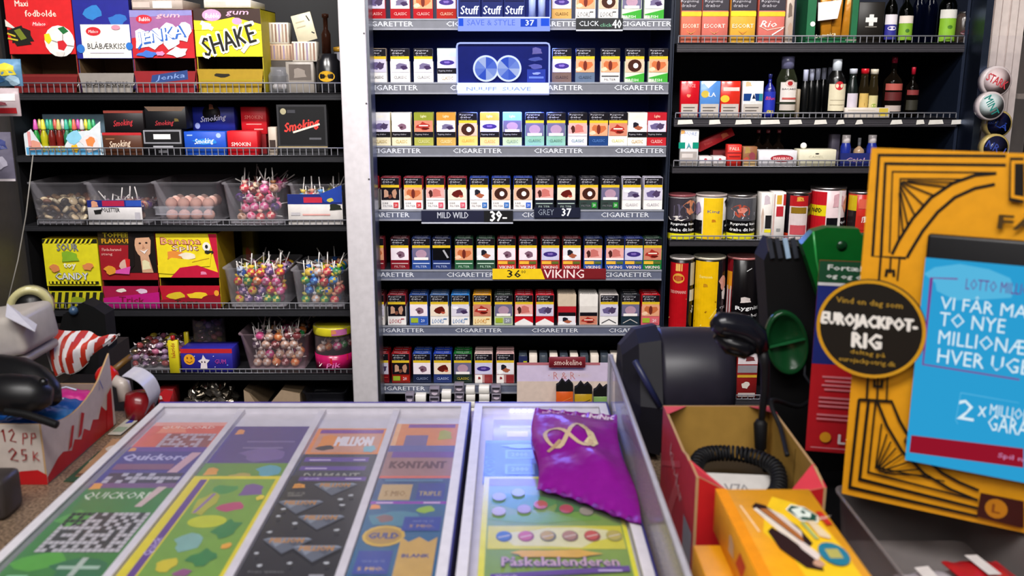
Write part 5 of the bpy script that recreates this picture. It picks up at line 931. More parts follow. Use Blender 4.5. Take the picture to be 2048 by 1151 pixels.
# ticket displays
def ticket_display(X0, X1, Y0, Y1, z, dividers, label, led=False):
    rt = empty('ticket_display', ((X0+X1)/2, (Y0+Y1)/2, ZK), label, 'display'); cx, cy = (X0+X1)/2, (Y0+Y1)/2
    def bx(m, a, b, col, mt='plastic'): m.box((a[0]-cx, a[1]-cy, a[2]-ZK), (b[0]-cx, b[1]-cy, b[2]-ZK), col, mt)
    m = MB(); bx(m, (X0+.004, Y0+.004, ZK+.0004), (X1-.004, Y1-.004, z-.0125), '#c9c4cc'); m.build('base', rt)
    m = MB(); f = .012
    for a, b in (((X0, Y0, ZK+.0003), (X0+f, Y1, z)), ((X1-f, Y0, ZK+.0003), (X1, Y1, z)), ((X0+f, Y1-f, ZK+.0003), (X1-f, Y1, z)), ((X0+f, Y0, ZK+.0003), (X1-f, Y0+f, z))): bx(m, a, b, '#dad6dc')
    m.build('frame', rt)
    m = MB(); bx(m, (X0, Y1, ZK+.0003), (X1, Y1+.003, z+.001), '#4a3f9a'); bx(m, (X1, Y0, ZK+.0003), (X1+.0025, Y1+.003, z+.001), '#221c66'); m.build('led_tint_edge', rt)  # LED glow along the rim put in as purple-blue colour
    for x in dividers:
        m = MB(); bx(m, (x-.0048, Y0+f, z-.0125), (x+.0048, Y1-f, z-.0052), '#d2cdd4'); m.build('divider', rt)
    m = MB(); bx(m, (X0+f, Y0+f, z-.0045), (X1-f, Y1-f, z-.0015), '#c4c2cc', 'cover'); m.build('clear_cover', rt)
    return rt
ZT = 1.0; YB_ = 1.372; YF_ = .842
DX = [-.420, -.294, -.179]
ticket_display(-.552, -.0665, YF_, YB_, ZT, DX, 'wide white tray of scratch tickets in four lanes on the counter')
XR0, XR1 = -.058, .147
rtd = ticket_display(XR0, XR1, .80, YB_, ZT, [], 'narrow white tray of scratch tickets under the purple bag')
for i in range(5):
    m = MB(); m.box((-.003, -.0022, -.002), (.003, 0, .002), '#c8ccff', 'glow4'); o = m.build('light_dot', rtd, (.02+i*.0095-(XR0+XR1)/2-.02+.0, YB_-.0126-(.80+YB_)/2, ZT-.008-ZK))
area('display_lamp', (.03, YB_-.03, ZT+.012), (.12, .01), .05, (.3, .3, 1), (R_(-60), 0, 0))
KW = 0
def ticket(x0, x1, yfar, ynear, z, base, items, label, rot=0, dy=0, W=None):
    w_ = x1-x0; d_ = yfar-ynear
    m = MB(); m.box((-w_/2, -d_/2, 0), (w_/2, d_/2, .0006), base, 'gloss')
    art(m, (-w_/2, -d_/2, .0006), (w_, 0, 0), (0, d_, 0), items, 'gloss', e=.00008)
    return tag(m.build('scratch_ticket', None, ((x0+x1)/2, (yfar+ynear)/2+dy, z), (0, 0, R_(rot))), label, 'ticket', 'scratch tickets in the counter trays')
def Yz(py, z=.990): return atz(1024, py, z).y
def cross(n, m_, seed, x0, y0, x1, y1, c='#a9a6ae', bgc='#2a3038'):
    r = random.Random(seed); out = [('R', x0, y0, x1, y1, bgc)]
    for i in range(n):
        for j in range(m_):
            if (i % 2 == 0 or j % 2 == 0) and r.random() < .82: out.append(('R', x0+(x1-x0)*(i+.06)/n, y0+(y1-y0)*(j+.06)/m_, x0+(x1-x0)*(i+.94)/n, y0+(y1-y0)*(j+.94)/m_, c))
    k = [('R',)+t[1:] for t in out]; return k
# to keep layered prints together every cell shares a level
def ticket_x(x0, x1, yfar, ynear, z, base, items, cells, label, **k):
    o = ticket(x0, x1, yfar, ynear, z, base, items, label, **k)
    return o
L1 = (-.538, -.4262); L2 = (-.4140, -.3000); L3 = (-.2880, -.1850); L4 = (-.1730, -.0800)
zt = ZT - .0123
def crossmesh(o, w_, d_, n, m_, seed, x0, y0, x1, y1, c='#b5b2b8', bgc='#23282e'):
    m = MB(); cells = cross(n, m_, seed, x0, y0, x1, y1, c, bgc)
    art(m, (-w_/2, -d_/2, .0006), (w_, 0, 0), (0, d_, 0), cells[:1], 'gloss', e=.0003)
    for q in cells[1:]: art(m, (-w_/2, -d_/2, .0006), (w_, 0, 0), (0, d_, 0), [q], 'gloss', e=.0004)
    p = m.build('crossword_panel', o); return p
F1, F2, F3 = .72, .72, .72
def lane(L, seq):
    for k, (yt, yb, base, items, label, cw) in enumerate(seq):
        yf = Yz(yt); yn = Yz(yb) if yb else .857
        o = ticket(L[0], L[1], yf, yn, zt+.0014*k, base, items, label)
        if cw: crossmesh(o, L[1]-L[0], yf-yn, *cw)
lane(L1, [
 (842, 905, '#d9604a', [('R',.0,.88,1,1,'#e8a090'),('B',.3,.75,.25,.15,'#e88a6a',3),('T','QUICKORD',.5,.82,.7,.1,'#f2d0c0',0,.03)], 'orange red crossword ticket at the far end of the first lane', (11, 7, 3, .3, .1, .95, .62, '#b9a8b4', '#8a4a48')),
 (893, 975, '#3a3484', [('R',.0,.88,1,1,'#5a3c94'),('B',.06,.93,.06,.06,'#e09a4a',3),('T','Quickord',.45,.72,.8,.18,'#b4b0dc',0,.04),('R',.05,.42,.75,.56,'#7a4a6c'),('P',[(.74,.35),(.86,.35),(.96,.85),(.84,.85)],'#c8a0ac')], 'indigo crossword ticket in the middle of the first lane', (11, 4, 5, .08, .02, .95, .34, '#b0aebc', '#23243c')),
 (967, None, '#2c7a2c', [('R',.0,.94,1,1,'#6a4a7a'),('B',.08,.96,.08,.05,'#e09a3a',3),('B',.3,.2,.3,.1,'#4aa02c',4),('B',.7,.12,.3,.1,'#1c6a3c',5),('B',.2,.6,.2,.1,'#4a9a3a',8),('T','QUICKORD',.45,.84,.78,.09,'#8fc08a',0,.0),('T','QUICKORD',.455,.843,.78,.09,'#d0dcc8',0,-.01),('P',[(.72,.72),(.8,.72),(.9,.95),(.8,.95)],'#c8b0ac'),('R',.5,.12,.9,.15,'#9ab8a4'),('R',.66,.06,.72,.22,'#a8b8ac'),('R',.1,.05,.3,.07,'#7ab88a')], 'green crossword scratch ticket at the near left of the wide tray', (15, 11, 7, .12, .27, .96, .66, '#b8b6ba', '#25302a')),
])
lane(L2, [
 (850, 935, '#4c3a80', [('B',.12,.85,.07,.08,'#e0945a',3),('R',.3,.6,.9,.63,'#7a6aa0'),('R',.3,.45,.8,.48,'#7a6aa0'),('B',.6,.3,.3,.15,'#6a5498',5)], 'violet scratch ticket at the far end of the second lane', None),
 (925, 1010, '#5a8a34', [('B',.14,.78,.1,.12,'#d8963a',3),('B',.8,.8,.16,.14,'#4a9ab0',5),('E',.3,.35,.24,.24,'#c9c84a'),('E',.75,.35,.22,.22,'#c9c84a'),('E',.24,.4,.05,.06,'#6a7a2a'),('E',.38,.4,.05,.06,'#6a7a2a'),('E',.7,.4,.05,.06,'#6a7a2a'),('E',.83,.4,.05,.06,'#6a7a2a'),('B',.5,.65,.14,.12,'#a8984a',6)], 'green easter ticket with yellow faces in the second lane', None),
 (953, None, '#d8c81c', [('R',.1,.0,.18,.96,'#5c3a86'),('T','Quick',.14,.3,.35,.04,'#b8a8d8',90,.02),('R',.2,.0,.95,.965,'#6f9a34'),('B',.45,.85,.14,.06,'#3a8a3c',2),('B',.75,.84,.16,.08,'#6c4a8c',3),('B',.66,.67,.17,.06,'#b0406a',4),('E',.5,.52,.2,.06,'#b8c018'),('B',.45,.33,.15,.08,'#7aa8a0',5),('B',.35,.7,.12,.14,'#a8a82c',6),('L',[(.3,.6),(.38,.8)],.004,'#8a6a9a'),('B',.75,.45,.14,.1,'#2c7a3c',8),('B',.7,.2,.16,.08,'#2c7a3c',9),('B',.4,.14,.12,.06,'#c8b820',11),('B',.85,.3,.06,.03,'#e0a030',12),('B',.9,.75,.06,.03,'#e0c830',13),('B',.6,.08,.1,.03,'#8a4a7a',14)], 'yellow bordered easter scratch ticket at the near end of the second lane', None),
])
lane(L3, [
 (854, 915, '#e0863c', [('R',.06,.82,.96,.95,'#7a3c94'),('R',.06,.2,.96,.8,'#c9907a'),('B',.25,.55,.2,.25,'#e08a3a',3),('B',.25,.35,.15,.1,'#2c2430',4),('T','MILLION',.6,.55,.5,.3,'#e0d8e0',0,.04),('R',.0,.0,1,.14,'#c8b03a'),('B',.85,.3,.12,.14,'#7ab0c0',7)], 'orange ticket with a purple header at the far end of the third lane', None),
 (907, 965, '#23283c', [('R',.05,.72,.9,.88,'#5a3c94'),('R',.05,.42,.9,.56,'#5a3c94'),('R',.12,.76,.4,.8,'#c0b0d8'),('R',.12,.46,.4,.5,'#c0b0d8'),('R',.7,.76,.86,.8,'#c0b0d8'),('T','DIAMANT',.5,.22,.7,.2,'#9a9a90',0,.02)], 'navy ticket pair with purple header lines in the third lane', None),
 (952, None, '#0c0d13', [('R',.12,.94,.96,.985,'#5c3a90'),('T','Quick',.28,.963,.2,.02,'#c8b8e0',0,.02),('R',.7,.957,.9,.968,'#c8b8e0'),('B',.16,.88,.1,.03,'#e0962c',3),('T','100',.16,.88,.08,.02,'#8a3a1c',0,.03),('T','VIND OP TIL',.18,.8,.22,.02,'#9a968c'),('T','DIAMANT',.18,.775,.18,.02,'#9a968c')]
   + [q for i, (x, y) in enumerate(((.62,.86),(.30,.67),(.62,.52),(.36,.31),(.72,.24))) for q in (('P',[(x-.28,y+.035),(x+.26,y+.035),(x+.2,y+.05),(x-.2,y+.05)],'#8a94a4'),('P',[(x-.28,y+.035),(x,y-.085),(x+.26,y+.035)],'#59606e'),('P',[(x-.2,y+.03),(x-.1,y-.03),(x,y+.03)],'#7f8896'),('P',[(x+.02,y+.0),(x+.1,y-.03),(x+.18,y+.03)],'#454c5a'),('T','MILLION',x-.01,y+.025,.36,.04,'#b8803c',0,.04))]
   + [('B',x,y,.035,.012,'#b8bcc0',i) for i, (x, y) in enumerate(((.75,.72),(.86,.76),(.8,.66),(.12,.55),(.14,.62),(.35,.48),(.85,.42),(.1,.22),(.12,.4),(.5,.14),(.88,.14),(.2,.12)))] + [('T','Prøv lykken',.3,.07,.36,.015,'#8a8a8a'),('R',.75,.03,.9,.05,'#9a9aa0')], 'black scratch ticket with glittering diamonds at the near end of the third lane', None),
])
lane(L4, [
 (845, 905, '#d9834a', [('R',.2,.86,.95,.98,'#7a3c94'),('R',.2,.2,.55,.6,'#6a5c94'),('B',.8,.6,.14,.2,'#a8a838',3),('R',.0,.0,.08,1,'#e8b080')], 'orange ticket with a purple header at the far end of the fourth lane', None),
 (890, 957, '#9a7070', [('R',.0,.8,1,1,'#5a5a9c'),('R',.08,.62,1,.8,'#6a3c94'),('T','KONTANT',.5,.4,.8,.2,'#5a3038',0,.05),('R',.0,.0,1,.08,'#d8604a')], 'mauve ticket with dark lettering in the middle of the fourth lane', None),
 (957, 1010, '#1c4a7c', [('R',.08,.1,.5,.75,'#b89a6a'),('R',.58,.05,.95,.8,'#1a3a8c'),('T','5 MIO.',.3,.4,.3,.2,'#8a6a3a',0,.02),('T','TRIPLE',.76,.4,.3,.16,'#b09a60',0,.02),('R',.1,.86,.9,.94,'#4a7a9c')], 'blue and gold ticket just above the near one of the fourth lane', None),
 (1003, None, '#1d5c86', [('R',.0,.945,1,.98,'#8a2ca8'),('R',.08,.953,.3,.968,'#d8c0e0'),('R',.7,.953,.92,.968,'#d8c0e0'),('B',.08,.9,.09,.04,'#e08a4a',3),('B',.76,.87,.14,.06,'#8ab030',4),('B',.35,.75,.35,.12,'#3f7c94',6),('B',.25,.74,.12,.05,'#7a5a5a',5),('E',.3,.52,.26,.13,'#c9a43c'),('E',.3,.52,.22,.1,'#a8843c'),('T','GULD',.3,.52,.36,.07,'#2a3a7a',0,.05),('R',.5,.58,.97,.76,'#1c3c94'),('T','5 MIO.',.74,.64,.3,.035,'#b8905c',0,.03),('T','vind op til',.74,.7,.26,.02,'#8fa0d0'),('R',.06,.08,.46,.34,'#1c3c94'),('T','5 MIO.',.26,.14,.3,.035,'#d8b05c',0,.03),('T','vind op til',.26,.22,.26,.02,'#8fa0d0'),('P',[(.52,.05),(.96,.05),(.96,.5),(.86,.44),(.74,.5),(.62,.44),(.52,.5)],'#c09a50'),('T','BLANK',.74,.28,.32,.04,'#2a3a7a',0,.05)], 'blue and gold ticket with a round emblem, near end of the fourth lane', None),
])
# tickets in the narrow tray
xr = XR0+.018
lane((xr+.012, xr+.115), [
 (836, 880, '#7a48b8', [('R',.1,.6,.9,.7,'#b8a8e8'),('R',.2,.2,.5,.45,'#c8a0d0'),('B',.7,.3,.1,.1,'#e0d0f0',3)], 'lilac ticket beneath the lights at the far end of the narrow tray', None)])
lane((xr+.002, xr+.105), [
 (878, 965, '#1c4aa8', [('R',.0,.94,1,1,'#4a7ad8'),('T','KRYDS',.08,.4,.6,.09,'#5a8ae8',90,.02),('R',.28,.55,.66,.76,'#6f9ae0'),('R',.31,.58,.63,.73,'#2856b8'),('T','2000',.47,.65,.22,.08,'#9ab8f0',0,.02),('R',.28,.2,.66,.42,'#6f9ae0'),('R',.31,.23,.63,.39,'#2856b8'),('T','2000',.47,.31,.22,.08,'#9ab8f0',0,.02),('R',.72,.2,.98,.76,'#3a8ab8'),('B',.5,.84,.3,.05,'#8ab0f0',5)], 'bright blue ticket left of the purple bag', None)])
eg = [('#3a68a8'),('#c05a78'),('#b89a4a'),('#a87a6a'),('#c0483a'),('#b8a84a')]
yfa = Yz(955)
items = [('R',.04,.03,.97,.98,'#7a9a3a'),('R',.04,.9,.4,.98,'#8a7a6a'),('B',.3,.75,.26,.1,'#4a8a3a',2),('B',.7,.72,.28,.1,'#3f7c34',3),('B',.5,.6,.46,.06,'#6a9c2c',4),('R',.05,.33,.96,.52,'#d0c82c'),('B',.5,.43,.42,.1,'#d8d4a0',6)] \
 + [q for i in range(6) for q in (('E',.16+i*.148,.43,.055,.045,('#2a4a7a','#8a3a50','#5a5a4a','#7a5a50','#8a2a24','#a09a40')[i]),('E',.155+i*.148,.435,.046,.038,eg[i]),('L',[(.12+i*.148,.42),(.2+i*.148,.44)],.0016,'#d8ccc0'))] \
 + [('E',x,y,.05,.04,c) for x, y, c in ((.12,.78,'#a8a4b8'),(.26,.82,'#a8b0b8'),(.12,.64,'#b8a8a8'),(.3,.66,'#a89098'),(.42,.7,'#c0503c'),(.6,.66,'#b83a4c'),(.74,.64,'#9a9080'),(.9,.66,'#b86a60'))] \
 + [('B',.5,.28,.4,.04,'#d8a83a',7),('T','Påskekalenderen',.52,.22,.74,.07,'#6a4a8c',0,.05),('T','Påskekalenderen',.52,.222,.74,.066,'#c8a8b8',0,.02),('P',[(.08,.1),(.95,.15),(.95,.19),(.08,.13)],'#5c3a8c'),('R',.75,.15,.9,.16,'#c8b8e0'),('T','Quick',.18,.115,.14,.02,'#d8cce8'),('R',.04,.03,.97,.08,'#d8d020')]
o = ticket(-.036, .1325, yfa, .835, zt+.0034, '#e0da20', items, 'large yellow green easter egg ticket in the narrow tray')
o['label'] = 'large yellow green easter egg ticket, nearest in the narrow tray'
# clear upright divider right of the trays
XP = .1535
rt = empty('counter_divider', (XP, 1.05, ZK), 'clear upright divider with a pale edge right of the ticket trays', 'divider')
m = MB(); m.box((-.0015, -.44, .0004), (.0015, .325, .122), '#c8c8d0', 'pane'); m.build('pane', rt)
m = MB(); m.bev((-.003, -.44, .122), (.003, .327, .1275), .001, '#a9a6b0', 'plastic', 1); m.build('top_edge', rt)
m = MB(); m.box((-.004, .325, .0004), (.004, .331, .1275), '#bab6c0', 'plastic'); m.build('end_edge', rt)
m = MB(); m.box((-.004, -.44, .0004), (.010, .325, .006), '#8a8a98', 'plastic'); m.build('foot_rail', rt)
# purple bag
XB = .0885
bxc = (atz(1075, 900, 1.03).x + .135)/2
def bagfn(W, D, T, top):
    def f(a, b, k=0):
        x = a*W - W/2; y = b*D - D/2
        e = max(0.0, math.sin(math.pi*min(max(a, 0), 1)))**.55 * max(0.0, math.sin(math.pi*min(max((b-.06)/.88, 0), 1)))**.6
        wv = .004*math.sin(a*9+b*5)*e + .003*math.sin(b*17-a*6)*e + (.0018*math.sin(a*40)*(1 if b > .93 or b < .06 else 0))
        return Vector((x + .004*math.sin(b*7), y + .006*math.sin(a*5)*(1-b) - .085*a*(1-b) + .012 - .03*a*b, (T*e if top else 0) + (.026*b if top else .026*max(b, 0)**6) + (wv if top else 0) + .002 + k))
    return f
BW, BD, BT = .116, .215, .017
ft = bagfn(BW, BD, BT, True); fb = bagfn(BW, BD, BT, False)
m = MB(); m.sheet(lambda a, b: ft(a, b), 36, 40, '#8a1592', 'bag'); m.sheet(lambda a, b: fb(1-a, b), 20, 20, '#70107a', 'bag')
itm = [('T','PASTILLE',.30,.955,.4,.045,'#d8a8d0',0,.03),('T','& MINIS',.76,.955,.4,.06,'#e0c8dc',0,.06,.2),('R',.02,.905,.98,.912,'#9a5a9c')]
t_ = [i/28*2*math.pi for i in range(29)]
itm += [('L',[(.40+.26*math.cos(q)/(1+.3*math.sin(q)**2), .56+.24*math.sin(q)*math.cos(q)/(1+.2*math.sin(q)**2)+.03*math.cos(q)) for q in t_],.0055,'#c9b090'),('L',[(.60,.48),(.68,.56),(.66,.64),(.57,.68)],.012,'#d8c8a0'),('L',[(.12,.36),(.2,.42),(.3,.50)],.004,'#b09070')]
art(m, (0,0,0), (BW,0,0), (0,BD,0), itm, 'card', lambda a, b, k: ft(a/BW, b/BD, k+.0004), e=.0002)
yc = (Yz(840, 1.02)+Yz(1010, 1.0))/2
tag(m.build('sweet_bag', None, (XB, 1.150, ZT+.0012), (0, 0, 0)), 'glossy purple sweet bag lying on the narrow ticket tray', 'bag')
# red open carton with cable
X0, X1, Y0, Y1, HZ = .196, .336, .915, 1.135, .13
rt = empty('open_carton', (0, 0, ZK+.003), 'open red cardboard box with golden brown inside, holding a coiled cable', 'box')
def wall(m, pts, th, col, inner, nrm):      # a card wall from its outline, printed outside, brown inside
    n = len(pts); P = [Vector(p) for p in pts]; Q = [p + Vector(nrm)*th for p in P]
    m.add(P, [tuple(range(n))], col); m.add(Q, [tuple(range(n))[::-1]], inner)
    m.add(P+Q, [(i, (i+1)%n, (i+1)%n+n, i+n) for i in range(n)], '#b8946a')
m = MB(); m.box((X0, Y0, 0), (X1, Y1, .003), '#9a7440'); m.build('carton_floor', rt)
IN = '#a8823c'
m = MB(); wall(m, [(X0, Y0, .0031), (X0, Y0, HZ), (X0, Y0+.06, HZ), (X0, Y0+.08, HZ-.004), (X0, Y1, HZ), (X0, Y1, .0031)], .003, '#c4303c', IN, (1, 0, 0))
art(m, (X0, Y1, 0), (0, -(Y1-Y0), 0), (0, 0, HZ), [('R',.74,.06,.96,.46,'#9a9aa4'),('P',[(.3,.2),(.5,.6),(.56,.5),(.4,.15)],'#d85a60'),('P',[(.05,.45),(.6,.85),(.62,.8),(.05,.4)],'#d04a54'),('T','kinder',.5,.65,.4,.16,'#e0a0a0',-20,.02)]); m.build('left_wall', rt)
m = MB(); wall(m, [(X1, Y1, .0031), (X1, Y1, HZ), (X1, Y0+.035, HZ-.004), (X1, Y0, HZ-.012), (X1, Y0, .0031)], .003, '#c4303c', IN, (-1, 0, 0)); m.box((X1-.0034, Y0+.10, .01), (X1-.0031, Y0+.102, HZ-.01), '#6a5020'); m.build('right_wall', rt)
m = MB(); wall(m, [(X1-.0031, Y1, .0031), (X1-.0031, Y1, HZ), (X0+.0031, Y1, HZ), (X0+.0031, Y1, .0031)], .003, '#b82a34', IN, (0, -1, 0)); m.build('back_wall', rt)
m = MB()
wall(m, [(X0+.0031, Y0, .0031), (X0+.042, Y0, .0031), (X0+.042, Y0, .11), (X0+.0031, Y0, HZ)], .003, '#c01a20', IN, (0, 1, 0)); wall(m, [(X0+.0422, Y0, .0031), (X1-.042, Y0, .0031), (X1-.042, Y0, .04), (X0+.0422, Y0, .04)], .003, '#c01a20', IN, (0, 1, 0))
wall(m, [(X1-.0418, Y0, .0031), (X1-.0031, Y0, .0031), (X1-.0031, Y0, HZ-.012), (X1-.0418, Y0, .11)], .003, '#c01a20', IN, (0, 1, 0)); m.build('front_wall', rt)
for s, xa in ((1, X0), (-1, X1)):
    m = MB(); q = .03; m.add([(xa, Y1-.0032, HZ+.0003), (xa+s*q, Y1-.0032, HZ+.0003), (xa+s*.003, Y1-q, HZ+.0003), (xa, Y1-q, HZ+.0003)], [(0,1,2,3)] if s > 0 else [(3,2,1,0)], '#d8505c'); m.build('corner_tab', rt)
    m = MB(); q = .036; m.add([(xa, Y0, HZ-.0115 if s < 0 else HZ+.0003), (xa+s*q, Y0, .111), (xa+s*q, Y0+.006, .112), (xa+s*.003, Y0+.042, (HZ-.0035) if s < 0 else HZ+.0006), (xa, Y0+.042, (HZ-.0035) if s < 0 else HZ+.0006)], [(0,1,2,3,4)] if s > 0 else [(4,3,2,1,0)], '#d03a48'); m.build('corner_tab', rt)
m = MB(); m.box((-.045, -.035, 0), (.045, .035, .0008), '#cfcac6'); art(m, (-.045, -.035, .0008), (.09, 0, 0), (0, .07, 0), [('T','V70',.4,.6,.3,.25,'#8a8688',0,.02)]); tag(m.build('paper_slip', None, (.272, 1.0, ZK+.074), (R_(14), 0, R_(-6))), 'white paper slip in the red open box below the coiled cable', 'paper')
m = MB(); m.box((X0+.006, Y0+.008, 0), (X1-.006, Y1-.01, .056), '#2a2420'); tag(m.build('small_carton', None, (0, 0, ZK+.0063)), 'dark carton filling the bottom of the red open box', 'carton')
# yellow biscuit boxes
def biscuit(x0, x1, y0, y1, z0, z1, label, top=True):
    w_, d_, h_ = x1-x0, y1-y0, z1-z0
    m = MB(); m.bev((-w_/2, -d_/2, 0), (w_/2, d_/2, h_), .0015, '#f0a40c', 'card', 1)
    U = (w_, 0, 0); V = (0, d_, 0); O = (-w_/2, -d_/2, h_)
    t = [('R',.0,.0,.12,1,'#f09410'),('B',.6,.55,.34,.36,'#f6c81e',5),('L',[(.17,.86),(.22,.66)],.002,'#f4d0a0')]
    t += [('P',[(.28,.85),(.34,.88),(.42,.86),(.62,.70),(.66,.58),(.58,.54),(.30,.82)],'#2a1410'),('P',[(.28,.83),(.32,.84),(.58,.57),(.56,.52),(.50,.54)],'#e6d8c8'),('P',[(.34,.83),(.42,.83),(.60,.64),(.58,.58)],'#b06a34'),('P',[(.42,.84),(.54,.78),(.62,.66),(.60,.62)],'#dcccc0'),
          ('P',[(.30,.66),(.36,.69),(.46,.62),(.56,.52),(.62,.46),(.60,.40),(.46,.42),(.32,.54)],'#2a1210'),('P',[(.50,.62),(.58,.58),(.66,.50),(.60,.46),(.52,.54)],'#e4d4cc'),('B',.60,.45,.06,.03,'#c89a80',4),
          ('P',[(.60,.82),(.68,.86),(.80,.84),(.88,.77),(.84,.72),(.68,.73)],'#eef0e4'),('P',[(.61,.815),(.68,.85),(.80,.83),(.87,.77),(.83,.73),(.69,.74)],'#0f4a38'),('P',[(.65,.82),(.76,.835),(.83,.79),(.79,.755),(.71,.765),(.70,.75),(.67,.76)],'#e4ece0'),('E',.755,.797,.02,.014,'#0f4a38'),
          ('P',[(.66,.72),(.70,.72),(.74,.60),(.70,.60)],'#a8b870'),('P',[(.73,.73),(.80,.73),(.86,.62),(.84,.60),(.76,.62)],'#e8d0a8'),('P',[(.88,.80),(.94,.80),(.96,.70),(.90,.70)],'#c8281c'),('T','Lu',.92,.75,.04,.06,'#f0e0d0',-75,.03),('E',.78,.50,.13,.075,'#1f7a96'),('R',.72,.47,.84,.53,'#b8b05c')]
    art(m, O, U, V, t if top else [], 'card', e=.00012)
    # long left side
    art(m, (-w_/2, d_/2, 0), (0, -d_, 0), (0, 0, h_), [('P',[(.35,.35),(.4,.75),(.48,.7),(.44,.3)],'#c8281c'),('B',.28,.5,.05,.25,'#c8a88a',3),('B',.6,.45,.05,.25,'#3a2018',4),('L',[(.7,.3),(.9,.6)],.003,'#e87a10')], 'card', e=.00012)
    return tag(m.build('biscuit_box', None, ((x0+x1)/2, (y0+y1)/2, z0)), label, 'box')
ZM = ZK + .0003
biscuit(.186, .281, .60, .868, ZM, 1.030, 'lower yellow biscuit box, mostly hidden under the upper one', False)
biscuit(.213, .312, .62, .898, 1.0302, 1.078, 'bright yellow biscuit box with a chocolate bar picture, on top')
bpy.data.objects['biscuit_box.001'].location.x += 0
# clear container at the right
cc = atz(1660, 972, 1.018)
m = MB(); W_c, D_c, H_c = .165, .33, .066
rt = empty('clear_container', (cc.x+W_c/2+.004, cc.y-D_c/2, ZK+.0032), 'clear plastic container with red packets behind the golden sign', 'container')
m = MB(); tub_mesh(m, W_c, D_c, H_c, .92, '#cfc4c0', 'clear', .002, .003); m.build('container_wall', rt)
for i in range(4):
    m = MB(); f2 = lambda a, b: Vector(((a-.5)*.066, (b-.5)*.06, .005+.012*math.sin(math.pi*a)*math.sin(math.pi*b)+.001*math.sin(a*20)))
    m.sheet(f2, 14, 8, '#b81c24' if i != 2 else '#c8bfc4', 'bag'); m.sheet(lambda a, b: Vector(((.5-a)*.066, (b-.5)*.06, .004)), 4, 4, '#8a1418', 'bag')
    m.add([(-.015,-.02,.0182),(.0,-.02,.0186),(.0,.02,.0186),(-.015,.02,.0182)], [(0,1,2,3)], '#e0d8d4')
    tag(m.build('sweet_packet', None, (cc.x+.064+.05*(i % 2), cc.y-.22+.065*(i//2)+.0, ZK+.007+.013*(i % 2)+.014*(i//2)), (0, R_(5 if i % 2 else -4), R_(6*i-9))), ('red packet lying nearest in the clear container', 'red packet at the right inside the clear container', 'white packet at the back left of the clear container', 'red packet at the back right of the clear container')[i], 'packet')
# golden sign with screen
YL = 1.0
A0 = at(1740, 296, YL); A1 = at(1686, 986, YL)
ang = math.atan2(1, 1.69); ux = Vector((math.cos(ang), -math.sin(ang), 0))      # the sign turns towards the till
OX = (A0.x + A1.x)/2; O_ = Vector((OX, YL, A1.z)); Hs = A0.z - A1.z; nS = ux.cross(Vector((0,0,1)))
def sg(px, py):      # point of the photograph on the sign's plane, in metres right of and above its lower left corner
    d = ray(px, py); t = (O_ - Vector((0, 0, ZC))).dot(nS) / d.dot(nS); P = Vector((0, 0, ZC)) + d*t - O_
    return (P.dot(ux), P.z)
Ws = .34
rt = empty('counter_sign', (O_.x, O_.y, ZK+.0032), 'golden cardboard sign with black deco lines around a blue screen', 'sign', None, (0, 0, -ang))
zb0 = O_.z - ZK - .0032
m = MB(); m.box((0, 0, zb0), (Ws, .006, zb0+Hs), '#e9a016', 'card')
S = lambda pts: [(sg(x, y)[0]/Ws, sg(x, y)[1]/Hs) for x, y in pts]
LW = .0032
arcs = lambda cx, cy, rx, ry, a0, a1, n=14: [(cx+rx*math.cos(R_(a0+(a1-a0)*i/n)), cy+ry*math.sin(R_(a0+(a1-a0)*i/n))) for i in range(n+1)]
bk = '#15100a'
it = [('L',S([(2012,312),(1758,310),(1745,512),(1812,516)]),LW,bk), ('L',S([(2012,330),(1771,327),(1762,512)]),LW,bk),('L',S([(1990,345),(1785,343),(1779,505)]),.0018,bk),('L',S([(1925,358),(1801,357),(1797,478)]),.0016,bk),
      ('L',S([(1993,346),(1950,350),(1905,366),(1862,395),(1825,437),(1798,480),(1784,508)]),LW,bk),('L',S([(1990,368),(1950,376),(1910,394),(1875,424),(1845,462),(1822,500),(1814,515)]),LW,bk),
      ('L',S([(1762,512),(1758,560)]),.0024,bk),('L',S([(1782,512),(1780,545)]),.002,bk),('L',S([(1800,512),(1795,560)]),.0018,bk),('L',S([(1772,552),(1774,540),(1788,541),(1788,552)]),.003,bk)]
for q in ((1805,362,1890,373),(1803,364,1868,390),(1802,366,1848,410),(1801,370,1830,430),(1800,376,1816,450),(1799,385,1806,462),(1815,361,1910,364)): it.append(('L',S([(q[0],q[1]),(q[2],q[3])]),.0017,bk))
it += [('L',S([(1716,760),(1738,748),(1742,700)]),.0001,bk),('L',S([(1718,797),(1784,801),(1800,840),(1822,878)]),LW,bk),('L',S([(1719,797),(1700,972),(1956,1030)]),LW,bk),('L',S([(1738,798),(1720,956),(1956,1014)]),LW,bk),('L',S([(1752,800),(1737,942),(1956,998)]),.002,bk),('L',S([(1764,845),(1752,932),(1890,960)]),.0016,bk),
       ('L',S([(1755,800),(1775,850),(1805,900),(1850,945),(1900,975),(1956,998)]),LW,bk),('L',S([(1852,915),(1885,943),(1920,962),(1958,978)]),LW,bk),
       ('L',S([(1737,752),(1734,800)]),.0024,bk),('L',S([(1757,752),(1755,800)]),.002,bk),('L',S([(1776,752),(1774,800)]),.0018,bk),('L',S([(1750,757),(1750,770),(1764,771),(1766,757)]),.003,bk)]
for q in ((1754,932,1775,865),(1756,934,1783,880),(1757,935,1793,893),(1758,938,1805,905),(1760,940,1820,920),(1765,941,1840,935),(1770,943,1862,948)): it.append(('L',S([(q[0],q[1]),(q[2],q[3])]),.0017,bk))
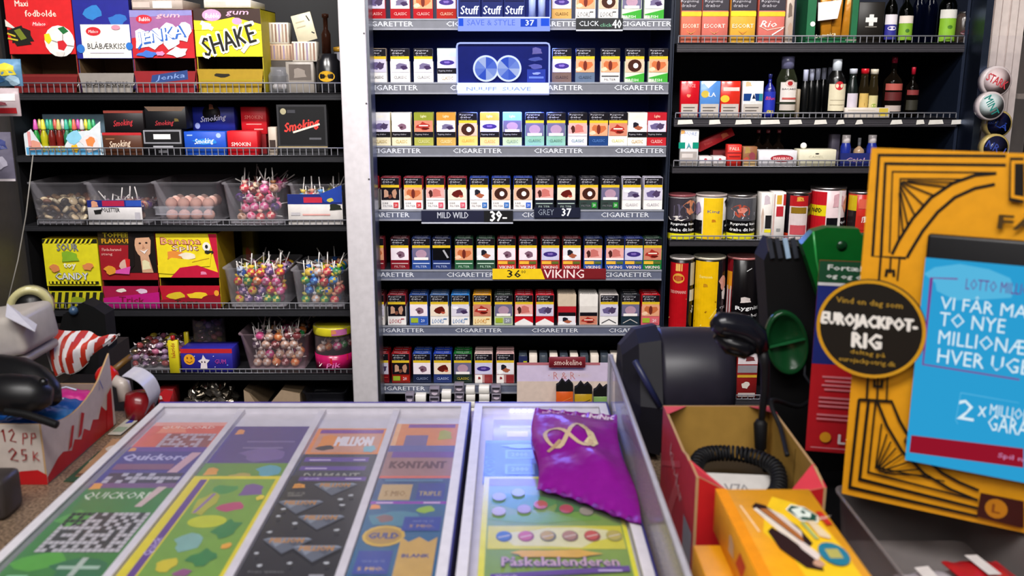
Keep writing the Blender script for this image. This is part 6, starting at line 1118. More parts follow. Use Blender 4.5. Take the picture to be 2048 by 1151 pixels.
it += [('P',S([(2020,314),(2048,314),(2048,405),(2018,400)]),bk),('P',S([(2023,320),(2048,320),(2048,399),(2022,394)]),'#e9a016'),('P',S([(2030,326),(2048,326),(2048,392),(2029,389)]),bk),('T','FÅ',sg(2040,440)[0]/Ws,sg(2040,440)[1]/Hs,.11,.045,'#4a3410',0,.04),
       ('P',S([(1962,981),(2048,998),(2048,1052),(1954,1028)]),'#3c0f08'),('E',sg(1993,1013)[0]/Ws,sg(1993,1013)[1]/Hs,.032,.028,'#c07a10'),('T','L',sg(1993,1013)[0]/Ws,sg(1993,1013)[1]/Hs,.022,.024,'#8a4a0c',0,.05)]
art(m, (0, 0, zb0), (Ws, 0, 0), (0, 0, Hs), it, 'card', e=.00012); m.build('golden_board', rt)
# screen
a_ = sg(1850, 465); b_ = sg(1822, 905)
sx0 = (a_[0]+b_[0])/2; stop = sg(1850, 466)[1]; sbot = sg(1822, 914)[1]
m = MB(); W2 = Ws - sx0 - .004
m.bev((sx0-.0004, -.010, zb0+sbot-.001), (sx0+W2, -.0005, zb0+stop+.001), .003, '#0c0c10', 'plastic', 2); scr_ = m.build('screen_case', rt)
m = MB(); sc0 = stop - .024; Hh = sc0-sbot; m.box((sx0, -.0108, zb0+sbot), (sx0+W2-.003, -.0104, zb0+sc0), '#2c9fd4', 'glow0.9')
def sp(px, py): u, v = sg(px, py); return ((u-sx0)/W2, (v-sbot)/Hh)
its = [('B',.6,.93,.2,.06,'#5cb8e0',3),('B',.15,.9,.18,.08,'#56b4dc',5)]
def tx(s_, x0, x1, y0, y1, c, b_=.03):
    b_ = min(b_, .012)
    a = sp(x0, (y0+y1)/2); b = sp(x1, (y0+y1)/2); h = abs(sp(x0, y0)[1]-sp(x0, y1)[1]); its.append(('T', s_, (a[0]+b[0])/2, a[1], b[0]-a[0], h, c, 0, b_))
WT = '#d8ecf4'
tx('LOTTO MILLIONÆR', 1934, 2110, 552, 574, '#6a3a8a', .03); tx('VI FÅR MANGE', 1884, 2140, 580, 613, WT, .04); tx('TO NYE', 1882, 2014, 618, 646, WT, .04); tx('MILLIONÆRER', 1880, 2124, 654, 682, WT, .04); tx('HVER UGE', 1878, 2064, 690, 719, WT, .04)
tx('2', 1918, 1952, 790, 830, WT, .04); tx('x', 1958, 1975, 804, 824, WT, .03); tx('MILLIONÆR', 1982, 2100, 800, 822, WT, .03); tx('GARANTI', 1978, 2110, 820, 852, WT, .03)
pu = '#5a3a90'
its += [('L',[sp(1918,553),sp(1866,551),sp(1849,722),sp(2040,752)],.0016,'#7a3a8a'),('L',[sp(1918,840),sp(1914,832),sp(1924,778),sp(2040,798)],.0006,'#5ab4e0')]
its += [('P',[sp(1826,862),sp(2048,888),sp(2048,926),sp(1822,896)],'#8f1428')]
tx('Spil nu', 1998, 2060, 896, 908, '#c890c0', .02)
m2 = MB(); m2.v, m2.f, m2.c, m2.m, m2.s = m.v, m.f, m.c, m.m, m.s
def clip(p): return (min(max(p[0], 0), .985), min(max(p[1], 0), 1))
its = [(t[0], [clip(p) for p in t[1]])+t[2:] if t[0] in 'PL' else t for t in its]
art(m, (sx0, -.0108, zb0+sbot), (W2, 0, 0), (0, 0, Hh), its, 'glow0.95', e=.00015); m.build('lit_screen', scr_)
tc = sg(1824, 880)
m = MB(); m.lathe([(.0005,0),(.005,0),(.005,.004),(.0005,.005)], 12, '#c9c08a', 'metal'); m.build('pin', rt, (tc[0]-.003, -.0002, zb0+tc[1]), (math.pi/2, 0, 0))
# round badge
bc_ = sg(1744, 653); RB = (sg(1855, 653)[0]-sg(1634, 653)[0])/2; RBy = (sg(1744, 556)[1]-sg(1744, 752)[1])/2
m = MB(); m.T = Matrix.Translation((bc_[0], -.012, zb0+bc_[1])) @ Matrix.Diagonal((1, 1, RBy/RB, 1)) @ Matrix.Rotation(math.pi/2, 4, 'X')
m.lathe([(.0005,-.003),(RB,-.003),(RB,.0),(RB*.93,.0006),(.0005,.0006)], 48, '#14100c', 'card', False); m.lathe([(RB*.925,.0012),(RB*.99,.0012)], 48, '#d29a24', 'gloss', False, cap=False); m.lathe([(RB*.925,.0006),(RB*.925,.0012)], 48, '#d29a24', 'gloss', False, cap=False); m.T = None
art(m, (bc_[0]-RB, -.0127, zb0+bc_[1]-RBy), (2*RB, 0, 0), (0, 0, 2*RBy), [('T','Vind en dag som',.47,.76,.6,.075,'#b08a2c',1,.02),('T','EUROJACKPOT-',.48,.56,.86,.155,'#f0ece6',2,.075),('T','RIG',.48,.38,.26,.15,'#f0ece6',2,.075),('T','deltag på',.5,.25,.32,.06,'#b08a2c',1,.02),('T','eurojackpotrig.dk',.5,.165,.52,.065,'#b08a2c',2,.02)], 'card'); 
m.build('round_badge', rt)
m = MB(); m.bev((.235, .0065, 0), (.36, .10, .006), .002, '#101014', 'plastic', 1); m.box((.29, .0065, .006), (.32, .016, zb0+Hs*.6), '#101014', 'plastic'); m.build('stand', rt)
# leaflet card and the green and black lottery machine
YP = 1.13; a = at(1648, 520, YP); b = at(1615, 900, YP); hP = a.z-b.z; wP = at(1765, 700, YP).x-b.x
rt = empty('leaflet', (b.x-.003, YP, b.z), 'leaflet with green, navy and red bands behind the golden sign', 'leaflet', None, (0, 0, R_(-12)))
m = MB(); m.box((0, 0, 0), (wP+.03, .0015, hP), '#c01824', 'card'); wq = wP+.03
art(m, (0, 0, 0), (wq, 0, 0), (0, 0, hP), [('R',0,.47,1,.89,'#1a2a7a'),('R',0,.89,1,1.0,'#12482c'),('R',0,.875,1,.89,'#d8d8dc'),('T','Fortæl dine',.40,.965,.62,.026,'#dfe6e0',-1,.04),('T','og og dit navn',.42,.92,.68,.028,'#dfe6e0',-1,.04)]
 + [('R',.12+.03*(i%2),.40-i*.022,.9-.1*(i%3),.41-i*.022,'#e0808a') for i in range(4)] + [('R',.10,.29-i*.022,.8,.30-i*.022,'#e0808a') for i in range(3)] + [('R',.09,.2-i*.022,.7-.2*i,.21-i*.022,'#e0808a') for i in range(2)] + [('E',.2,.085,.06,.028,'#e8a020'),('T','LOTTO',.62,.08,.56,.05,'#f0e8e8',0,.06),('R',.05,.025,.5,.03,'#e0909a')], 'card')
m.build('printed_card', rt)
YM = 1.22
p0 = at(1535, 480, YM); 
rt = empty('lottery_machine', (at(1600, 700, YM).x, YM, ZK+.0032), 'black lottery terminal with a green top cover behind the leaflet', 'machine')
ox = rt.location.x
def mp(px, py, Y=YM): q = at(px, py, Y); return (q.x-ox, q.z-ZK-.0032)
m = MB(); pts = [(mp(1560, 700)[0], 0), (mp(1760, 700)[0]+.1, 0), (mp(1760, 600)[0]+.1, mp(1700, 600)[1]), mp(1650, 600), mp(1600, 500), mp(1545, 482), mp(1528, 520), mp(1540, 700)]
m.prism(pts, 0, .05, '#050507', 'rubber'); m.build('body', rt)
m = MB(); m.prism([mp(1590, 480), mp(1612, 455), mp(1640, 447), mp(1702, 450), mp(1706, 462), mp(1740, 462), mp(1790, 470), mp(1790, 600), mp(1640, 600), mp(1625, 585)], -.03, -.012, '#0c5c22', 'gloss')
q = mp(1668, 483); m.T = Matrix.Translation((q[0], -.030, q[1])) @ Matrix.Rotation(math.pi/2, 4, 'X'); m.lathe([(.007,0),(.007,.001),(.0005,.001)], 14, '#08381a', 'gloss'); m.T = None
m.tube([(mp(1612,455)[0], -.031, mp(1612,455)[1]), (mp(1618,510)[0], -.031, mp(1618,510)[1]), (mp(1632,585)[0], -.031, mp(1632,585)[1])], .0015, '#2f9a4a', 'gloss')
m.build('green_cover', rt)
m = MB(); q = mp(1566, 678); m.T = Matrix.Translation((q[0], -.02, q[1])) @ Matrix.Rotation(R_(-14), 4, 'Y') @ Matrix.Diagonal((.62, 1, 1, 1)) @ Matrix.Rotation(math.pi/2, 4, 'X')
m.lathe([(.0005,-.02),(.040,-.02),(.046,-.008),(.046,0),(.042,.003),(.038,-.004),(.0005,-.008)], 28, '#0f4020', 'gloss'); m.box((-.04,-.001,-.004), (.04,.001,.001), '#1c5c34', 'gloss'); m.T = None; m.build('side_wheel', rt)
for i in range(4):
    q = mp(1540+i*16, 495); m = MB(); m.box((-.003, -.004, -.014), (.003, -.0005, .014), '#a8c4e0' if i == 2 else '#3a3e48', 'gloss'); m.build('fin', rt, (q[0], 0, q[1]), (0, R_(-14), 0))
m = MB(); pts = [(mp(1605,700)[0], -.012, mp(1605,700)[1]), (mp(1600,740)[0], -.02, mp(1600,740)[1]), (mp(1640,800)[0], -.03, mp(1640,800)[1])]; m.tube(pts, .002, '#24262c', 'rubber'); m.build('thin_wire', rt)
# big black round machine
YC = 1.33
rt = empty('round_machine', (at(1340, 760, YC).x, YC, ZK+.0003), 'big black round plastic machine with an angular side plate', 'machine'); ox = rt.location.x
def mq(px, py, Y=YC): q = at(px, py, Y); return (q.x-ox, q.z-ZK-.0003)
ca = mq(1310, 755); cb = mq(1452, 758); R = (mq(1380, 657)[1]-mq(1380, 853)[1])/2
m = MB(); cz = (mq(1380,657)[1]+mq(1380,853)[1])/2
m.T = Matrix.Translation((ca[0], 0, cz)) @ Matrix.Rotation(math.pi/2, 4, 'Y')
L_ = cb[0]-ca[0]; m.lathe([(.0005,0),(R*.97,0),(R,.006),(R,L_*.72),(R*.96,L_*.9),(R*.86,L_),(.0005,L_)], 40, '#262430', 'plastic'); m.T = None; m.build('drum', rt)
m = MB(); xl = mq(1238, 760)[0]; pr = [(0, -R*1.35), (R*.95, -R*1.2), (R*1.15, -.2*R), (R*.62, R*.95), (0, R*1.08), (-R*.62, R*.95), (-R*1.15, -.2*R), (-R*.95, -R*1.2)]
vs = []; 
for x, f in ((xl, .62), (xl+.022, .92), (ca[0]-.001, 1.0)):
    vs += [(x, p[0]*f, cz+p[1]*f) for p in pr]
fs = [tuple(range(8)), tuple(range(16, 24))[::-1]] + [(j*8+i, (j+1)*8+i, (j+1)*8+(i+1)%8, j*8+(i+1)%8) for j in range(2) for i in range(8)]
m.add(vs, fs, '#14131c', 'rubber'); m.build('side_plate', rt)
m = MB(); m.tube([(mq(1262,675)[0]-.004, -R*1.0, mq(1262,690)[1]), (mq(1318,760)[0]-.012, -R*1.12, mq(1318,772)[1])], .0045, '#23284e', 'plastic'); m.build('ridge', rt)
m = MB(); m.bev((ca[0]-.03, -.04, 0), (cb[0]-.03, .05, cz-R*.8), .006, '#101016', 'plastic', 2); m.build('pedestal', rt)
# hand scanner with cable
YH = 1.105
rt = empty('hand_scanner', (at(1500, 700, YH).x, YH, at(1500, 700, YH).z), 'black hand scanner hanging by its cable above the red open box', 'scanner'); o_ = rt.location
def ms(px, py, dy=0):
    q = at(px, py, YH+dy); return (q.x-o_.x, dy, q.z-o_.z)
m = MB(); pts = [ms(1428, 650, -.01), ms(1440, 648, -.005), ms(1462, 650), ms(1490, 656), ms(1512, 672), ms(1524, 700)]
m.tube(pts, [.008, .0155, .0165, .0175, .015, .010], '#14151e', 'gloss', 16)
m.tube([ms(1432, 668), ms(1460, 688), ms(1490, 696), ms(1512, 690)], [.006, .013, .014, .009], '#0c0d12', 'gloss', 12); m.build('head', rt)
m = MB(); m.tube([ms(1522, 694), ms(1530, 730), ms(1529, 780), ms(1524, 830), ms(1521, 862)], [.0085, .006, .005, .0045, .004], '#0d0e13', 'plastic', 10); m.build('neck', rt)
m = MB(); m.tube([ms(1521, 838), ms(1521, 846), ms(1521, 894), ms(1520, 905)], [.005, .0088, .0075, .004], '#0a0a0e', 'rubber', 12); m.build('cable_sleeve', rt)
path = []
def bez(P, n):
    out = []
    for k in range(len(P)-1):
        p0 = P[max(k-1, 0)]; p1 = P[k]; p2 = P[k+1]; p3 = P[min(k+2, len(P)-1)]
        for i in range(n):
            t = i/n; out.append(Vector(0.5*((2*p1)+(p2-p0)*t+(2*p0-5*p1+4*p2-p3)*t*t+(3*p1-p0-3*p2+p3)*t**3)))
    out.append(P[-1]); return out
CP = [Vector((p[0], p[1], p[2]+.012)) for p in ((.215, 1.02, 1.030), (.232, 1.055, 1.035), (.262, 1.065, 1.035), (.292, 1.05, 1.037), (.312, 1.022, 1.035), (.306, .985, 1.026), (.285, .962, 1.02), (.262, .95, 1.018))]
ln = bez(CP, 70); m = MB(); hp = []
for i, p in enumerate(ln):
    d = (ln[min(i+1, len(ln)-1)]-ln[max(i-1, 0)]).normalized(); n1 = d.cross(Vector((0,0,1))).normalized(); n2 = d.cross(n1); th = i*2*math.pi/11
    hp.append(p + n1*.0085*math.cos(th) + n2*.0085*math.sin(th))
m.tube([p - o_ for p in hp], .0019, '#0c0c10', 'rubber', 5); m.build('coiled_cable', rt)
m = MB(); m.tube([p - o_ for p in bez([Vector(at(1521, 900, YH)), Vector((.318, 1.075, 1.028)), Vector((.306, 1.04, 1.036))], 8)], .0035, '#0c0c10', 'rubber', 8); m.build('plain_cable', rt)
m = MB(); m.tube(bez([Vector((.3185, 1.0, 1.072)), Vector((.3245, 1.05, 1.084)), Vector((.326, 1.10, 1.102)), at(1600, 812, 1.16), at(1640, 782, 1.19)], 10), .003, '#101014', 'rubber', 8); tag(m.build('cable', None), 'black cable rising from the red box towards the lottery terminal', 'cable')
# ---------------------------------------------------------------- the left part of the counter
# white printed carton with handwriting
XA, XB_, YA, YBk = -.93, -.640, 1.183, 1.408
rt = empty('sweet_box', (0, 0, ZK+.0003), 'white open box with red wavy print and red handwriting, left of the trays', 'box')
IN = '#8d8074'
m = MB(); m.box((XA, YA, 0), (XB_, YBk, .002), '#6d6258'); m.build('carton_floor', rt)
hr = [.088 + (.012 if u > .75 else 0)*(u-.75)*4 - .018*math.sin(math.pi*min(u/.8, 1)) + .02*max(0, u-.8)/.2 for u in [i/10 for i in range(11)]]
m = MB(); pts = [(XB_, YBk, .0021), (XB_, YA, .0021)] + [(XB_, YA+(YBk-YA)*i/10, hr[i]) for i in range(11)]
wall(m, pts, .0025, '#cdc0bc', IN, (-1, 0, 0))
DY = YBk-YA
red = [(0,.02),(.95,.02),(.95,.30),(.86,.34),(.80,.46),(.74,.30),(.66,.36),(.60,.24),(.52,.34),(.47,.22),(.38,.30),(.33,.18),(.22,.26),(.15,.24),(0,.10)]
art(m, (XB_, YA, 0), (0, DY, 0), (0, 0, .105), [('P',[red[0]]+red[1:8]+[(.5,.02)],'#b8181c'),('P',[(.0,.02),(.5,.02),(.6,.24),(.52,.34),(.47,.22),(.38,.30),(.33,.18),(.22,.26),(.15,.24),(0,.1)],'#b8181c'),('P',[(.84,.02),(.95,.02),(.97,.62),(.9,.56),(.88,.4)],'#c41c22'),('P',[(.28,.22),(.36,.52),(.39,.5),(.33,.24)],'#b8181c'),('P',[(.42,.28),(.50,.60),(.54,.56),(.47,.3)],'#b8181c'),('L',[(.78,.72),(.8,.86),(.84,.7)],.0015,'#5a6ab0')], e=.0003)
m.build('right_wall', rt)
m = MB(); wall(m, [(XA, YA, .0021), (XB_-.0026, YA, .0021), (XB_-.0026, YA, .088), (XA, YA, .090)], .0025, '#c6b9b0', IN, (0, 1, 0)); W = XB_-XA
hw = [('P',[(.70,.0),(1,.0),(1,.16),(.96,.24),(.88,.22),(.82,.15),(.70,.14)],'#b8181c'),
  ('L',[(.735,.86),(.75,.9),(.755,.70)],.0016,'#8a1c1c'),('L',[(.785,.86),(.81,.9),(.82,.84),(.79,.72),(.83,.70)],.0016,'#8a1c1c'),('L',[(.87,.66),(.88,.84),(.90,.84),(.905,.78),(.88,.76)],.0014,'#9c3030'),('L',[(.925,.66),(.935,.84),(.955,.84),(.96,.78),(.935,.76)],.0014,'#9c3030'),
  ('L',[(.77,.54),(.80,.60),(.82,.54),(.78,.42),(.83,.40)],.0016,'#8a1c1c'),('L',[(.89,.58),(.86,.58),(.858,.50),(.885,.50),(.88,.42),(.855,.40)],.0016,'#8a1c1c'),('L',[(.93,.40),(.935,.56)],.0014,'#9c2020'),('L',[(.965,.54),(.937,.47),(.97,.40)],.0014,'#9c2020')]
hw = [hw[0]] + [('L', [(1-(1-x)*.72, y) for x, y in t[1]])+t[2:] for t in hw[1:]]
art(m, (XA, YA, 0), (W, 0, 0), (0, 0, .09), hw, e=.0003); m.build('front_wall', rt)
m = MB(); wall(m, [(XB_-.0026, YBk, .0021), (XB_-.0026, YBk, .07), (XA, YBk, .07), (XA, YBk, .0021)], .0025, '#b8aaa4', IN, (0, -1, 0)); m.build('back_wall', rt)
m = MB(); wall(m, [(XA, YBk-.0026, .0021), (XA, YBk-.0026, .064), (XA, YA+.0026, .064), (XA, YA+.0026, .0021)], .0025, '#b8aaa4', IN, (1, 0, 0)); m.build('left_wall', rt)
m = MB(); m.box((XA+.01, YA+.01, 0), (XB_-.01, YBk-.01, .052), '#1a3c74', 'card'); tag(m.build('small_carton', None, (0, 0, ZK+.0026)), 'blue carton layer inside the white handwritten box', 'carton')
r = random.Random(3)
for i in range(3):
    for j in range(5):
        c = ['#1f6ac0','#2a86d8','#1b4fa0'][(i+j) % 3]; 
        if j == 4: c = '#c02a80'
        m = MB(); A_, B_ = .085, .042
        m.sheet(lambda a, b: Vector(((a-.5)*A_, (b-.5)*B_, .003+.011*math.sin(math.pi*a)**.5*math.sin(math.pi*b)**.5+.0012*math.sin(a*30+b*9))), 12, 8, c, 'bag'); m.sheet(lambda a, b: Vector(((.5-a)*A_, (b-.5)*B_, .0025)), 4, 4, c, 'bag')
        m.tube([(-.02, -.01, .0155), (0, .006, .017), (.02, -.004, .0155)], .0012, '#c8d8ec', 'gloss', 5)
        tag(m.build('sweet_packet', None, (XA+.052+.088*i, YA+.032+.041*j, ZK+.0552), (0, 0, R_(r.uniform(-4, 4)))), ('magenta' if j == 4 else 'blue')+' glossy packet lying in the white handwritten box', 'packet', ('magenta' if j == 4 else 'blue')+' packets in the handwritten box')
# cards between the box and the tray
def slab(name, label, x0, y0, x1, y1, base, items, rot, z):
    a = atz((x0+x1)/2, (y0+y1)/2, z); w_ = (x1-x0)/F*1.35; d_ = abs(atz(x0, y0, z).y-atz(x0, y1, z).y)
    m = MB(); m.box((-w_/2, -d_/2, 0), (w_/2, d_/2, .0008), base); art(m, (-w_/2, -d_/2, .0008), (w_, 0, 0), (0, d_, 0), items)
    return tag(m.build(name, None, (a.x, a.y, z), (0, 0, R_(rot))), label, 'card')
slab('printed_card', 'green and black card under the stack between box and tray', 165, 900, 215, 962, '#2c4a34', [('R',.1,.6,.9,.9,'#b8a890')], -2, ZK+.0004)
slab('printed_card', 'brown and orange printed card lying between the white box and the tray', 190, 876, 245, 950, '#a8805c', [('B',.5,.4,.3,.2,'#b8502c',3),('B',.4,.75,.3,.12,'#c8b8a8',4),('R',.0,.0,1,.06,'#6a4a38')], 2, ZK+.0014)
slab('printed_card', 'pale card with blue print just left of the tray edge', 244, 822, 272, 868, '#b8b4a8', [('B',.5,.6,.3,.2,'#3a3c9a',3),('R',.1,.1,.9,.3,'#8a9a86')], -3, ZK+.0024)
# black pouch with strap
def pt(x, y, Y): return at(x, y, Y)
Yp = 1.25
c0 = pt(40, 770, Yp)
m = MB(); n0 = len(m.v)
prof = [(pt(-60, 750, 1.31), .036), (pt(0, 748, 1.30), .040), (pt(40, 752, 1.29), .038), (pt(72, 765, 1.27), .034), (pt(98, 785, 1.26), .026), (pt(110, 800, 1.25), .014)]
m.tube([p - c0 for p, r_ in prof], [r_*.75 for p, r_ in prof], '#0e0e11', 'plastic', 18)
m.tube([pt(-60, 790, 1.22)-c0, pt(20, 788, 1.21)-c0, pt(70, 790, 1.205)-c0, pt(104, 792, 1.21)-c0], [.027, .029, .027, .012], '#101013', 'plastic', 18)
rt = m.build('camera_pouch', None, c0); tag(rt, 'black padded pouch with shiny studs lying over the white handwritten box', 'pouch')
for x, y in ((72, 772), (84, 766), (68, 782)):
    q = pt(x, y, 1.205) - c0; m = MB(); m.ball((q.x, q.y+.004, q.z), .0065, '#3c3c3e', 'metal', 10); m.build('stud', rt)
m = MB(); m.tube(bez([pt(10, 822, 1.17)-c0, pt(50, 828, 1.165)-c0, pt(82, 838, 1.16)-c0, pt(114, 849, 1.155)-c0], 8), .0055, '#08080a', 'rubber', 8); m.build('strap', rt)
# low dark cabinet behind the counter on the left, carrying things
ZL = .985
m = MB(); m.box((-1.28, 1.50, 0), (-.775, 1.80, ZL), '#0e0d0f', 'paint'); tag(m.build('side_cabinet', None), 'low black cabinet standing behind the left end of the counter', 'cabinet')
# striped paper bag
C = [pt(82, 652, 1.55), pt(232, 672, 1.62), pt(138, 778, 1.51), pt(104, 742, 1.51)]
cx = pt(150, 705, 1.53); 
def bagp(a, b):      # a along the striped length, b from the far edge to the near edge
    top = C[0].lerp(C[1], a); bot = C[3].lerp(C[2], min(1, a*1.0)).lerp(C[1], a**2.6)
    p = top.lerp(bot, b); bul = math.sin(math.pi*b)*math.sin(math.pi*min(1, a*.9+.05))
    return p + Vector((0, -.028*bul + .004*math.sin(a*22), .010*bul + .003*math.sin(b*9+a*14))) - cx
m = MB(); m.sheet(bagp, 60, 12, '#fff', 'card', cf=lambda a, b: '#b8301c' if (int(a*13.0+b*.6) % 2 == 1 and a > .1) else '#ded6d4')
m.sheet(lambda a, b: bagp(1-a, b) + Vector((0, .02*math.sin(math.pi*b)+.002, -.002)), 20, 8, '#c8c0bc', 'card')
tag(m.build('paper_bag', None, cx), 'crumpled red and white striped paper bag on the left', 'bag')
m = MB(); q = [pt(120, 764, 1.53), pt(230, 678, 1.63), pt(232, 740, 1.63), pt(215, 800, 1.56), pt(125, 800, 1.53)]
c1 = Vector((q[0].x, 1.53, ZL)); m.prism([(p.x-c1.x, max(p.z-ZL, .0005)) for p in (q[0], q[1], q[2])] + [(q[2].x-c1.x, .0005), (0, .0005)], 0, .04, '#08080a', 'rubber')
tag(m.build('black_case', None, (c1.x, 1.56, ZL)), 'black wedge shaped case under the striped paper bag', 'case')
# white counter scale / printer with a paper end
cw = pt(0, 690, 1.42)
m = MB(); m.bev((-.20, -.02, -.03), (.048, .10, .035), .012, '#b8b0a8', 'plastic', 3); m.bev((-.20, -.024, -.048), (.040, .10, -.032), .006, '#a89e94', 'plastic', 2)
rt = m.build('receipt_printer', None, (cw.x, 1.42, cw.z+.012), (0, R_(-8), 0)); tag(rt, 'pale grey rounded receipt printer cut by the left edge', 'printer')
m = MB(); P_ = [pt(12, 612, 1.43), pt(20, 605, 1.43), pt(78, 650, 1.42), pt(72, 656, 1.42)]; P2 = [pt(10, 632, 1.40), pt(10, 632, 1.40), pt(60, 664, 1.40), pt(58, 664, 1.40)]
A4 = [pt(14, 606, 1.43), pt(74, 648, 1.43), pt(70, 662, 1.38), pt(11, 632, 1.38)]
m.add([tuple(p) for p in A4] + [tuple(p + Vector((0, 0, -.0012))) for p in A4], [(0,1,2,3), (7,6,5,4), (0,4,5,1), (1,5,6,2), (2,6,7,3), (3,7,4,0)], '#dcdae2')
rl = m.build('receipt_paper', None); tag(rl, 'bright white paper end on top of the grey printer', 'paper')
m = MB(); m.box((-1.6, 1.40, .951), (-.705-.2, 1.47, 1.13), '#0c0c0e') ; 
tag(MB().box((-.12, 0, 0), (.05, .09, at(0, 716, 1.42).z-ZK-.045), '#1a1a1c', 'rubber').build('black_stand', None, (cw.x-.06, 1.425, ZK+.0003)), 'black stand carrying the grey receipt printer', 'stand')
# tape roll on black dispenser
Yt = 1.70; tc_ = at(62, 613, Yt); Rt = .040
rt = empty('tape_dispenser', (tc_.x, Yt, ZL), 'black tape dispenser with a cream tape roll at the left edge', 'dispenser')
m = MB(); m.T = Matrix.Translation((0, 0, tc_.z-ZL)) @ Matrix.Rotation(R_(18), 4, 'Z') @ Matrix.Rotation(math.pi/2, 4, 'X')
m.lathe([(Rt*.66,-.012),(Rt,-.012),(Rt,.012),(Rt*.66,.012),(Rt*.66,-.012)], 32, '#bdb684', 'gloss', cap=False); m.T = None; m.build('tape_roll', rt)
m = MB(); m.T = Matrix.Translation((0, 0, tc_.z-ZL)) @ Matrix.Rotation(R_(18), 4, 'Z') @ Matrix.Rotation(math.pi/2, 4, 'X'); m.lathe([(.0005,-.010),(Rt*.64,-.010),(Rt*.64,.010),(.006,.010),(.005,.014),(.0005,.014)], 24, '#101012', 'plastic'); m.T = None; m.build('hub', rt)
hz = tc_.z-ZL
m = MB(); m.prism([(-.07, .0003), (.13, .0003), (.13, hz-.02), (.11, hz-.005), (.09, hz+.004), (.05, hz-.02), (.04, hz-.048), (-.05, hz-.05), (-.07, hz-.06)], .018, .06, '#050506', 'rubber'); m.build('body', rt)
m = MB(); m.ball((.072, .016, hz-.012), .009, '#39506c', 'gloss', 10); m.build('button', rt)
# curled label band and red knob with a stick
def strip(fn, n, w_, col, th=.0008): 
    m = MB(); m.sheet(lambda a, b: fn(a) + Vector((0, w_*(b-.5), 0)), n, 2, col, 'gloss'); m.sheet(lambda a, b: fn(1-a)*1 + Vector((0, w_*(b-.5), -th)), n, 2, col, 'gloss'); return m
cb_ = pt(275, 795, 1.44)
arc = [pt(x, y, 1.44)-cb_ for x, y in ((256, 742), (275, 746), (295, 760), (306, 778), (309, 795), (300, 818))]
bz = bez(arc, 6)
m = strip(lambda a: bz[min(int(a*(len(bz)-1)), len(bz)-1)], 30, .05, '#cdcbd6'); tag(m.build('label_band', None, cb_), 'white glossy label band curling up behind the tray corner', 'label')
m = MB(); m.lathe([(.0005,0),(.022,0),(.024,.02),(.020,.042),(.0005,.045)], 18, '#7a1218', 'gloss'); tag(m.build('sweet_jar', None, (pt(278, 800, 1.44).x, 1.44, ZK+.0003)), 'dark red pot inside the curl of the white label band', 'pot')
m = MB(); m.tube([pt(228, 760, 1.455)-cb_, pt(246, 768, 1.455)-cb_, pt(252, 800, 1.45)-cb_], [.010, .012, .012], '#c0b4ac', 'gloss', 12); tag(m.build('paper_tube', None, cb_), 'short pale rolled tube standing behind the white handwritten box', 'tube')
m = MB(); m.ball((0,0,0), .019, '#c01c18', 'gloss', 14); kb = m.build('knob', None, pt(214, 752, 1.47)); 
m = MB(); m.tube([(.006, 0, .006), pt(262, 712, 1.50)-pt(214, 752, 1.47)], [.006, .005], '#6a4a1c', 'plastic', 8); m.build('wooden_stick', kb); tag(kb, 'red ball with a wooden stick at the far corner of the white box', 'knob')
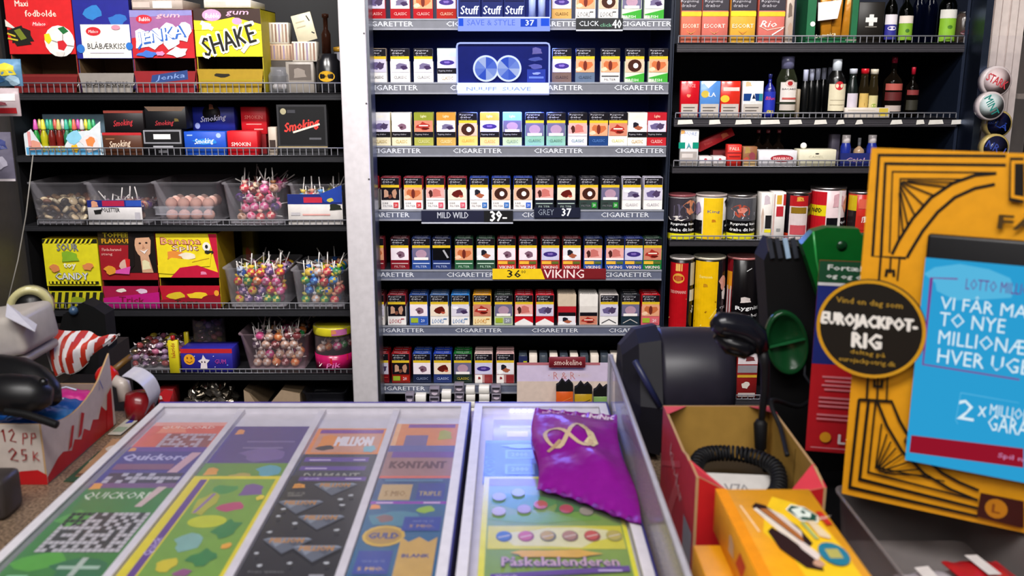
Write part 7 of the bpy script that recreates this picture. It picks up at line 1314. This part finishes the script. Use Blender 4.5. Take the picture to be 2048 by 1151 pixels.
# grey bin and magenta packet in the near left corner
a = atz(38, 1040, ZK)
m = MB(); m.bev((-.16, 0, 0), (-.014, .05, .055), .008, '#3a3432', 'plastic', 2); tag(m.build('grey_box', None, (a.x, a.y-.005, ZK+.0003)), 'dark grey plastic box cut by the left edge of the frame', 'box')
m = MB(); m.sheet(lambda u, v: Vector(((u-.5)*.14, (v-.5)*.09, .004+.03*math.sin(math.pi*u)**.5*math.sin(math.pi*v)**.5)), 16, 12, '#a0148c', 'bag'); m.sheet(lambda u, v: Vector(((.5-u)*.14, (v-.5)*.09, .003)), 4, 4, '#a0148c', 'bag'); tag(m.build('sweet_bag', None, (a.x-.085, a.y-.062, ZK+.0003)), 'magenta packet at the bottom left corner before the grey box', 'bag')
# things hanging at the far left wall
for i, (x0, x1, y0, y1, c, its, lb) in enumerate(((-20, 40, 118, 172, '#5a86a8', [('B',.6,.6,.3,.3,'#c8b828',3),('B',.3,.3,.3,.25,'#3a6a9c',4),('B',.75,.2,.2,.2,'#a8c8dc',5)], 'blue and yellow sweet bag hanging at the upper left edge'), (-20, 36, 176, 232, '#b8a8ac', [('R',.3,.55,.9,.8,'#d8d0d0'),('R',.3,.1,.9,.3,'#a01c24'),('B',.5,.45,.2,.08,'#7a3a44',3)], 'pale and red packet hanging below the blue one'), (-20, 20, 264, 362, '#6a6678', [('B',.6,.75,.3,.14,'#2a3470',3),('B',.6,.4,.3,.16,'#a8a4b4',4),('R',.0,.0,1,.05,'#c8c0c4')], 'lilac grey hanging packet cut by the left edge'))):
    p0 = at(x0, y1, 2.0); p1 = at(x1, y0, 2.0); w_ = p1.x-p0.x; h = p1.z-p0.z
    m = MB(); m.sheet(lambda a, b: Vector(((a-.5)*w_, -.012*math.sin(math.pi*a)*math.sin(math.pi*b), b*h)), 10, 10, c, 'bag'); m.sheet(lambda a, b: Vector(((.5-a)*w_, .002, b*h)), 4, 4, c, 'bag')
    art(m, (-w_/2, 0, 0), (w_, 0, 0), (0, 0, h), its, 'card', lambda u, v, k: Vector((u-w_/2, -.012*math.sin(math.pi*u/w_)*math.sin(math.pi*v/h)-.0006-k, v)))
    tag(m.build('hanging_packet', None, ((p0.x+p1.x)/2, 2.0, p0.z)), lb, 'packet')
m = MB(); m.tube([at(12, 100, 2.004)+Vector((-.03, .004, 0)), at(12, 360, 2.004)+Vector((-.03, .004, 0))], .004, '#6a6a70', 'metal', 8); tag(m.build('hanging_rod', None), 'thin metal rod behind the packets at the left edge', 'rod')
m = MB(); m.tube([at(66, 310, 2.30), at(52, 430, 2.28), at(36, 520, 2.25), at(16, 602, 2.2)], .0016, '#8a8680', 'plastic', 6); tag(m.build('wire', None), 'thin pale wire running down beside the left shelving', 'wire')
